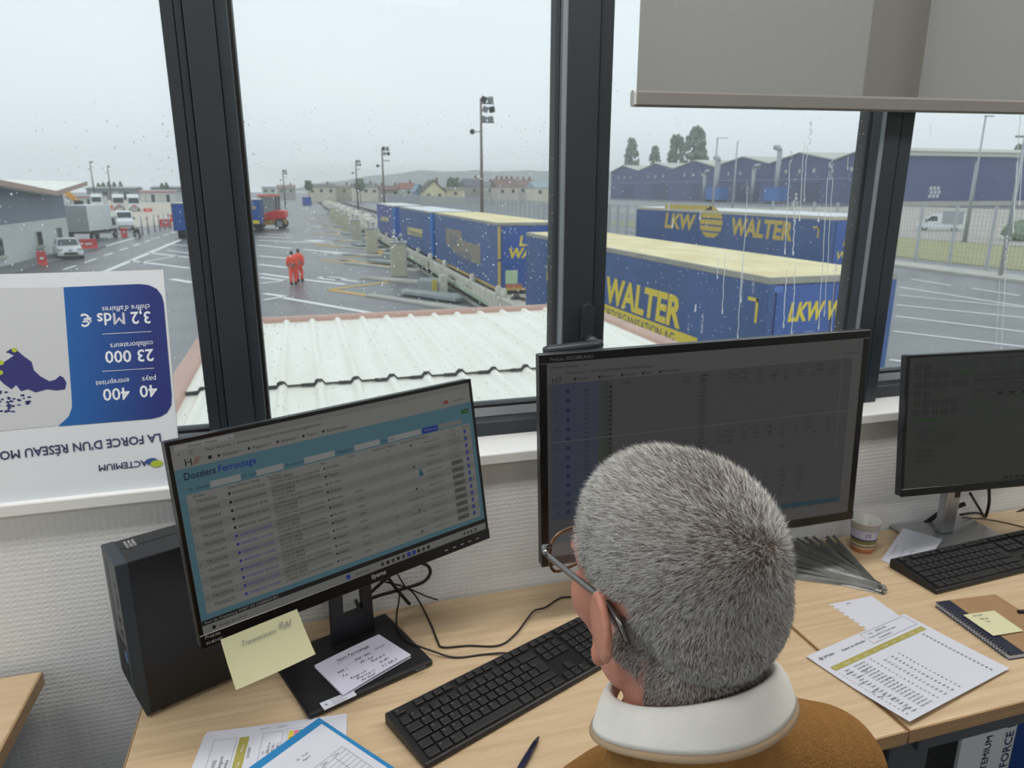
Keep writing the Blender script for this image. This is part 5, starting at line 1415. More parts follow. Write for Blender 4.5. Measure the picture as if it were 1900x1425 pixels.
ca = hm_.color_attributes.new('strand', 'FLOAT_COLOR', 'POINT')
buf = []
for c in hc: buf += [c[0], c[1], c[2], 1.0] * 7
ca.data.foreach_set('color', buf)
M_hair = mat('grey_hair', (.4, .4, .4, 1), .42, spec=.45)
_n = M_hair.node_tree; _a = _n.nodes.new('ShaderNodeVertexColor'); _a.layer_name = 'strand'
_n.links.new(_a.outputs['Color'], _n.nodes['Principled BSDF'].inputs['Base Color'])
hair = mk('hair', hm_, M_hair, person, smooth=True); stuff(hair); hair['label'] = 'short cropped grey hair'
# eyebrows
eb = MB(); rg = random.Random(4)
for s in (-1, 1):
    for k in range(120):
        u = rg.random(); p = hl(s * (.014 + .034 * u), .099 - .016 * u * u, .008 + .005 * sin(u * pi) + rg.uniform(-.002, .002)); d = (HM.to_3x3() @ Vector((s * .8, .35, .5))).normalized()
        eb.tube([p, p + d * .006], [.0002, .00005], 3, False)
eb.build('eyebrows', mat('brow_hair', S(110, 100, 92), .6), person)

# ---- spectacles
gls = empty('eyeglasses', hl(0, .105, -.008), label='dark rimmed eyeglasses worn by the man', cat='eyeglasses')
M_rim = mat('dark_metal_rim', S(128, 126, 124), .2, metal=.9)
M_tort = mat('tortoise_rim', S(92, 66, 40), .25, var=.5, vscale=120)
M_lens = glass_lens = mat('lens', S(235, 240, 245), .03, alpha=.14)
def rimpts(s):
    pts = []
    for k in range(28):
        a = 2 * pi * k / 28; ca_, sa_ = cos(a), sin(a); n_ = 3.2
        r_ = (abs(ca_ / .0270) ** n_ + abs(sa_ / .0205) ** n_) ** (-1 / n_)
        x = s * (.0345) + r_ * ca_; z = -.013 + r_ * sa_
        pts.append(hl(x, .117 - 3.2 * (x * x) * .9, z))
    return pts
for s in (-1, 1):
    rp_ = rimpts(s); B(MB().tube(rp_, .0016, 8, closed=True), 'rim', M_tort, gls, smooth=True)
    lo_ = [p for p in rp_]; ln = MB(); ln.poly(rp_); B(ln, 'lens', M_lens, gls)
    hx_ = s * .0655
    B(MB().tube([hl(s * .061, .1055, -.001), hl(hx_ + s * .004, .104, -.000), hl(hx_ + s * .0075, .098, -.000), hl(hx_ + s * .009, .09, -.0005)], [.0022, .0032, .0030, .0024], 8), 'hinge', M_rim, gls, smooth=True)
    tp = [hl(s * .0745, .09, -.0005), hl(s * .0785, .05, .0005), hl(s * .0805, .012, .001), hl(s * .0800, -.006, -.001), hl(s * .0775, -.022, -.012), hl(s * .0745, -.031, -.030)]
    mbt = MB(); 
    tps = smooth_path(tp, 4); rad = [.0027] * len(tps); mbt.tube(tps, rad, 8)
    B(mbt, 'temple', M_rim, gls, smooth=True)
B(MB().tube([hl(-.008, .1165, -.006), hl(0, .119, -.003), hl(.008, .1165, -.006)], .0014, 8), 'bridge', M_rim, gls, smooth=True)
# ================================================================== outside: the rail yard
def asphalt_mat():
    m = mat('wet_asphalt', S(98, 98, 100), .38, var=.22, vscale=.25, detail=6, bump=.25, bscale=18, spec=.6, col2=S(116, 116, 119)); return m
M_asph = asphalt_mat()
M_line = mat('white_road_paint', S(240, 240, 238), .5, var=.06, vscale=3)
M_yel = mat('yellow_road_paint', S(206, 160, 44), .5, var=.1, vscale=3)
M_conc = mat('pale_concrete', S(188, 186, 176), .75, var=.12, vscale=1.2)
M_concd = mat('grey_concrete', S(140, 144, 144), .7, var=.15, vscale=1.0)
M_cream = mat('cream_wagon_paint', S(204, 200, 184), .55, var=.14, vscale=2.2)
M_iron = mat('dark_iron', S(46, 44, 44), .6, var=.2, vscale=4)
M_rust = mat('rusty_brown', S(74, 56, 50), .8, var=.2, vscale=3)
M_blue = mat('blue_tarpaulin', S(30, 76, 138), .5, var=.16, vscale=.7, stretch=(1, 1, .4), detail=5)
M_blue2 = mat('violet_blue_tarpaulin', S(66, 82, 146), .55, var=.12, vscale=.7)
M_blue3 = mat('bright_blue_panel', S(26, 80, 160), .45, var=.08, vscale=.8)
M_lblue = mat('sky_blue_post', S(46, 128, 210), .4)
M_yroof = mat('yellow_tarpaulin_roof', S(236, 214, 148), .6, var=.10, vscale=1.4, stretch=(1, .5, 1), col2=S(248, 234, 188), bump=.5, bscale=2.5)
M_wroof = mat('white_tarpaulin_roof', S(222, 226, 226), .5, var=.04, vscale=1)
M_railg = mat('grey_top_rail', S(158, 154, 142), .5, var=.15, vscale=2)
M_ytext = mat('yellow_lettering', S(236, 208, 40), .5)
M_btext = mat('navy_lettering', S(30, 52, 100), .5)
M_dull = mat('faded_ochre_print', S(138, 128, 112), .6, var=.1, vscale=3)
M_glassd = mat('dark_vehicle_glass', S(48, 58, 66), .1)
M_vwhite = mat('white_vehicle_paint', S(232, 235, 236), .3)
M_tyre = mat('tyre_rubber', S(26, 26, 28), .8)
M_red = mat('red_plastic', S(214, 62, 62), .5, var=.1, vscale=4)
M_galv = mat('galvanised_steel', S(168, 172, 176), .45, metal=.4, var=.08)
M_roofs = mat('white_roof_sheet', S(247, 243, 228), .42, var=.05, vscale=1.5, stretch=(6, .3, 1), col2=S(252, 249, 240))
M_pink = mat('terracotta_flashing', S(196, 158, 142), .6, var=.08, vscale=2)
M_foam = mat('black_foam_strip', S(40, 42, 42), .95, var=.4, vscale=60)

g = MB(); g.box(-700, 900, 1.7, 1500, GND - .5, GND)
yard = struct(g.build('yard_ground', M_asph)); yard['label'] = 'wet grey asphalt of the rail yard'
def G(x, y): return PZ(x, y, GND)
def gline(a, b, w, m, name='white_line', z=.012, n=1):
    w *= 1.45; a, b = G(*a), G(*b); d = (b - a).normalized(); s = Vector((-d.y, d.x, 0)) * w / 2; zz = Vector((0, 0, z))
    MB().quad(a - s + zz, b - s + zz, b + s + zz, a + s + zz).build(name, m, yard)
for a, b, w in (((481, 491), (533, 497), .3), ((480, 475), (537, 480), .3), ((484, 508), (540, 516), .28), ((562, 519), (640, 528), .28), ((483, 515), (532, 521), .25), ((532, 520.5), (485, 526), .2), ((593, 514), (665, 523), .22), ((598, 515), (632, 519), .7),
                ((478, 446), (619, 452), .35), ((478, 455), (540, 461), .35), ((562, 463), (684, 474), .35), ((584, 469), (632, 472), .3), ((590, 469), (618, 471), .9), ((477, 439), (541, 442), .35), ((495, 435), (541, 436), .35),
                ((526, 553), (722, 587), .24), ((614, 584), (649, 591), .22), ((490, 545), (529, 550.5), .24), ((529, 550.5), (489, 557), .18), ((575, 405), (600, 406), .6), ((578, 420), (600, 421), .6), ((570, 446), (600, 448), 1.0), ((572, 393), (590, 393.6), .6),
                ((205, 500), (335, 445), .3), ((242, 484), (352, 498), .3), ((279, 469.5), (351, 478), .3), ((318, 518), (358, 525), .3), ((307, 453), (349, 456), .3), ((150, 520), (205, 500), .3), ((310, 465), (352, 470), .2), ((255, 488), (330, 475), .2),
                ((10, 507), (106, 484), .25), ((174, 463), (252, 441), .25),
                ((1691, 518), (1765, 530), .14), ((1803, 535), (1892, 549), .14), ((1668, 533), (1900, 569), .14), ((1668, 548), (1900, 571), .13), ((1664, 566), (1900, 590), .14), ((1661, 587), (1900, 616), .14), ((1657, 615), (1900, 644), .14), ((1650, 668), (1682, 672), .14)):
    gline(a, b, w, M_line)
for k in range(9):
    t0, t1 = k / 9, (k + .55) / 9
    p0, p1 = G(117.5, 501), G(330, 428)
    a, b = p0.lerp(p1, t0), p0.lerp(p1, t1); d = (b - a).normalized(); s = Vector((-d.y, d.x, 0)) * .14; zz = Vector((0, 0, .012))
    MB().quad(a - s + zz, b - s + zz, b + s + zz, a + s + zz).build('white_dash', M_line, yard)
for a, b, w in (((612, 538.5), (852, 573), .32), ((610, 538), (727, 522.5), .30), ((684, 514), (727, 523), .28), ((850, 572.5), (872, 588), .42), ((632, 483), (722, 493), .3), ((632, 483), (660, 484), .5), ((585, 456.5), (700, 461), .35), ((629, 448), (674, 449.5), .35), ((699, 464), (716, 475), .5), ((607, 424), (640, 427), .4), ((618, 433), (650, 436), .4)):
    gline(a, b, w, M_yel, 'yellow_line', .014)

# ---- annex roof just below the window
AZ = 1.60 - 1.90
ax0, ax1, ay1, ayj = -1.30, 4.36, 10.85, 7.15
ar = empty('annex_roof', (ax0, 1.75, AZ), kind='structure'); ar['label'] = 'white ribbed metal roof of the annex below the window'
def ribbed(x0, x1, y0, y1, z, pitch, name):
    mb = MB(); h = .042; prof = []
    n = max(1, round((x1 - x0) / pitch)); p_ = (x1 - x0) / n
    for k in range(n):
        xs = x0 + k * p_
        prof += [(xs, 0), (xs + p_ * .5 - .055, 0), (xs + p_ * .5 - .022, h), (xs + p_ * .5 + .022, h), (xs + p_ * .5 + .055, 0)]
    prof.append((x1, 0))
    N = len(prof)
    mb.add([(x, y0, z + zz) for x, zz in prof] + [(x, y1, z + zz) for x, zz in prof] + [(x, y0, z + zz - .004) for x, zz in prof] + [(x, y1, z + zz - .004) for x, zz in prof],
           [(i, i + 1, N + i + 1, N + i) for i in range(N - 1)] + [(2 * N + i, 3 * N + i, 3 * N + i + 1, 2 * N + i + 1) for i in range(N - 1)] + [(i, 2 * N + i, 2 * N + i + 1, i + 1) for i in range(N - 1)])
    return mb.build(name, M_roofs, ar), prof
PIT = .352
cols = 5
for k in range(cols):
    xa = .12 + k * (ax1 - ax0 - .24) / cols; xb = .12 + (k + 1) * (ax1 - ax0 - .24) / cols
    ribbed(xa, xb, ayj - 1.75, ay1 - 1.75 - .10, .030, PIT, 'roof_sheet')
    ribbed(xa, xb, 0, ayj - 1.75 + .06, -.004, PIT, 'roof_sheet')
    fo = MB(); rg = random.Random(k); n = max(1, round((xb - xa) / PIT)); p_ = (xb - xa) / n
    for q in range(n):
        xs = xa + q * p_; pts = [(xs, 0), (xs + p_ * .5 - .06, 0), (xs + p_ * .5 - .03, .045)]
        for (u0, z0), (u1, z1) in zip(pts, pts[1:]):
            for j in range(6):
                a = u0 + (u1 - u0) * j / 6; c = z0 + (z1 - z0) * j / 6; fo.blob((a + .02, ayj - 1.75 - .012, .020 + c), (.026, .018, .015), rg.random(), 6, 4, .35)
    fo.build('foam_closure', M_foam, ar)
MB().box(-.02, ax1 - ax0 + .02, ay1 - 1.75 - .12, ay1 - 1.75 + .05, -.16, .10).build('edge_flashing', M_pink, ar, bevel=.03)
MB().box(-.06, .14, 0, ay1 - 1.75 - .10, -.16, .085).build('edge_flashing', M_pink, ar, bevel=.03)
MB().box(ax1 - ax0 - .14, ax1 - ax0 + .06, 0, ay1 - 1.75 - .10, -.16, .085).build('edge_flashing', M_pink, ar, bevel=.03)
aw = struct(MB().box(ax0 + .02, ax1 - .02, 1.75, ay1 - .05, GND, AZ - .17).build('annex_wall', M_conc)); aw['label'] = 'wall of the annex under the white ribbed roof'
# the office building's own outer wall
ow = struct(MB().box(XL - .2, XR + .2, 1.62, 1.70, GND, SILL - .06).build('outer_wall', M_concd)); ow['label'] = 'outer wall of the office building below the windows'

# ---- railway tracks
def track(xc, y0, y1, label):
    t = empty('railway_track', (xc, y0, GND), kind='structure'); t['label'] = label
    MB().box(-1.25, 1.25, 0, y1 - y0, 0, .02).build('track_bed', M_rust, t)
    for s in (-.72, .72): MB().box(s - .035, s + .035, 0, y1 - y0, .02, .16).build('rail', M_iron, t)
    for s in (-1.45, 1.35): MB().box(s, s + .12, 0, y1 - y0, 0, .10).build('kerb', M_conc, t)
TX = 7.45
track(TX + 1.27, 4, 300, 'railway track carrying the near row of blue trailers')
track(16.9, 21, 300, 'second railway track behind the near train')

# ---- rail wagons
def wagon(y0, label, xl=TX, full=True):
    t = empty('rail_wagon', (xl, y0, GND), label=label, cat='rail wagon', group='rail wagons of the near train')
    L_ = 15.6
    for x in (-.32, 2.62):
        MB().prism([(0, .55), (1.3, .42), (L_ - 1.3, .42), (L_, .55), (L_, .98), (L_ - .4, 1.05), (.4, 1.05), (0, .98)], 'x', x, x + .22).build('side_beam', M_cream, t, bevel=.03)
        MB().box(x - .006, x + .226, 1.5, L_ - 1.5, .44, .60).build('green_stripe', mat('pale_green_stripe', S(164, 186, 160), .6, var=.1), t)
    for y in (0, L_ - 1.9): MB().box(-.1, 2.62, y, y + 1.9, .72, .92).build('end_platform', M_cream, t, bevel=.03)
    MB().box(.2, 2.3, 1.9, L_ - 1.9, .36, .44).build('pocket_floor', M_iron, t)
    for y in (.95, L_ - .95):
        MB().box(.25, 2.30, y - 1.0, y + 1.0, .42, .70).build('bogie', M_iron, t)
        for dy in (-.7, .7):
            for x in (.48, 1.92): MB().cyl((x, y + dy, .60), (x + .13, y + dy, .60), .44, 20).build('wheel', M_rust, t)
    for x in (-.21, 2.73):
        for y in (.25, L_ * .5 - 3.2, L_ * .5 + 3.2, L_ - .3):
            p = MB(); p.cyl((x, y, .9), (x, y, 1.32), .13, 12); p.ell((x, y, 1.32), (.13, .13, .10), 12, 6); p.build('stanchion', M_cream, t, smooth=True)
    for x in (.35, 1.95):
        MB().cyl((x, -.35, .85), (x, 0, .85), .18, 12).build('buffer', M_iron, t)
    pr = MB(); text(pr, '33 87 4908 202-4', (-.328, 9.6, .68), (0, -1, 0), (0, 0, 1), .26); text(pr, 'MA 90  t 14.6', (-.328, 5.4, .70), (0, -1, 0), (0, 0, 1), .2); pr.build('wagon_lettering', M_iron, t)
    return t
wl_ = ['cream rail wagon under the nearest LKW WALTER trailer', 'cream rail wagon under the yellow-roofed third trailer', 'cream rail wagon under the white-roofed trailer', 'cream rail wagon under the farthest loaded trailer']
W0 = wagon(10.5, wl_[0].replace(' LKW WALTER', ' blue'))
for y0, lb in ((26.3, wl_[1].replace('third ', '')), (41.5, wl_[2]), (58.6, wl_[3])):
    c = copy_tree(W0); c.location = (TX, y0, GND); c['label'] = lb.replace('farthest loaded', 'farthest loaded blue')
ORD = ['first', 'second', 'third', 'fourth', 'fifth', 'sixth', 'seventh', 'eighth', 'ninth']
E0 = copy_tree(W0); E0.location = (TX, 75.4, GND); E0['group'] = 'empty rail wagons beyond the trailers'
rg = random.Random(55)
for q in range(7):
    y_ = 1.6 + q * 2.0; x_ = rg.uniform(-.2, .3)
    MB().prism([(y_, .95), (y_ + 1.3, .95), (y_ + 1.0, 1.5 + rg.uniform(0, .6)), (y_ + .35, 1.7)], 'x', x_, x_ + rg.uniform(.5, 1.6)).build('raised_flap', M_cream if q % 3 else M_conc, E0)
    MB().bar((x_ + .4, y_ + 1.4, .8), (x_ + 2.2, y_ + 1.9, 1.5), .16).build('coupling_arm', M_iron if q % 2 else M_cream, E0)
for k in range(9):
    c = E0 if k == 0 else copy_tree(E0)
    c.location = (TX, 75.4 + 16.8 * k, GND); c['label'] = 'empty cream rail wagon beyond the loaded trailers, %s from the viewer' % ORD[k]; c['group'] = 'empty rail wagons beyond the trailers'

# ---- trailers
def trailer(y0, zt, zb, label, xl=TX, L_=13.6, Wd=2.55, roof=M_wroof, side=M_blue, end=M_blue3, rail_=M_railg, bot=None, post=None):
    t = empty('semi_trailer', (xl, y0, GND), label=label, cat='trailer', group='blue trailers loaded on the railway')
    a, b = zb - GND, zt - GND
    MB().box(.04, Wd - .04, .04, L_ - .04, a + .02, b - .06).build('load_body', side, t)
    MB().box(0, .05, .10, L_ - .10, a, b - .17).build('side_curtain', side, t); MB().box(Wd - .05, Wd, .10, L_ - .10, a, b - .17).build('side_curtain', side, t)
    for x in (-.012, Wd - .05): MB().box(x, x + .062, 0, L_, b - .17, b - .05).build('top_rail', rail_, t, bevel=.015)
    for y in (-.012, L_ - .05): MB().box(0, Wd, y, y + .062, b - .17, b - .05).build('end_rail', rail_, t, bevel=.015)
    rf = MB()     # slightly sagging sheet roof
    nx2, ny2 = 6, 18; rg = random.Random(int(y0 * 7)); vs = []
    for j in range(ny2 + 1):
        for i in range(nx2 + 1):
            e = 0 if i in (0, nx2) or j in (0, ny2) else rg.uniform(-.018, .012) + .02
            vs.append((.02 + (Wd - .04) * i / nx2, .02 + (L_ - .04) * j / ny2, b - .05 + e))
    rf.add(vs, [(j * (nx2 + 1) + i, j * (nx2 + 1) + i + 1, (j + 1) * (nx2 + 1) + i + 1, (j + 1) * (nx2 + 1) + i) for j in range(ny2) for i in range(nx2)])
    rf.build('roof_sheet', roof, t, smooth=True)
    for x in (.03, Wd / 2 + .02):
        MB().box(x + (.13 if x < 1 else 0), x + Wd / 2 - .05 - (.0 if x < 1 else .13), -.01, .04, a + .05, b - .19).build('rear_door', end, t, bevel=.01)
    for x in (-.01, Wd - .13):
        for y in (-.012, L_ - .12): MB().box(x, x + .14, y, y + .13, a, b - .16).build('corner_post', post or side, t, bevel=.02)
    if bot:
        for x in (-.016, Wd - .05): MB().box(x, x + .066, .1, L_ - .1, a - .06, a + .05).build('bottom_rail', bot, t)
        MB().box(0, Wd, -.02, .05, a - .06, a + .05).build('bumper_rail', bot, t)
    MB().box(.55, 2.0, .3, L_ - .6, a - .32, a - .02).build('chassis', M_iron, t)
    for y in (2.0, 3.3, 4.6):
        for x in (.12, Wd - .46): MB().cyl((x, y, a - .42), (x + .34, y, a - .42), .46, 18).build('wheel', M_tyre, t, smooth=False)
    return t, a, b
def side_point(px, py, t, xl=TX): 
    p = PX(px, py, xl - .006); return Vector((-.006, p.y - t.location.y, p.z - GND))
YD, ZD = Vector((0, -1, 0)), Vector((0, 0, 1))
# nearest trailer
t4, a, b = trailer(10.15, .24, -2.55, 'nearest blue trailer with yellow WALTER lettering and yellow roof', roof=M_yroof, L_=13.5, Wd=2.6)
mb = MB()
pW = side_point(1262, 552, t4); pB = side_point(1255, 606, t4)
hgt = (pW.z - pB.z); sz = hgt / .70
wtxt = text_w('WALTER', sz, 1.08)
yr = pW.y
text(mb, 'WALTER', (-.008, yr + wtxt, pB.z), YD, ZD, sz, bold=2, shear=.12, sx=1.08)
text(mb, 'LKW', (-.008, yr + wtxt + text_w('LKW', sz, 1.08) + 2.6, pB.z + .0), YD, ZD, sz, bold=True, shear=.12, sx=1.08)
# globe and band
gc = Vector((-.008, yr + wtxt + 1.35, pB.z + hgt * .55))
for k in range(5):
    z0 = -.62 + k * .27; 
    def xw(z): return sqrt(max(0, .72 ** 2 - z * z))
    mb.poly([gc + Vector((0, xw(z0), z0)), gc + Vector((0, -xw(z0), z0)), gc + Vector((0, -xw(z0 + .2), z0 + .2)), gc + Vector((0, xw(z0 + .2), z0 + .2))])
q0, q1 = side_point(1296, 634, t4), side_point(1290, 612, t4)
bz0, bz1 = pB.z - hgt * .74, pB.z - hgt * .13
ye = yr - .55
mb.poly([Vector((-.008, ye, bz0)), Vector((-.008, ye - .25, bz1)), Vector((-.008, yr + wtxt + 4.0, bz1)), Vector((-.008, yr + wtxt + 4.0, bz0))])
mb.box(-.008, -.002, .26, .32, b - .86, b - .44); mb.box(-.008, -.002, .26, .56, b - .50, b - .44)
mb.build('yellow_logo', M_ytext, t4)
mb = MB(); s2 = (bz1 - bz0) * .62 / .7; tw = text_w('TRANSPORTORGANISATION AG', s2)
text(mb, 'TRANSPORTORGANISATION AG', (-.012, yr + .12 + tw, bz0 + (bz1 - bz0) * .2), YD, ZD, s2); text(mb, 'INTERNATIONALE', (-.012, yr + .12 + tw + text_w('INTERNATIONALE ', s2), bz0 + (bz1 - bz0) * .2), YD, ZD, s2); mb.build('band_lettering', M_btext, t4)
mb = MB(); text(mb, 'LKW WALTER', (.40, -.016, b - .80), (1, 0, 0), ZD, .44, bold=2, shear=.22, sx=1.98 / text_w('LKW WALTER', .44)); mb.build('rear_lettering', M_ytext, t4)
mb = MB()
for k in range(24):
    a0, a1 = 2 * pi * k / 24, 2 * pi * (k + 1) / 24
    mb.quad((.88 + .26 * cos(a0), -.014, b - 1.25 + .26 * sin(a0)), (.88 + .26 * cos(a1), -.014, b - 1.25 + .26 * sin(a1)), (.88 + .23 * cos(a1), -.014, b - 1.25 + .23 * sin(a1)), (.88 + .23 * cos(a0), -.014, b - 1.25 + .23 * sin(a0)))
text(mb, 'CMPC', (.70, -.014, b - 1.31), (1, 0, 0), ZD, .15); mb.build('round_badge', mat('pale_blue_print', S(96, 128, 180), .5), t4)
mb = MB(); mb.prism([(.17 + .10 * cos(x * pi / 8), b - .25 + .06 * sin(x * pi / 8)) for x in range(16)], 'y', -.022, -.012); mb.build('oval_badge', mat('oval_blue', S(70, 110, 190), .4), t4)
# yellow-roofed trailer
t3, a, b = trailer(27.35, .40, -2.25, 'blue trailer with yellow roof and faded side logo left of the middle mullion', roof=M_yroof, bot=mat('ochre_rail', S(196, 162, 88), .5, var=.1), rail_=M_railg, L_=13.6)
mb = MB(); 
pc_ = [side_point(*p, t3) for p in ((827, 423), (855, 428), (858, 446), (891, 456), (891, 492), (861, 480), (845, 470), (828, 452))]
mb.poly(pc_); mb.build('faded_logo', M_dull, t3)
mb = MB(); q0 = side_point(834, 446, t3); text(mb, 'LKW', (-.010, q0.y, q0.z - .25), YD, ZD, .9, bold=True); q0 = side_point(848, 470, t3); text(mb, 'WALTER', (-.010, q0.y, q0.z - .35), YD, ZD, .8, bold=True); mb.build('faded_lettering', mat('faded_blue_print', S(90, 100, 130), .6), t3)
mb = MB(); text(mb, 'LKW', (.85, -.014, b - .95), (1, 0, 0), ZD, .55, bold=2, shear=.15); text(mb, 'WALTER', (.42, -.014, b - 1.42), (1, 0, 0), ZD, .55, bold=2, shear=.15); mb.build('rear_lettering', M_ytext, t3)
MB().box(.30, .80, -.02, -.008, b - 2.44, b - 1.90).build('pale_panel', mat('pale_green_panel', S(188, 210, 168), .5), t3)
MB().box(.30, .98, -.02, -.008, b - 2.60, b - 2.46).build('orange_plate', mat('orange_plate', S(196, 110, 62), .5), t3)
for z0, z1 in ((a, a + 1.1), (a + 1.2, b - .2)): MB().box(-.016, .10, -.03, -.01, z0, z1).build('yellow_post_tape', mat('ochre_tape', S(200, 176, 92), .5), t3)
# two further trailers
t2, a, b = trailer(42.3, .40, -2.30, 'dark blue trailer with white roof and pale side label, second from the far end', post=M_lblue, L_=13.5)
def side_label(t, q, s):
    mb = MB(); P_ = [side_point(*p, t) for p in q]; mb.poly(P_); mb.build('side_label', mat('ochre_label', S(206, 190, 128), .5, var=.08), t)
    mb = MB(); h_ = (P_[0].z - P_[3].z); tw = text_w(s, h_ * .62); 
    text(mb, s, (-.012, P_[0].y - .2, P_[3].z + h_ * .24), YD, ZD, h_ * .62, bold=True, sx=(P_[0].y - P_[1].y - .4) / tw); mb.build('label_lettering', M_btext, t)
side_label(t2, ((756, 421), (784, 426), (783, 441), (756, 434)), 'TRANSPORT')
t1, a, b = trailer(59.7, .38, -2.30, 'violet-blue trailer with white roof, farthest of the loaded trailers', side=M_blue2, post=M_lblue, L_=12.6)
side_label(t1, ((707, 402), (721, 404), (721, 412), (707, 410)), 'LOG')
# trailer on the second track
X2 = 15.6
t5, a, b = trailer(18.5, .86, -2.0, 'blue trailer with LKW globe WALTER logo on the far track behind the nearest trailer', xl=X2, L_=13.4, Wd=2.45, roof=M_wroof, rail_=mat('beige_top_rail', S(196, 186, 164), .5, var=.1))
def sp2(px, py):
    p = PX(px, py, X2 - .008); return Vector((-.008, p.y - t5.location.y, p.z - GND))
mb = MB(); qa, qb = sp2(1234, 428), sp2(1282, 424); 
h_ = .62
def tfit(mb, s, p0, p1, z, size):
    L_ = (p0 - p1); text(mb, s, (-.010, p0, z) , YD, ZD, size, bold=2, shear=.12, sx=L_ / text_w(s, size))
w0, w1 = sp2(1356, 430), sp2(1468, 430)
zl = sp2(1400, 438).z
tfit(mb, 'WALTER', w0.y, w1.y, zl - .02, .85)
k0, k1 = sp2(1232, 425), sp2(1286, 427); tfit(mb, 'LKW', k0.y, k1.y, zl, .85)
c0 = sp2(1318, 428); rr2 = .62
for k in range(5):
    z0 = -.58 + k * .25
    def xw(z): return sqrt(max(0, rr2 ** 2 - z * z)) * 1.35
    mb.poly([Vector((-.010, c0.y + xw(z0), zl + .35 + z0)), Vector((-.010, c0.y - xw(z0), zl + .35 + z0)), Vector((-.010, c0.y - xw(z0 + .19), zl + .35 + z0 + .19)), Vector((-.010, c0.y + xw(z0 + .19), zl + .35 + z0 + .19))])
mb.poly([Vector((-.010, k0.y - .1, zl + .98)), Vector((-.010, c0.y, zl + 1.0)), Vector((-.010, c0.y, zl + .82)), Vector((-.010, k0.y + .1, zl + .80))])
mb.box(-.010, -.002, .55, .61, b - .72, b - .38); mb.box(-.010, -.002, .55, .85, b - .44, b - .38)
mb.build('yellow_logo', mat('weathered_yellow', S(206, 176, 60), .5, var=.12), t5)
mb = MB(); text(mb, 'LKW', (.45, -.016, b - .95), (1, 0, 0), ZD, .36, bold=True, shear=.15); text(mb, 'WALTER', (.25, -.016, b - 1.35), (1, 0, 0), ZD, .36, bold=True, shear=.15); mb.build('rear_lettering', M_ytext, t5)
c = copy_tree(W0); c.location = (X2, 21.4, GND); c['label'] = 'cream rail wagon on the far track under the globe-logo trailer'; c['group'] = 'rail wagons of the far track'

# ---- loading bay equipment along the track
M_mach = mat('grey_green_machinery', S(150, 160, 158), .5, var=.15, vscale=2)
def bay(y0, k):
    t = empty('loading_bay_ramp', (TX, y0, GND), label=None, cat='ramp', group='concrete loading bay ramps along the train')
    t['label'] = 'pale concrete wedge ramp of the nearest loading bay' if k == 0 else 'pale concrete wedge ramp of a loading bay further along the train'
    def w2(pts, z0, z1, nm, m): MB().prism(pts, 'z', z0, z1).build(nm, m, t, bevel=.01)
    w2([(-4.6, 5.4), (-.6, -1.2), (-.3, -1.2), (-.3, -.2), (-4.3, 5.5)], 0, .10, 'ramp_kerb', M_conc)
    w2([(-4.3, 12.6), (-2.3, 10.2), (-1.0, 9.0), (-.9, 9.6), (-2.2, 11.4)], 0, .12, 'ramp_kerb', M_conc)
    w2([(-3.0, 5.2), (-.9, 1.8), (-.5, 2.0), (-.5, 3.4), (-2.6, 5.8)], .10, .26, 'pivot_plate', M_mach)
    w2([(-1.9, 6.4), (-.7, 5.2), (-.5, 5.6), (-.7, 7.4), (-1.5, 7.6)], 0, .55, 'drive_unit', M_mach)
    MB().box(-1.0, -.7, 4.6, 5.4, 0, .95).build('guide_post', M_cream, t); MB().box(-1.35, -1.15, 5.0, 5.3, 0, .7).build('guide_post', mat('yellow_post', S(200, 180, 70), .5), t)
    return t
by0 = 29.6
b0_ = bay(by0, 0)
for k in range(1, 8):
    c = copy_tree(b0_); c.location = (TX, by0 + 16.4 * k, GND); c['label'] = 'pale concrete wedge ramp of the %s loading bay along the train' % ORD[k]
for k in range(1, 7):
    for seg in (((1.29, 37.8), (4.83, 40.74)), ((1.29, 37.8), (6.4, 30.2)), ((4.0, 41.9), (4.9, 40.7))):
        a, b = [Vector((p[0], p[1] + 16.4 * k, GND + .013)) for p in seg]; d = (b - a).normalized(); s = Vector((-d.y, d.x, 0)) * .16
        MB().quad(a - s, b - s, b + s, a + s).build('yellow_line', M_yel, yard)
def cabinet(y0, x, label, h=1.95):
    t = empty('control_cabinet', (x, y0, GND), label=label, cat='cabinet', group='cream control cabinets along the train')
    MB().box(-.45, .45, -.35, .35, 0, h).build('housing', mat('beige_cabinet', S(190, 186, 162), .6, var=.06, vscale=2), t, bevel=.03)
    MB().box(-.5, .5, -.4, .4, h, h + .06).build('cap', M_galv, t); MB().box(-.46, -.44, -.28, .28, h - .5, h - .12).build('vent_panel', M_galv, t)
    p = MB(); p.cyl((-.2, 0, h), (-.2, 0, h + .5), .05, 8); p.ell((-.2, 0, h + .55), .12, 10, 7); p.cyl((.2, 0, h), (.2, 0, h + .35), .05, 8); p.ell((.2, 0, h + .42), .13, 10, 7); p.build('signal_lamps', M_galv, t)
    return t
c0 = cabinet(43.0, 5.55, 'cream control cabinet standing nearest beside the train')
for k in range(1, 6):
    c = copy_tree(c0); c.location = (5.55, 43.0 + 16.4 * k, GND); c['label'] = '%s cream control cabinet along the train from the viewer' % ORD[k]

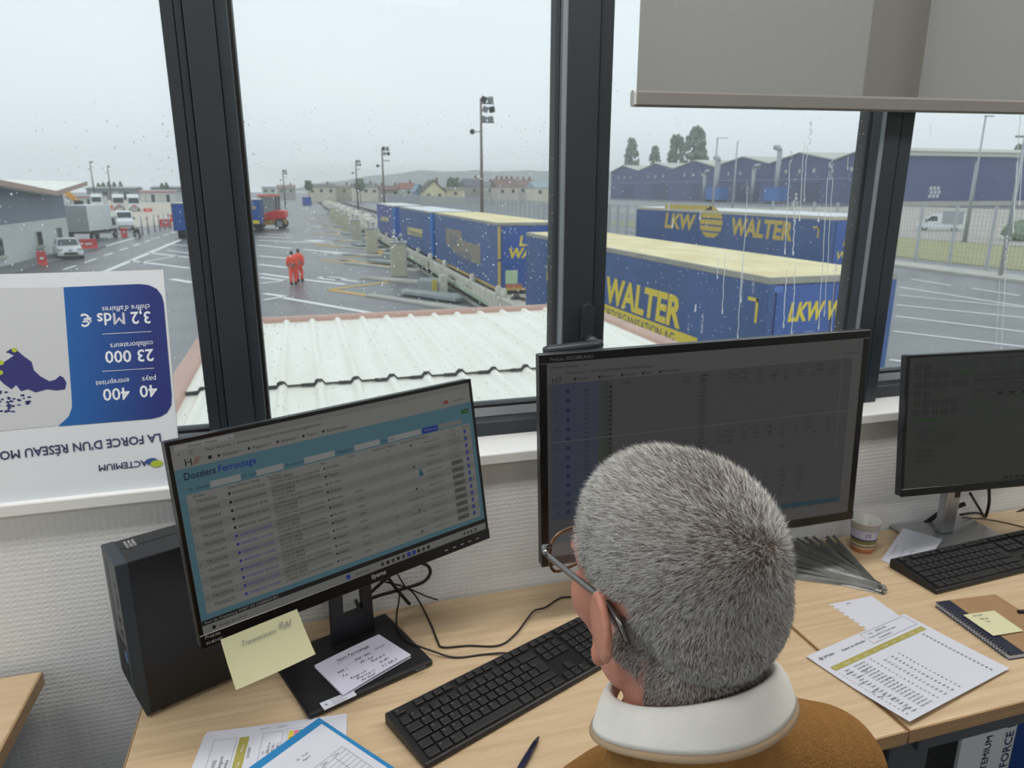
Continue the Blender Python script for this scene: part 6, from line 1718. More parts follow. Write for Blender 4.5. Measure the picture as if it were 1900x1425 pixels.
# ---- workers in orange
def worker(px, py, label, hdg, seed):
    p = G(px, py); mbw = MB()
    F_ = Vector((sin(hdg), cos(hdg), 0)); X_ = Vector((cos(hdg), -sin(hdg), 0))
    def L3(x, y, z): return X_ * x + F_ * y + ZU * z
    for s in (-1, 1):
        st_ = .14 * s
        capsule(mbw, L3(.09 * s, 0, .92), L3(.10 * s, st_ * .7, .50), .095, .075); capsule(mbw, L3(.10 * s, st_ * .7, .50), L3(.10 * s, st_ * .6, .10), .075, .06); capsule(mbw, L3(.10 * s, st_ * .6, .06), L3(.10 * s, st_ * .6 + .16, .05), .055, .045)
        capsule(mbw, L3(.20 * s, 0, 1.42), L3(.26 * s, -.04 * s, 1.14), .065, .055); capsule(mbw, L3(.26 * s, -.04 * s, 1.14), L3(.22 * s, .10 - .05 * s, .92), .052, .04)
        mbw.ell(L3(.22 * s, .12 - .05 * s, .86), (.04, .04, .06), 10, 7)
    capsule(mbw, L3(0, 0, .95), L3(0, 0, 1.38), .15, .19); capsule(mbw, L3(-.12, 0, 1.42), L3(.12, 0, 1.42), .09, .09); capsule(mbw, L3(0, 0, 1.45), L3(0, .01, 1.58), .06, .06)
    mbw.ell(L3(0, .02, 1.68), (.085, .10, .12), 14, 10)
    o = mk('person', remeshed(mbw, .022, 2, 'person'), mat('skin_far', S(176, 130, 108), .6), smooth=True, loc=p)
    tag(o, label, 'person', 'workers in orange rain suits')
    sm_ = MB()
    for s in (-1, 1):
        st_ = .14 * s
        capsule(sm_, L3(.09 * s, 0, .92), L3(.10 * s, st_ * .7, .50), .112, .092); capsule(sm_, L3(.10 * s, st_ * .7, .50), L3(.10 * s, st_ * .6, .17), .092, .08)
        capsule(sm_, L3(.20 * s, 0, 1.42), L3(.26 * s, -.04 * s, 1.14), .085, .075); capsule(sm_, L3(.26 * s, -.04 * s, 1.14), L3(.225 * s, .09 - .05 * s, .95), .07, .055)
    capsule(sm_, L3(0, 0, .95), L3(0, 0, 1.38), .18, .215); capsule(sm_, L3(-.13, 0, 1.43), L3(.13, 0, 1.43), .10, .10)
    mk('rain_suit', remeshed(sm_, .02, 2, 'rain_suit'), mat('hivis_orange', S(246, 84, 54), .6, var=.08, vscale=6), o, smooth=True)
    bnd = MB()
    for z, r in ((1.12, .205), (1.02, .20)): bnd.lathe([(r, z - .03), (r + .004, z + .03)], 16)
    bnd.build('grey_band', mat('reflective_band', S(120, 126, 120), .4), o)
    hr_ = MB(); hr_.ell(L3(0, -.005, 1.715), (.092, .108, .10), 14, 10); hr_.build('hair', mat('dark_hair', S(60, 50, 46), .8), o, smooth=True)
    bt = MB()
    for s in (-1, 1): bt.box(-.055, .055, -.10, .17, 0, .12, Matrix.Translation(L3(.10 * s, .084 * s, 0)) @ Matrix.Rotation(-hdg, 4, 'Z'))
    bt.build('boots', M_tyre, o)
    return o
worker(545, 528, 'worker in orange rain suit walking in front on the wet yard', radians(10), 1)
worker(557, 522, 'worker in orange rain suit half hidden behind the other worker', radians(14), 2)

# ---- floodlight masts and lamp posts
def mast(p, h, label, n=6, r=.16):
    t = empty('floodlight_mast', (p.x, p.y, GND), label=label, cat='light mast', group='floodlight masts of the yard')
    MB().tube([(0, 0, 0), (0, 0, h * .5), (0, 0, h)], [r, r * .8, r * .5], 10).build('mast_pole', mat('brown_steel', S(112, 92, 86), .6, var=.1), t, smooth=True)
    for k in range(n):
        row = k // 2; x = .55 * (k % 2) + .25; z = h - .1 - row * .75
        MB().box(-.22, .22, -.14, .14, -.22, .22, Matrix.Translation((x + .12 * (row % 2), 0, z)) @ Matrix.Rotation(radians(18 - 30 * (k % 2)), 4, 'Y') @ Matrix.Rotation(radians(25), 4, 'X')).build('floodlight', M_concd if k % 3 else M_iron, t, bevel=.03)
    MB().box(0, 1.1, -.04, .04, h - 1.9, h - 1.8).build('cross_arm', M_iron, t); MB().box(0, 1.1, -.04, .04, h - .45, h - .35).build('cross_arm', M_iron, t)
    MB().ell((-.75, 0, h - 2.6), .22, 10, 7).build('siren', M_iron, t); MB().bar((-.75, 0, h - 2.6), (0, 0, h - 2.6), .06).build('siren_arm', M_iron, t)
    return t
mast(PY(894, 351, 60), PY(895, 182, 60).z - GND, 'tallest floodlight mast standing behind the yellow-roofed trailer', 6, .16)
mast(PY(712, 351, 112), PY(712, 274, 112).z - GND, 'floodlight mast rising above the farthest loaded trailer', 4, .18)
mast(G(665, 395), PY(664, 298, G(665, 395).y).z - GND, 'floodlight mast standing beside the empty wagons', 4, .2)
mast(G(530, 386), PY(525, 316, G(530, 386).y).z - GND, 'floodlight mast beside the far end of the open yard', 4, .2)
mast(PY(174, 351, 300), PY(163, 300, 300).z - GND, 'slim floodlight mast right of the grey shed, taller of two', 2, .3)
mast(PY(205, 351, 330), PY(197, 308, 330).z - GND, 'slim floodlight mast right of the grey shed, shorter of two', 2, .3)
def lamp_post(b, top, label, arm=1.0, r=.09, head=True):
    t = empty('lamp_post', (b.x, b.y, GND), label=label, cat='lamp post', group='grey lamp posts around the yard')
    h = top.z - GND
    MB().tube([(0, 0, 0), (0, 0, h)], [r, r * .55], 10).build('pole', M_galv, t, smooth=True)
    MB().box(-r * 1.6, r * 1.6, -r * 1.6, r * 1.6, 0, .12).build('foot_plate', M_concd, t)
    if head: MB().box(-.1, arm, -.12, .12, h - .02, h + .08).build('lamp_head', M_galv, t, bevel=.02)
    return t
b = G(1855, 515); lamp_post(b, PY(1898, 205, b.y), 'tall grey lamp post at the right edge behind the yard fence', 1.2, .11)
p = lamp_post(Vector((b.x + .6, b.y + .4, GND)), PY(1885, 253, b.y), 'grey lamp post with a flat double head just below the tall one', .5, .08); 
MB().box(-.75, .75, -.1, .1, PY(1885, 253, b.y).z - GND - .02, PY(1885, 253, b.y).z - GND + .08).build('lamp_head', M_concd, p)
b = G(1795, 500); lamp_post(Vector((62.4, 55.3, 0)), PY(1863, 217, 55.3), 'grey lamp post in front of the long blue wall with lamp top', .9, .13)
lamp_post(PY(1790, 430, 56), PY(1806, 300, 56), 'short thin grey pole in front of the blue wall', .3, .09, False)
lamp_post(PY(1321, 400, 110), PY(1324, 256, 110), 'grey lamp post before the gabled warehouse, left of two', 2.0, .2)
lamp_post(PY(1360, 372, 160), PY(1365, 262, 160), 'grey lamp post before the gabled warehouse, right of two', .6, .25)

# ---- fences
M_fpost = mat('pale_fence_post', S(186, 188, 190), .5, metal=.2)
def fence(x, y0, y1, step, h, label, wire=14):
    t = empty('yard_fence', (x, y0, GND), label=label, cat='fence')
    y = 0; 
    while y <= y1 - y0: 
        MB().box(-.07, .07, y - .08, y + .08, 0, h).build('fence_post', M_fpost, t); y += step
    wr = MB()
    for k in range(wire): 
        z = .15 + (h - .25) * k / (wire - 1); wr.box(-.008, .008, 0, y1 - y0, z - .008, z + .008)
    v = 0
    while v < y1 - y0:
        wr.box(-.006, .006, v - .012, v + .012, .1, h - .05); v += step / 10
    stuff(wr.build('fence_mesh', M_galv, t)); return t
fence(22.0, 33, 200, 1.5, 4.0, 'tall grey mesh fence behind the trailers and before the houses')
fence(41.8, 24, 60, 2.8, 4.0, 'grey mesh fence with posts at the right beside the wet lane')
rr3 = struct(MB().box(38.2, 40.6, 20, 80, GND, GND + .14).build('pavement', M_conc)); rr3['label'] = 'pale pavement strip along the right fence'
M_grass = mat('dry_grass', S(178, 168, 122), .95, var=.2, vscale=.6, detail=6, col2=S(168, 170, 118))
gr = struct(MB().box(44, 62, 10, 110, GND, GND + .05).build('grass_strip', M_grass)); gr['label'] = 'dry grass strip behind the right fence'
rd = struct(MB().box(63, 70, 10, 130, GND, GND + .03).build('far_road', mat('pale_road', S(176, 170, 160), .8, var=.08, vscale=.4))); rd['label'] = 'pale road between the grass and the blue wall'
sd_ = struct(MB().box(71, 178, 20, 180, GND, GND + .02).build('gravel_lot', mat('gravel', S(182, 176, 164), .9, var=.12, vscale=.3))); sd_['label'] = 'pale gravel lot in front of the blue warehouse'
rg = random.Random(31)
bs = MB()
for k in range(16): bs.blob((rg.uniform(-1.1, 1.1), rg.uniform(-1, 1), .5 + rg.uniform(0, .8)), rg.uniform(.4, .7), k, 8, 6, .3)
M_leaf = mat('grey_green_leaves', S(112, 128, 104), .9, var=.3, vscale=1.2, bump=.8, bscale=6)
pb_ = PZ(1892, 447, GND); o = bs.build('garden_bush', mat('bush_leaves', S(124, 142, 112), .9, var=.25, vscale=2), loc=(pb_.x, pb_.y, GND)); tag(o, 'green bush on the grass at the right edge', 'bush')

# ---- blue warehouse with its row of gables
M_ware = mat('slate_blue_cladding', S(72, 86, 132), .6, var=.06, vscale=.5, stretch=(3, 3, .1))
M_ward = mat('dark_blue_door', S(58, 70, 112), .6)
M_wtrim = mat('pale_roof_trim', S(196, 196, 184), .6)
WX = 180.0
wz = lambda dz: 1.6 + dz - GND
wh2 = empty('warehouse', (WX, 185, GND), label='long slate-blue warehouse with a row of gables behind the trailers', cat='building')
gy = [404.5, 367.5, 329, 292, 252, 216, 185]; pk_ = [388, 348, 309.5, 270.5, 234.4, 200.8]
for k in range(6):
    ya, yb, yp = gy[k] - 185, gy[k + 1] - 185, pk_[k] - 185
    MB().prism([(yb, 0), (ya, 0), (ya, wz(9.7)), (yp, wz(12.9)), (yb, wz(9.7))], 'x', 0, .4).build('gable_wall', M_ware, wh2)
    rfm = MB()
    for p, q in (((ya, wz(9.7)), (yp, wz(12.9))), ((yp, wz(12.9)), (yb, wz(9.7)))):
        rfm.add([(-.6, p[0], p[1] + .1), (-.6, q[0], q[1] + .1), (90, q[0], q[1] + .1), (90, p[0], p[1] + .1), (-.6, p[0], p[1] + .5), (-.6, q[0], q[1] + .5), (90, q[0], q[1] + .5), (90, p[0], p[1] + .5)], [(0, 1, 2, 3), (7, 6, 5, 4), (0, 4, 5, 1), (1, 5, 6, 2), (2, 6, 7, 3), (3, 7, 4, 0)])
    rfm.build('roof', M_wtrim, wh2)
    for q in (.28, .5, .72):
        yy = yb + (ya - yb) * q; MB().cyl((-.06, yy, wz(6.6)), (.02, yy, wz(6.6)), .75, 14).build('round_vent', M_wtrim, wh2)
    MB().box(-.12, 0, yb + 6, yb + (ya - yb) * .55, 0, wz(2.6)).build('sliding_door', M_ward, wh2)
    MB().box(-.2, .02, yb, ya, wz(3.4), wz(3.9)).build('wall_band', mat('lighter_blue_band', S(108, 122, 160), .6), wh2)
MB().box(0, 110, -.4, 0, wz(-3.5), wz(10.0)).build('long_wall', M_ware, wh2)
MB().box(0, 110, -.3, 0, 0, wz(-3.5)).build('plinth', M_conc, wh2)
MB().box(-1, 112, -1.2, -.2, wz(10.0), wz(10.9)).build('eave', M_wtrim, wh2); MB().box(-1, 112, -.8, 6, wz(10.9), wz(11.4)).build('eave_cap', mat('brown_eave', S(150, 142, 128), .7), wh2)
mb = MB()
for k in range(3):
    for j in range(3): mb.add([(11 + k * 1.5 + (j % 2) * .5 + 1.1 * cos(2 * pi * i / 6) * .6, -.46, wz(-2.0) + j * 1.2 + .65 * sin(2 * pi * i / 6)) for i in range(6)], [tuple(range(6))])
mb.build('wall_emblem', mat('pale_emblem', S(206, 210, 214), .6), wh2)
for px, top, bot, Yd in ((1441, 281, 345, 235), (1330, 299, 348, 265)):
    b_ = PX(px, bot, 172); tt_ = PX(px, top, 172); t = empty('exhaust_flue', (b_.x, b_.y, GND), label='tall pale exhaust flue bent at the top rising from a blue %s container' % ('right' if px > 1400 else 'left'), cat='flue', group='exhaust flues of the warehouse')
    MB().cyl((0, 0, 0), (0, 0, tt_.z - GND), .9, 12).build('flue_pipe', M_galv, t, smooth=True)
    MB().tube([(0, 0, tt_.z - GND), (0, .8, tt_.z - GND + 1.2), (0, 3, tt_.z - GND + 1.5)], .95, 10).build('flue_elbow', M_galv, t, smooth=True)
for px, top, bot in ((1305, 322, 372), (1395, 312, 370)):
    b_ = PX(px, bot, 168); tt_ = PX(px, top, 168); t = empty('exhaust_duct', (b_.x, b_.y, GND), label='pale elbow duct on the warehouse, %s' % ('left of the first blue container' if px < 1350 else 'between the two blue containers'), cat='duct', group='elbow ducts of the warehouse')
    MB().cyl((0, 0, 0), (0, 0, tt_.z - GND), .7, 12).build('duct_pipe', M_galv, t, smooth=True); MB().tube([(0, 0, tt_.z - GND), (0, -.8, tt_.z - GND + .8), (0, -3, tt_.z - GND + .9)], .7, 10).build('duct_elbow', M_galv, t, smooth=True)
for px, w in ((1321, 26), (1430, 28)):
    b_ = PX(px, 371, 166); q_ = PX(px + w / 2, 371, 166); wd_ = abs(q_.y - b_.y); hh_ = PX(px, 348, 166).z
    t = empty('filter_container', (b_.x, b_.y, GND), label='bright blue filter container at the foot of the %s flue' % ('left' if px < 1400 else 'right'), cat='container', group='blue filter containers')
    MB().box(0, 4, -wd_, wd_, 1.0, hh_ - GND).build('container_box', mat('vivid_blue_box', S(44, 108, 184), .5, var=.06), t)
    for y in (-wd_ + .5, wd_ - .5): MB().box(.2, 3.8, y - .3, y + .3, 0, 1.0).build('support_leg', M_iron, t)

# ---- trees
def tree(px, yt, yb, Y, wpx, label, seed, conic=.6, X=None):
    t_ = PX(px, yt, X) if X else PY(px, yt, Y); b_ = PX(px, yb, X) if X else PY(px, yb, Y)
    dist = (b_ - CAM).dot(FW); wm = wpx / 1317 * dist
    t = empty('tree', (t_.x, t_.y, GND), label=label, cat='tree', group='trees in the distance'); rg = random.Random(seed)
    z0, z1 = b_.z - GND, t_.z - GND
    MB().tube([(0, 0, 0), (0, 0, z1 * .85)], [wm * .04, wm * .015], 7).build('trunk', M_rust, t)
    cr = MB(); n = 150
    for k in range(n):
        u = rg.random(); z = z0 + (z1 - z0) * u; half = wm / 2 * (1 - conic * u ** 1.5) * (.55 + .45 * min(1, u * 4))
        a = rg.uniform(0, 2 * pi); r_ = half * sqrt(rg.random()) * .95
        s_ = wm * rg.uniform(.05, .10); cr.blob((r_ * cos(a), r_ * sin(a), z), (s_, s_, s_ * 1.1), k * 3 + seed, 7, 5, .45)
    stuff(cr.build('crown', M_leaf, t)); return t
tree(1173, 258, 320, 0, 36, 'pointed green tree behind the warehouse, leftmost', 1, .7, 285)
tree(1216, 272, 312, 0, 26, 'small green tree behind the warehouse between the larger trees', 2, .7, 285)
tree(1257, 250, 312, 0, 38, 'tall green tree behind the warehouse, left of the joined pair', 3, .55, 285)
tree(1292, 240, 312, 0, 54, 'broadest and tallest green tree behind the warehouse', 4, .6, 285)
tree(842, 331, 350, 300, 30, 'round dark tree among the far houses', 5, .3)
tree(667, 334, 352, 290, 22, 'round green tree beside the beige far building', 6, .3)
tree(572, 336, 352, 300, 16, 'small dark tree left of the beige far building', 7, .3)
tree(1893, 268, 281, 0, 16, 'tree top above the eave at the right edge', 8, .3, 260)

# ---- far houses
def house(px0, px1, yridge, yeave, Y, wallc, roofc, label, gable=False, chim=1):
    x0, x1 = PY(px0, 351, Y).x, PY(px1, 351, Y).x; zr, ze = PY((px0 + px1) / 2, yridge, Y).z - GND, PY((px0 + px1) / 2, yeave, Y).z - GND
    t = empty('house', (x0, Y, GND), label=label, cat='house', group='far houses beyond the yard'); w = x1 - x0; d = 10
    mw = mat('house_wall_%d_%d_%d' % wallc, S(*wallc), .8, var=.05, vscale=.5); mr_ = mat('house_roof_%d_%d_%d' % roofc, S(*roofc), .8, var=.1, vscale=.8)
    if gable:
        MB().prism([(0, 0), (w, 0), (w, ze), (w / 2, zr - .2), (0, ze)], 'y', 0, d).build('wall', mw, t)
        r_ = MB()
        for a, b in (((-.5, ze - .3), (w / 2, zr)), ((w / 2, zr), (w + .5, ze - .3))):
            r_.add([(a[0], -.5, a[1]), (b[0], -.5, b[1]), (b[0], d + .5, b[1]), (a[0], d + .5, a[1]), (a[0], -.5, a[1] + .35), (b[0], -.5, b[1] + .35), (b[0], d + .5, b[1] + .35), (a[0], d + .5, a[1] + .35)], [(0, 1, 2, 3), (7, 6, 5, 4), (0, 4, 5, 1), (1, 5, 6, 2), (2, 6, 7, 3), (3, 7, 4, 0)])
        rf_ = r_.build('roof', mr_, t)
    else:
        MB().box(0, w, 0, d, 0, ze).build('wall', mw, t)
        rf_ = MB().prism([(-.4, ze), (d + .4, ze), (d / 2, zr)], 'x', -.3, w + .3).build('roof', mr_, t)
    for k in range(chim):
        cx_ = w * (.15 + .7 * k / max(1, chim - 1)) if chim > 1 else w * .75
        MB().box(cx_ - .4, cx_ + .4, d / 2 - .4, d / 2 + .4, zr - 1.2, zr + 1.1).build('chimney', mat('chimney_brick', S(150, 110, 96), .8), t)
    nw = max(1, int(w / 3.5))
    for k in range(nw):
        xc = w * (k + .5) / nw; f = MB().box(xc - .7, xc + .7, -.08, 0, ze * .62, ze * .86).build('window', M_wtrim, t); MB().box(xc - .55, xc + .55, -.12, -.07, ze * .64, ze * .84).build('pane', M_glassd, f)
    return t
hs = [(486, 512, 346, 349, 420, (206, 206, 200), (150, 152, 152), 'low pale shed at the far left end of the houses', 0, 0), (514, 548, 343, 349, 400, (178, 172, 166), (150, 128, 120), 'grey-brown far building beside the yard mast', 0, 1), (570, 622, 341, 347, 330, (214, 206, 184), (120, 120, 118), 'long beige far building with dark flat roof', 0, 1),
      (624, 652, 343, 348, 340, (196, 186, 170), (140, 128, 120), 'small beige far house between two long buildings', 0, 1), (655, 702, 340, 347, 320, (224, 218, 198), (112, 114, 116), 'long cream far building behind the second mast', 0, 1), (706, 742, 344, 352, 300, (170, 156, 144), (124, 104, 96), 'brown-roofed far cottage right of the second mast', 0, 2), (744, 772, 339, 350, 290, (190, 186, 180), (156, 108, 92), 'far house with reddish roof', 0, 1),
      (772, 786, 342, 356, 262, (150, 170, 190), (140, 160, 182), 'narrow pale blue far house', 1, 0), (784, 826, 335, 356, 255, (226, 216, 176), (108, 98, 94), 'cream gabled house facing the yard', 1, 1), (828, 862, 347, 352, 262, (220, 210, 180), (128, 120, 112), 'low cream house with dark window', 0, 0), (864, 896, 331, 345, 280, (170, 166, 160), (112, 114, 120), 'grey house with steep dark roof', 0, 1), (897, 922, 337, 345, 290, (214, 212, 204), (130, 134, 140), 'white far house left of the chimney row', 0, 1),
      (922, 962, 332, 347, 270, (206, 198, 186), (132, 110, 102), 'long brown-roofed terrace with chimneys', 0, 4), (962, 994, 333, 345, 285, (196, 190, 180), (140, 116, 104), 'brown-roofed terrace house right of the long terrace', 0, 3), (993, 1048, 336, 348, 240, (222, 214, 196), (160, 176, 182), 'white house with pale blue-grey roof by the middle mullion', 0, 1)]
for a in hs: house(a[0], a[1], a[2], a[3], a[4], a[5], a[6], a[7], bool(a[8]), a[9])
# hills
hm = MB(); rg = random.Random(17); pts = []
HY = 2400
for k in range(60):
    px = 520 + k * 20
    y_ = 350 - 33 * max(0, min(1, (px - 545) / 230)) ** .8 + 1.2 * sin(k * 1.3) + rg.uniform(-.7, .7)
    pts.append(PY(px, y_, HY))
n = len(pts); vs = []
for p in pts: vs += [(p.x, HY - 500, GND), (p.x, HY, p.z), (p.x, HY + 900, GND)]
hm.add(vs, [(i * 3 + j, (i + 1) * 3 + j, (i + 1) * 3 + j + 1, i * 3 + j + 1) for i in range(n - 1) for j in range(2)])
hl_ = struct(hm.build('hills', mat('wooded_hill', S(96, 108, 100), .95, var=.3, vscale=.012, detail=8, bump=.5, bscale=.05), smooth=True)); hl_['label'] = 'misty wooded hill on the horizon'

# ---- left: grey and white shed with butterfly roof
SX = -19.0
sh = empty('industrial_shed', (SX, 40, GND), label='shed with grey upper wall, white lower wall and butterfly roof at the left edge', cat='building')
sz_ = 1.6 - GND
zs_, z1_, z2_, z3_ = sz_ - 2.27, sz_ + .1, sz_ - .45, sz_ + .05
MB().prism([(0, 0), (30.3, 0), (30.3, zs_), (0, zs_)], 'x', -12, 0).build('lower_wall', mat('off_white_render', S(206, 210, 208), .8, var=.05, vscale=.6), sh)
MB().prism([(0, zs_), (30.3, zs_), (30.3, z3_), (24.4, z2_), (15.5, z1_ + .2), (0, z1_ + 1.0)], 'x', -12, .03).build('upper_wall', mat('grey_cladding', S(122, 132, 144), .6, var=.05, vscale=.4), sh)
rf_ = MB()
prof = [(0, z1_ + 1.05), (24.4, z2_ + .05), (33.5, z3_ + .35)]
for p, q in zip(prof, prof[1:]):
    rf_.add([(-40, p[0], p[1] + 1.2), (1.2, p[0], p[1]), (1.2, q[0], q[1]), (-40, q[0], q[1] + 1.2), (-40, p[0], p[1] + 1.45), (1.2, p[0], p[1] + .25), (1.2, q[0], q[1] + .25), (-40, q[0], q[1] + 1.45)], [(0, 1, 2, 3), (7, 6, 5, 4), (0, 4, 5, 1), (1, 5, 6, 2), (2, 6, 7, 3), (3, 7, 4, 0)])
rf_.build('roof', M_roofs, sh)
fa_ = MB()
for p, q in zip(prof, prof[1:]): fa_.add([(1.2, p[0], p[1] - .05), (1.2, q[0], q[1] - .05), (1.2, q[0], q[1] + .3), (1.2, p[0], p[1] + .3), (1.26, p[0], p[1] - .05), (1.26, q[0], q[1] - .05), (1.26, q[0], q[1] + .3), (1.26, p[0], p[1] + .3)], [(0, 1, 2, 3), (7, 6, 5, 4), (0, 4, 5, 1), (3, 2, 6, 7)])
fa_.build('roof_fascia', mat('brown_fascia', S(178, 150, 136), .6), sh)
for y0, y1, zt_, zb2 in ((22.05, 23.35, -3.0, -4.2), (26.97, 28.35, -2.95, -4.1), (14.2, 15.5, -3.0, -4.3)):
    f = MB().box(0, .08, y0, y1, sz_ + zb2, sz_ + zt_).build('window', M_wtrim, sh); MB().box(.06, .1, y0 + .12, y1 - .12, sz_ + zb2 + .12, sz_ + zt_ - .1).build('pane', M_glassd, f); MB().box(.0, .18, y0 - .1, y1 + .1, sz_ + zb2 - .1, sz_ + zb2).build('window_ledge', M_conc, f)
pv = struct(MB().box(SX, -16.9, 40, 73, GND, GND + .1).build('shed_pavement', mat('dark_pavement', S(120, 122, 126), .7, var=.1, vscale=.6))); pv['label'] = 'dark pavement along the foot of the shed'

# ---- vehicles at the left
def wheelset(t, pts, r=.32, w=.22):
    for x, y in pts:
        o = MB().cyl((x - w / 2, y, r), (x + w / 2, y, r), r, 18).build('wheel', M_tyre, t); MB().cyl((x - w / 2 - .01, y, r), (x + w / 2 + .01, y, r), r * .6, 12).build('hubcap', M_galv, o)
def car(px, py, label, rz):
    p = G(px, py); t = empty('car', (p.x, p.y, GND), rz, label=label, cat='car')
    # local: front towards -y, length 4.0
    def sect(y, w, z0, z1, wt): return [(-w, y, z0), (w, y, z0), (w * 1.02, y, (z0 + z1) * .55), (wt, y, z1), (-wt, y, z1), (-w * 1.02, y, (z0 + z1) * .55)]
    def loft(secs, nm, m):
        mb = MB(); k = len(secs[0]); vs = [v for s in secs for v in s]
        fs = [(i * k + j, i * k + (j + 1) % k, (i + 1) * k + (j + 1) % k, (i + 1) * k + j) for i in range(len(secs) - 1) for j in range(k)] + [tuple(range(k))[::-1], tuple((len(secs) - 1) * k + j for j in range(k))]
        return mb.add(vs, fs).build(nm, m, t, smooth=False, bevel=.04)
    loft([sect(-2.0, .70, .35, .62, .62), sect(-1.85, .82, .25, .78, .72), sect(-1.0, .86, .22, .98, .78), sect(0, .87, .22, 1.0, .80), sect(1.5, .87, .24, 1.02, .80), sect(1.95, .80, .32, .95, .74), sect(2.02, .74, .45, .80, .70)], 'body', M_vwhite)
    loft([[(-.80, -1.05, .95), (.80, -1.05, .95), (.62, -.25, 1.44), (-.62, -.25, 1.44)], [(-.80, -1.0, .95), (.80, -1.0, .95), (.62, .0, 1.47), (-.62, .0, 1.47)], [(-.82, .9, .97), (.82, .9, .97), (.60, .9, 1.46), (-.60, .9, 1.46)], [(-.78, 1.75, .98), (.78, 1.75, .98), (.56, 1.35, 1.40), (-.56, 1.35, 1.40)]], 'cabin', M_vwhite)
    MB().quad((-.70, -1.06, 1.0), (.70, -1.06, 1.0), (.57, -.36, 1.41), (-.57, -.36, 1.41)).build('windscreen', M_glassd, t)
    for s in (-1, 1):
        for a, b in ((-.75, .25), (.35, 1.25)): MB().quad((s * .815, a - .1, 1.0), (s * .825, b, 1.0), (s * .655, b - .05, 1.40), (s * .665, a + .55 if a < 0 else a, 1.40)).build('side_window', M_glassd, t)
        MB().box(s * .62 - .16, s * .62 + .16, -1.97, -1.86, .66, .78).build('headlamp', M_galv, t); MB().box(s * .92 - .08, s * .92 + .08, -.75, -.62, .98, 1.1).build('mirror', M_vwhite, t)
    MB().box(-.45, .45, -2.02, -1.95, .36, .52).build('grille', M_tyre, t); MB().box(-.12, .12, -2.01, -1.94, .60, .74).build('badge', M_galv, t)
    wheelset(t, [(-.76, -1.25), (.76, -1.25), (-.76, 1.3), (.76, 1.3)], .31)
    return t
car(128, 478, 'small white hatchback car parked beside the shed', radians(20))
def van(px, py, label, rz, L_=5.4, h=2.3, Z=0):
    p = G(px, py); t = empty('van', (p.x, p.y, GND), rz, label=label, cat='van', group='white vans and lorries parked at the back')
    MB().prism([(-L_ / 2, .35), (L_ / 2, .35), (L_ / 2, h), (-L_ / 2 + 1.5, h), (-L_ / 2 + .9, h * .62), (-L_ / 2 + .05, h * .48)], 'x', -.95, .95).build('body', M_vwhite, t, bevel=.08)
    MB().quad((-.82, -L_ / 2 + .92, h * .66), (.82, -L_ / 2 + .92, h * .66), (.78, -L_ / 2 + 1.40, h * .95), (-.78, -L_ / 2 + 1.40, h * .95)).build('windscreen', M_glassd, t)
    for s in (-1, 1): MB().quad((s * .955, -L_ / 2 + 1.1, h * .6), (s * .955, -L_ / 2 + 2.3, h * .6), (s * .955, -L_ / 2 + 2.2, h * .9), (s * .955, -L_ / 2 + 1.55, h * .9)).build('side_window', M_glassd, t); MB().box(s * 1.05 - .1, s * 1.05 + .1, -L_ / 2 + 1.0, -L_ / 2 + 1.15, h * .55, h * .7).build('mirror', M_tyre, t)
    MB().box(-.9, .9, -L_ / 2 - .02, -L_ / 2 + .15, .35, .6).build('bumper', M_concd, t)
    wheelset(t, [(-.82, -L_ / 2 + 1.0), (.82, -L_ / 2 + 1.0), (-.82, L_ / 2 - 1.0), (.82, L_ / 2 - 1.0)], .36)
    return t
van(233, 425, 'white delivery van facing the viewer right of the box truck', radians(14))
v_ = van(1742, 428, 'white crew van parked behind the right fence', radians(223), 5.2, 2.0); v_['group'] = 'white vans behind the right fence'
MB().box(-1.0, 1.0, .2, 2.4, .9, 2.45).build('cage_body', M_galv, v_)
# box truck
p = G(168, 445); bt_ = empty('box_truck', (p.x, p.y, GND), radians(-12), label='white box truck with square body beside the shed', cat='truck')
MB().box(-1.3, 1.3, -2.6, 2.4, 1.0, 3.5).build('box_body', mat('white_box_panel', S(226, 228, 226), .5, var=.03), bt_, bevel=.03)
MB().prism([(2.5, .5), (4.4, .5), (4.4, 1.2), (4.0, 2.0), (3.6, 2.35), (2.5, 2.35)], 'x', -1.0, 1.0).build('cab', M_vwhite, bt_, bevel=.06)
for s in (-1, 1): MB().quad((s * 1.005, 2.9, 1.3), (s * 1.005, 3.9, 1.3), (s * 1.005, 3.6, 2.1), (s * 1.005, 2.9, 2.1)).build('side_window', M_glassd, bt_)
MB().box(-1.1, 1.1, -2.5, 3.8, .75, 1.0).build('chassis', M_iron, bt_); wheelset(bt_, [(-1.05, -1.6), (1.05, -1.6), (-.95, 3.5), (.95, 3.5)], .42)
MB().box(-1.31, 1.31, -2.64, -2.6, .95, 3.5).build('rear_frame', M_galv, bt_); 
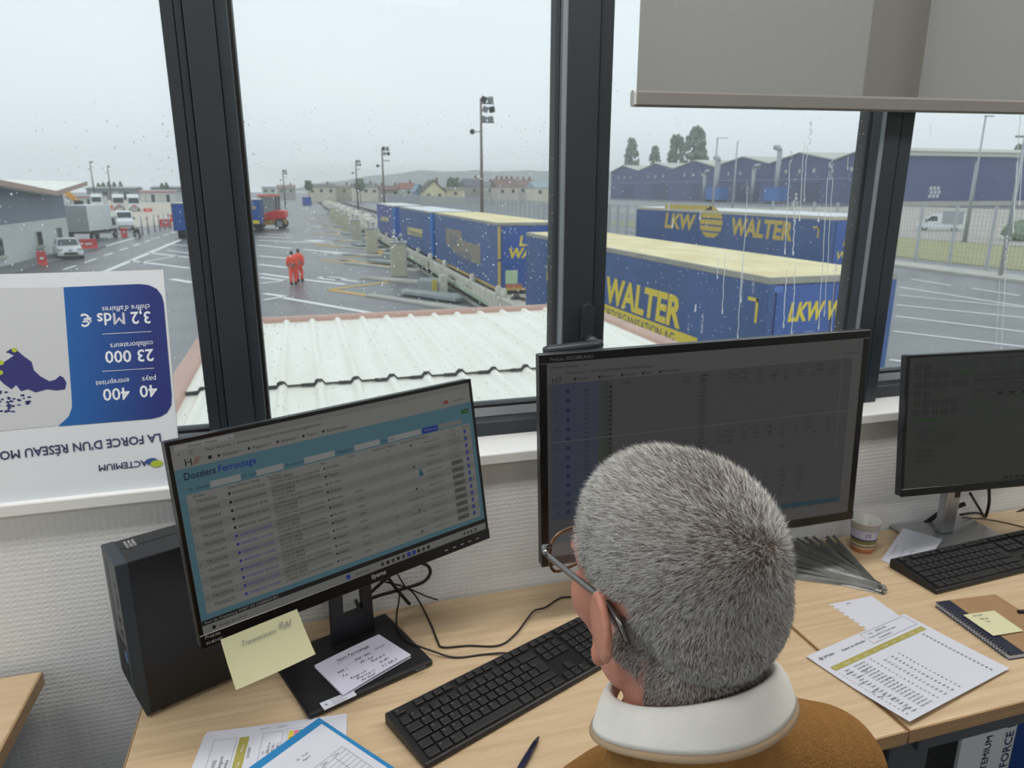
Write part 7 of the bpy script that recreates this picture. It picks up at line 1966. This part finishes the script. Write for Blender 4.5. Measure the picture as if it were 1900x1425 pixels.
# lorries in the background
def lorry(px, py, label, accent, flip=1):
    p = G(px, py); t = empty('lorry', (p.x, p.y, GND), radians(12), label=label, cat='lorry', group='white vans and lorries parked at the back')
    MB().prism([(-3.2, .6), (-.9, .6), (-.9, 3.7), (-2.2, 3.8), (-3.0, 3.3), (-3.25, 1.8)], 'x', -1.22, 1.22).build('cab', M_vwhite, t, bevel=.08)
    MB().quad((-1.1, -3.27, 1.9), (1.1, -3.27, 1.9), (1.05, -3.06, 3.1), (-1.05, -3.06, 3.1)).build('windscreen', M_glassd, t)
    MB().box(-1.0, 1.0, -3.35, -3.2, .6, 1.0).build('bumper', M_concd, t); MB().box(-.5, .5, -3.36, -3.25, 1.15, 1.5).build('grille_panel', accent, t)
    MB().box(-1.25, 1.25, -.6, 10.5, 1.2, 3.9).build('trailer_box', M_vwhite, t, bevel=.03)
    for s in (-1, 1): MB().quad((s * 1.262, 1.0, 2.2), (s * 1.262, 6.0, 2.2), (s * 1.262, 6.0, 3.3), (s * 1.262, 1.0, 3.3)).build('side_logo', accent, t)
    wheelset(t, [(-1.0, -2.3), (1.0, -2.3), (-1.0, 0), (1.0, 0), (-1.0, 8), (1.0, 8)], .5)
    return t
ared = mat('red_print', S(206, 90, 96), .5)
lorry(182, 388, 'white lorry with dark windscreen, leftmost of the parked lorries', mat('grey_print2', S(180, 182, 184), .5)); lorry(222, 391, 'white lorry with red mark standing in the middle of the parked lorries', ared); lorry(250, 392, 'white lorry with red badge, rightmost of the parked lorries', ared)
v2 = van(188, 402, 'small white van partly hidden behind the box truck', radians(20), 4.6, 2.0)
# excavator
p = G(150, 410); ex_ = empty('excavator', (p.x, p.y, GND), radians(10), label='yellow excavator with raised arm behind the box truck', cat='excavator')
M_exc = mat('excavator_yellow', S(226, 164, 60), .5, var=.06)
MB().bar((-2.6, 0, 5.3), (-1.2, 0, 4.3), .5, .6).build('dipper_arm', M_exc, ex_); MB().bar((-1.2, 0, 4.4), (.8, 0, 2.2), .6, .8).build('boom', M_exc, ex_)
MB().box(.2, 3.4, -1.2, 1.2, 1.2, 2.6).build('house_body', M_exc, ex_, bevel=.1); MB().box(-.5, .8, -1.1, .1, 1.3, 3.3).build('cab', M_glassd, ex_, bevel=.1)
for s in (-1, 1): MB().box(-1.6, 3.0, s * 1.2 - .3, s * 1.2 + .3, 0, .95).build('crawler_track', M_tyre, ex_, bevel=.2)
MB().prism([(3.4, 1.3), (3.9, 1.4), (3.9, 2.4), (3.4, 2.5)], 'y', -1.1, 1.1).build('counterweight', M_iron, ex_)
# red barriers and bollards
def barrier(px, py, h, w, label):
    p = G(px, py); t = empty('plastic_barrier', (p.x, p.y, GND), radians(15), label=label, cat='barrier', group='red and white plastic barriers')
    MB().prism([(-.30, 0), (.30, 0), (.24, .16), (.12, .3), (.10, h), (-.10, h), (-.12, .3), (-.24, .16)], 'x', -w / 2, w / 2).build('barrier_body', M_red, t, bevel=.03)
    MB().box(-w * .2, w * .2, -.13, .13, h * .45, h * .62).build('white_panel', M_vwhite, t); MB().cyl((0, 0, h), (0, 0, h + .06), .06, 8).build('filler_cap', M_vwhite, t); return t
barrier(80, 493, .95, .55, 'red plastic barrier standing alone in front of the shed'); barrier(166, 463, .9, 1.3, 'wide red plastic barrier behind the white hatchback'); barrier(231, 440, 1.0, .6, 'red plastic barrier below the white delivery van'); barrier(307, 420, 1.0, 1.6, 'wide red barrier near the left mullion'); barrier(321, 412, 1.2, .6, 'narrow red barrier beside the left mullion'); barrier(212, 388, 1.0, 1.6, 'red barrier in front of the parked lorries'); barrier(275, 393, .8, 1.8, 'low red barrier right of the parked lorries'); barrier(126, 418, 2.2, .8, 'red and white barrier by the shed corner')
for k, (x, y) in enumerate(((265, 436), (276, 433), (288, 430), (297, 428), (306, 426), (315, 424), (325, 421))):
    p = G(x, y); o = empty('bollard', (p.x, p.y, GND), label='%s grey bollard of the row along the road from the left' % ORD[k], cat='bollard', group='row of grey bollards along the road')
    MB().cyl((0, 0, 0), (0, 0, 2.0), .09, 8).build('post', M_galv, o, smooth=True); MB().cyl((0, 0, 1.6), (0, 0, 1.8), .1, 8).build('band', M_red if k % 2 else M_vwhite, o)
p = G(255, 441); o = empty('motorcycle', (p.x, p.y, GND), radians(30), label='dark motorcycle parked at the head of the bollard row', cat='motorcycle')
for y in (-.7, .7): MB().tube([(0, y + .3 * cos(a), .32 + .3 * sin(a)) for a in [k * pi / 8 for k in range(16)]], .07, 6, closed=True).build('wheel', M_tyre, o)
MB().prism([(-.5, .5), (.5, .55), (.6, .85), (.1, .8), (-.3, 1.0), (-.6, .8)], 'x', -.15, .15).build('frame', M_iron, o, bevel=.05); MB().bar((-.35, -.55, 1.1), (.35, -.55, 1.1), .05).build('handlebar', M_iron, o); MB().box(-.14, .14, -.1, .55, .82, .95).build('saddle', M_tyre, o, bevel=.04)
# sand lot and far sheds
sl_ = struct(MB().prism([tuple(G(140, 430)[:2]), tuple(G(330, 415)[:2]), tuple(G(335, 372)[:2]), tuple(G(150, 372)[:2])], 'z', GND + .004, GND + .02).build('sand_lot', mat('pale_sand', S(200, 190, 174), .9, var=.1, vscale=.2))); sl_['label'] = 'pale sandy lot behind the parked vans'
M_shed = mat('pale_shed', S(206, 208, 206), .7, var=.05)
for px0, px1, yt, Y, lb, c in ((160, 250, 346, 420, 'long low grey shed behind the lorries', M_concd), (258, 322, 352, 330, 'white far shed with red roof edge', M_shed), (120, 170, 362, 280, 'pale hoarding with red top behind the excavator', M_shed), (280, 335, 345, 450, 'far grey shed near the left mullion', M_concd)):
    x0, x1 = PY(px0, 351, Y).x, PY(px1, 351, Y).x; h = PY(px0, yt, Y).z - GND; t = empty('far_shed', (x0, Y, GND), label=lb, cat='building', group='far sheds beyond the lot')
    MB().box(0, x1 - x0, 0, 20, 0, h * .86).build('wall', c, t); MB().prism([(-.6, h * .86), (20.6, h * .86), (10, h)], 'x', -.6, x1 - x0 + .6).build('roof', mat('shed_roof', S(164, 166, 166), .7), t)
    MB().box(-.4, x1 - x0 + .4, -.7, -.4, h * .80, h * .88).build('eave', ared if 'red' in lb else M_concd, t)
    for k in range(4): MB().box((x1 - x0) * (.1 + .22 * k), (x1 - x0) * (.2 + .22 * k), -.1, 0, 0, h * .6).build('shed_door', M_glassd if k % 2 else M_wtrim, t)
for k, (px, yt, Y) in enumerate(((182, 340, 430), (191, 339, 430), (201, 338, 430), (211, 338, 430), (223, 337, 430), (300, 340, 440), (308, 339, 440))):
    tree(px, yt, 350, Y, 10, '%s small dark conifer on the far left skyline' % ORD[k], 40 + k, .8)

# ---- blue trailers and forklift left of the middle window
t6, a, b = trailer(0, .55, -2.4, 'blue trailer parked upright at the left edge of the middle window', L_=8); 
pA = G(462, 432); t6.location = (pA.x - 1.0, 92, GND); t6['group'] = 'blue trailers parked on the yard'
mb = MB(); text(mb, 'LKW', (.4, -.016, b - .6), (1, 0, 0), ZD, .6, bold=True); text(mb, 'WALTER', (.1, -.016, b - 1.2), (1, 0, 0), ZD, .5, bold=True); mb.box(.2, 2.3, -.02, -.008, b - 2.9, b - 2.5); mb.build('rear_lettering', M_ytext, t6)
t7, a, b = trailer(0, .30, -2.6, 'blue trailer with white roof seen left of the wide mullion', L_=9)
pA = G(334, 440); t7.location = (pA.x - .1, 83, GND); t7['group'] = 'blue trailers parked on the yard'
p = G(502, 424); fk = empty('forklift', (p.x, p.y, GND), radians(-100), label='red reach forklift working behind the blue trailer', cat='forklift')
M_fk = mat('forklift_red', S(226, 60, 50), .45)
MB().prism([(-2.2, 1.1), (1.6, 1.1), (2.2, 1.5), (2.2, 2.3), (1.0, 2.4), (-.6, 1.9), (-2.2, 1.9)], 'x', -1.2, 1.2).build('chassis', M_fk, fk, bevel=.1)
MB().box(-1.15, 1.15, -2.0, 2.0, .5, 1.1).build('lower_frame', mat('ochre_frame', S(186, 150, 78), .6), fk)
for x in (-1.0, 1.0):
    for y in (-1.0, 1.2): MB().box(x - .08, x + .08, y - .08, y + .08, 1.9, 4.2).build('cab_pillar', M_iron, fk)
MB().box(-1.1, 1.1, -1.1, 1.3, 4.15, 4.35).build('cab_roof', M_fk, fk); MB().box(-.9, .9, -.9, 1.1, 2.0, 4.1).build('cab_glass', mat('tinted_cab', S(110, 124, 128), .2, alpha=.5), fk)
MB().bar((.9, -3.2, .2), (.9, -2.9, 3.4), .2).build('lift_mast', M_iron, fk); MB().bar((-.9, -3.2, .2), (-.9, -2.9, 3.4), .2).build('lift_mast', M_iron, fk); MB().box(-1.0, 1.0, -4.6, -3.2, .4, .55).build('forks', M_iron, fk)
wheelset(fk, [(-1.2, -1.4), (1.2, -1.4), (-1.2, 1.5), (1.2, 1.5)], .65, .4)
p = G(570, 381); o = empty('blue_container', (p.x, p.y, GND), label='small blue container at the far end of the yard', cat='container'); s_ = 14 / 1317 * 262
MB().box(-s_ / 2, s_ / 2, 0, 5, .1, 2.6).build('container_box', mat('container_blue', S(60, 92, 170), .5, var=.06), o)
for x in (-s_ / 2 + .2, s_ / 2 - .2): MB().box(x - .08, x + .08, -.08, 0, .1, 2.6).build('container_post', M_ward, o)

# ---- rain haze hanging over the distance
hz = MB().box(-900, 1400, 45, 3200, GND + .02, 75).build('rain_haze', None)
hm2 = bpy.data.materials.new('rain_haze'); hm2.use_nodes = True; nt = hm2.node_tree
for n in list(nt.nodes): nt.nodes.remove(n)
out = nt.nodes.new('ShaderNodeOutputMaterial'); vs_ = nt.nodes.new('ShaderNodeVolumeScatter'); vs_.inputs['Density'].default_value = .00042; vs_.inputs['Color'].default_value = (.97, .985, 1, 1)
nt.links.new(vs_.outputs[0], out.inputs['Volume']); hz.data.materials.append(hm2)
tag(hz, 'pale rain haze over the far yard and hills', None, None, 'stuff')
SC.cycles.volume_bounces = 0
SC.cycles.max_bounces = 7
SC.cycles.adaptive_threshold = .035
SC.cycles.transparent_max_bounces = 24

# joined flat print (letters, rules, screen contents) is too small to pick apart
for o in bpy.data.objects:
    if o.parent and o.type == 'MESH':
        n = o.name.split('.')[0]
        if any(k in n for k in ('print', 'lettering', 'handwriting', 'legends', 'screen_', 'table_rules', 'rules', 'pen_marks', 'map_dots', 'grille', 'ports', 'spiral_wire', 'signal_lamps', 'wall_emblem', 'yellow_logo', 'eyebrows', 'foam_closure', 'boots')) and n != 'screen':
            o['kind'] = 'stuff'
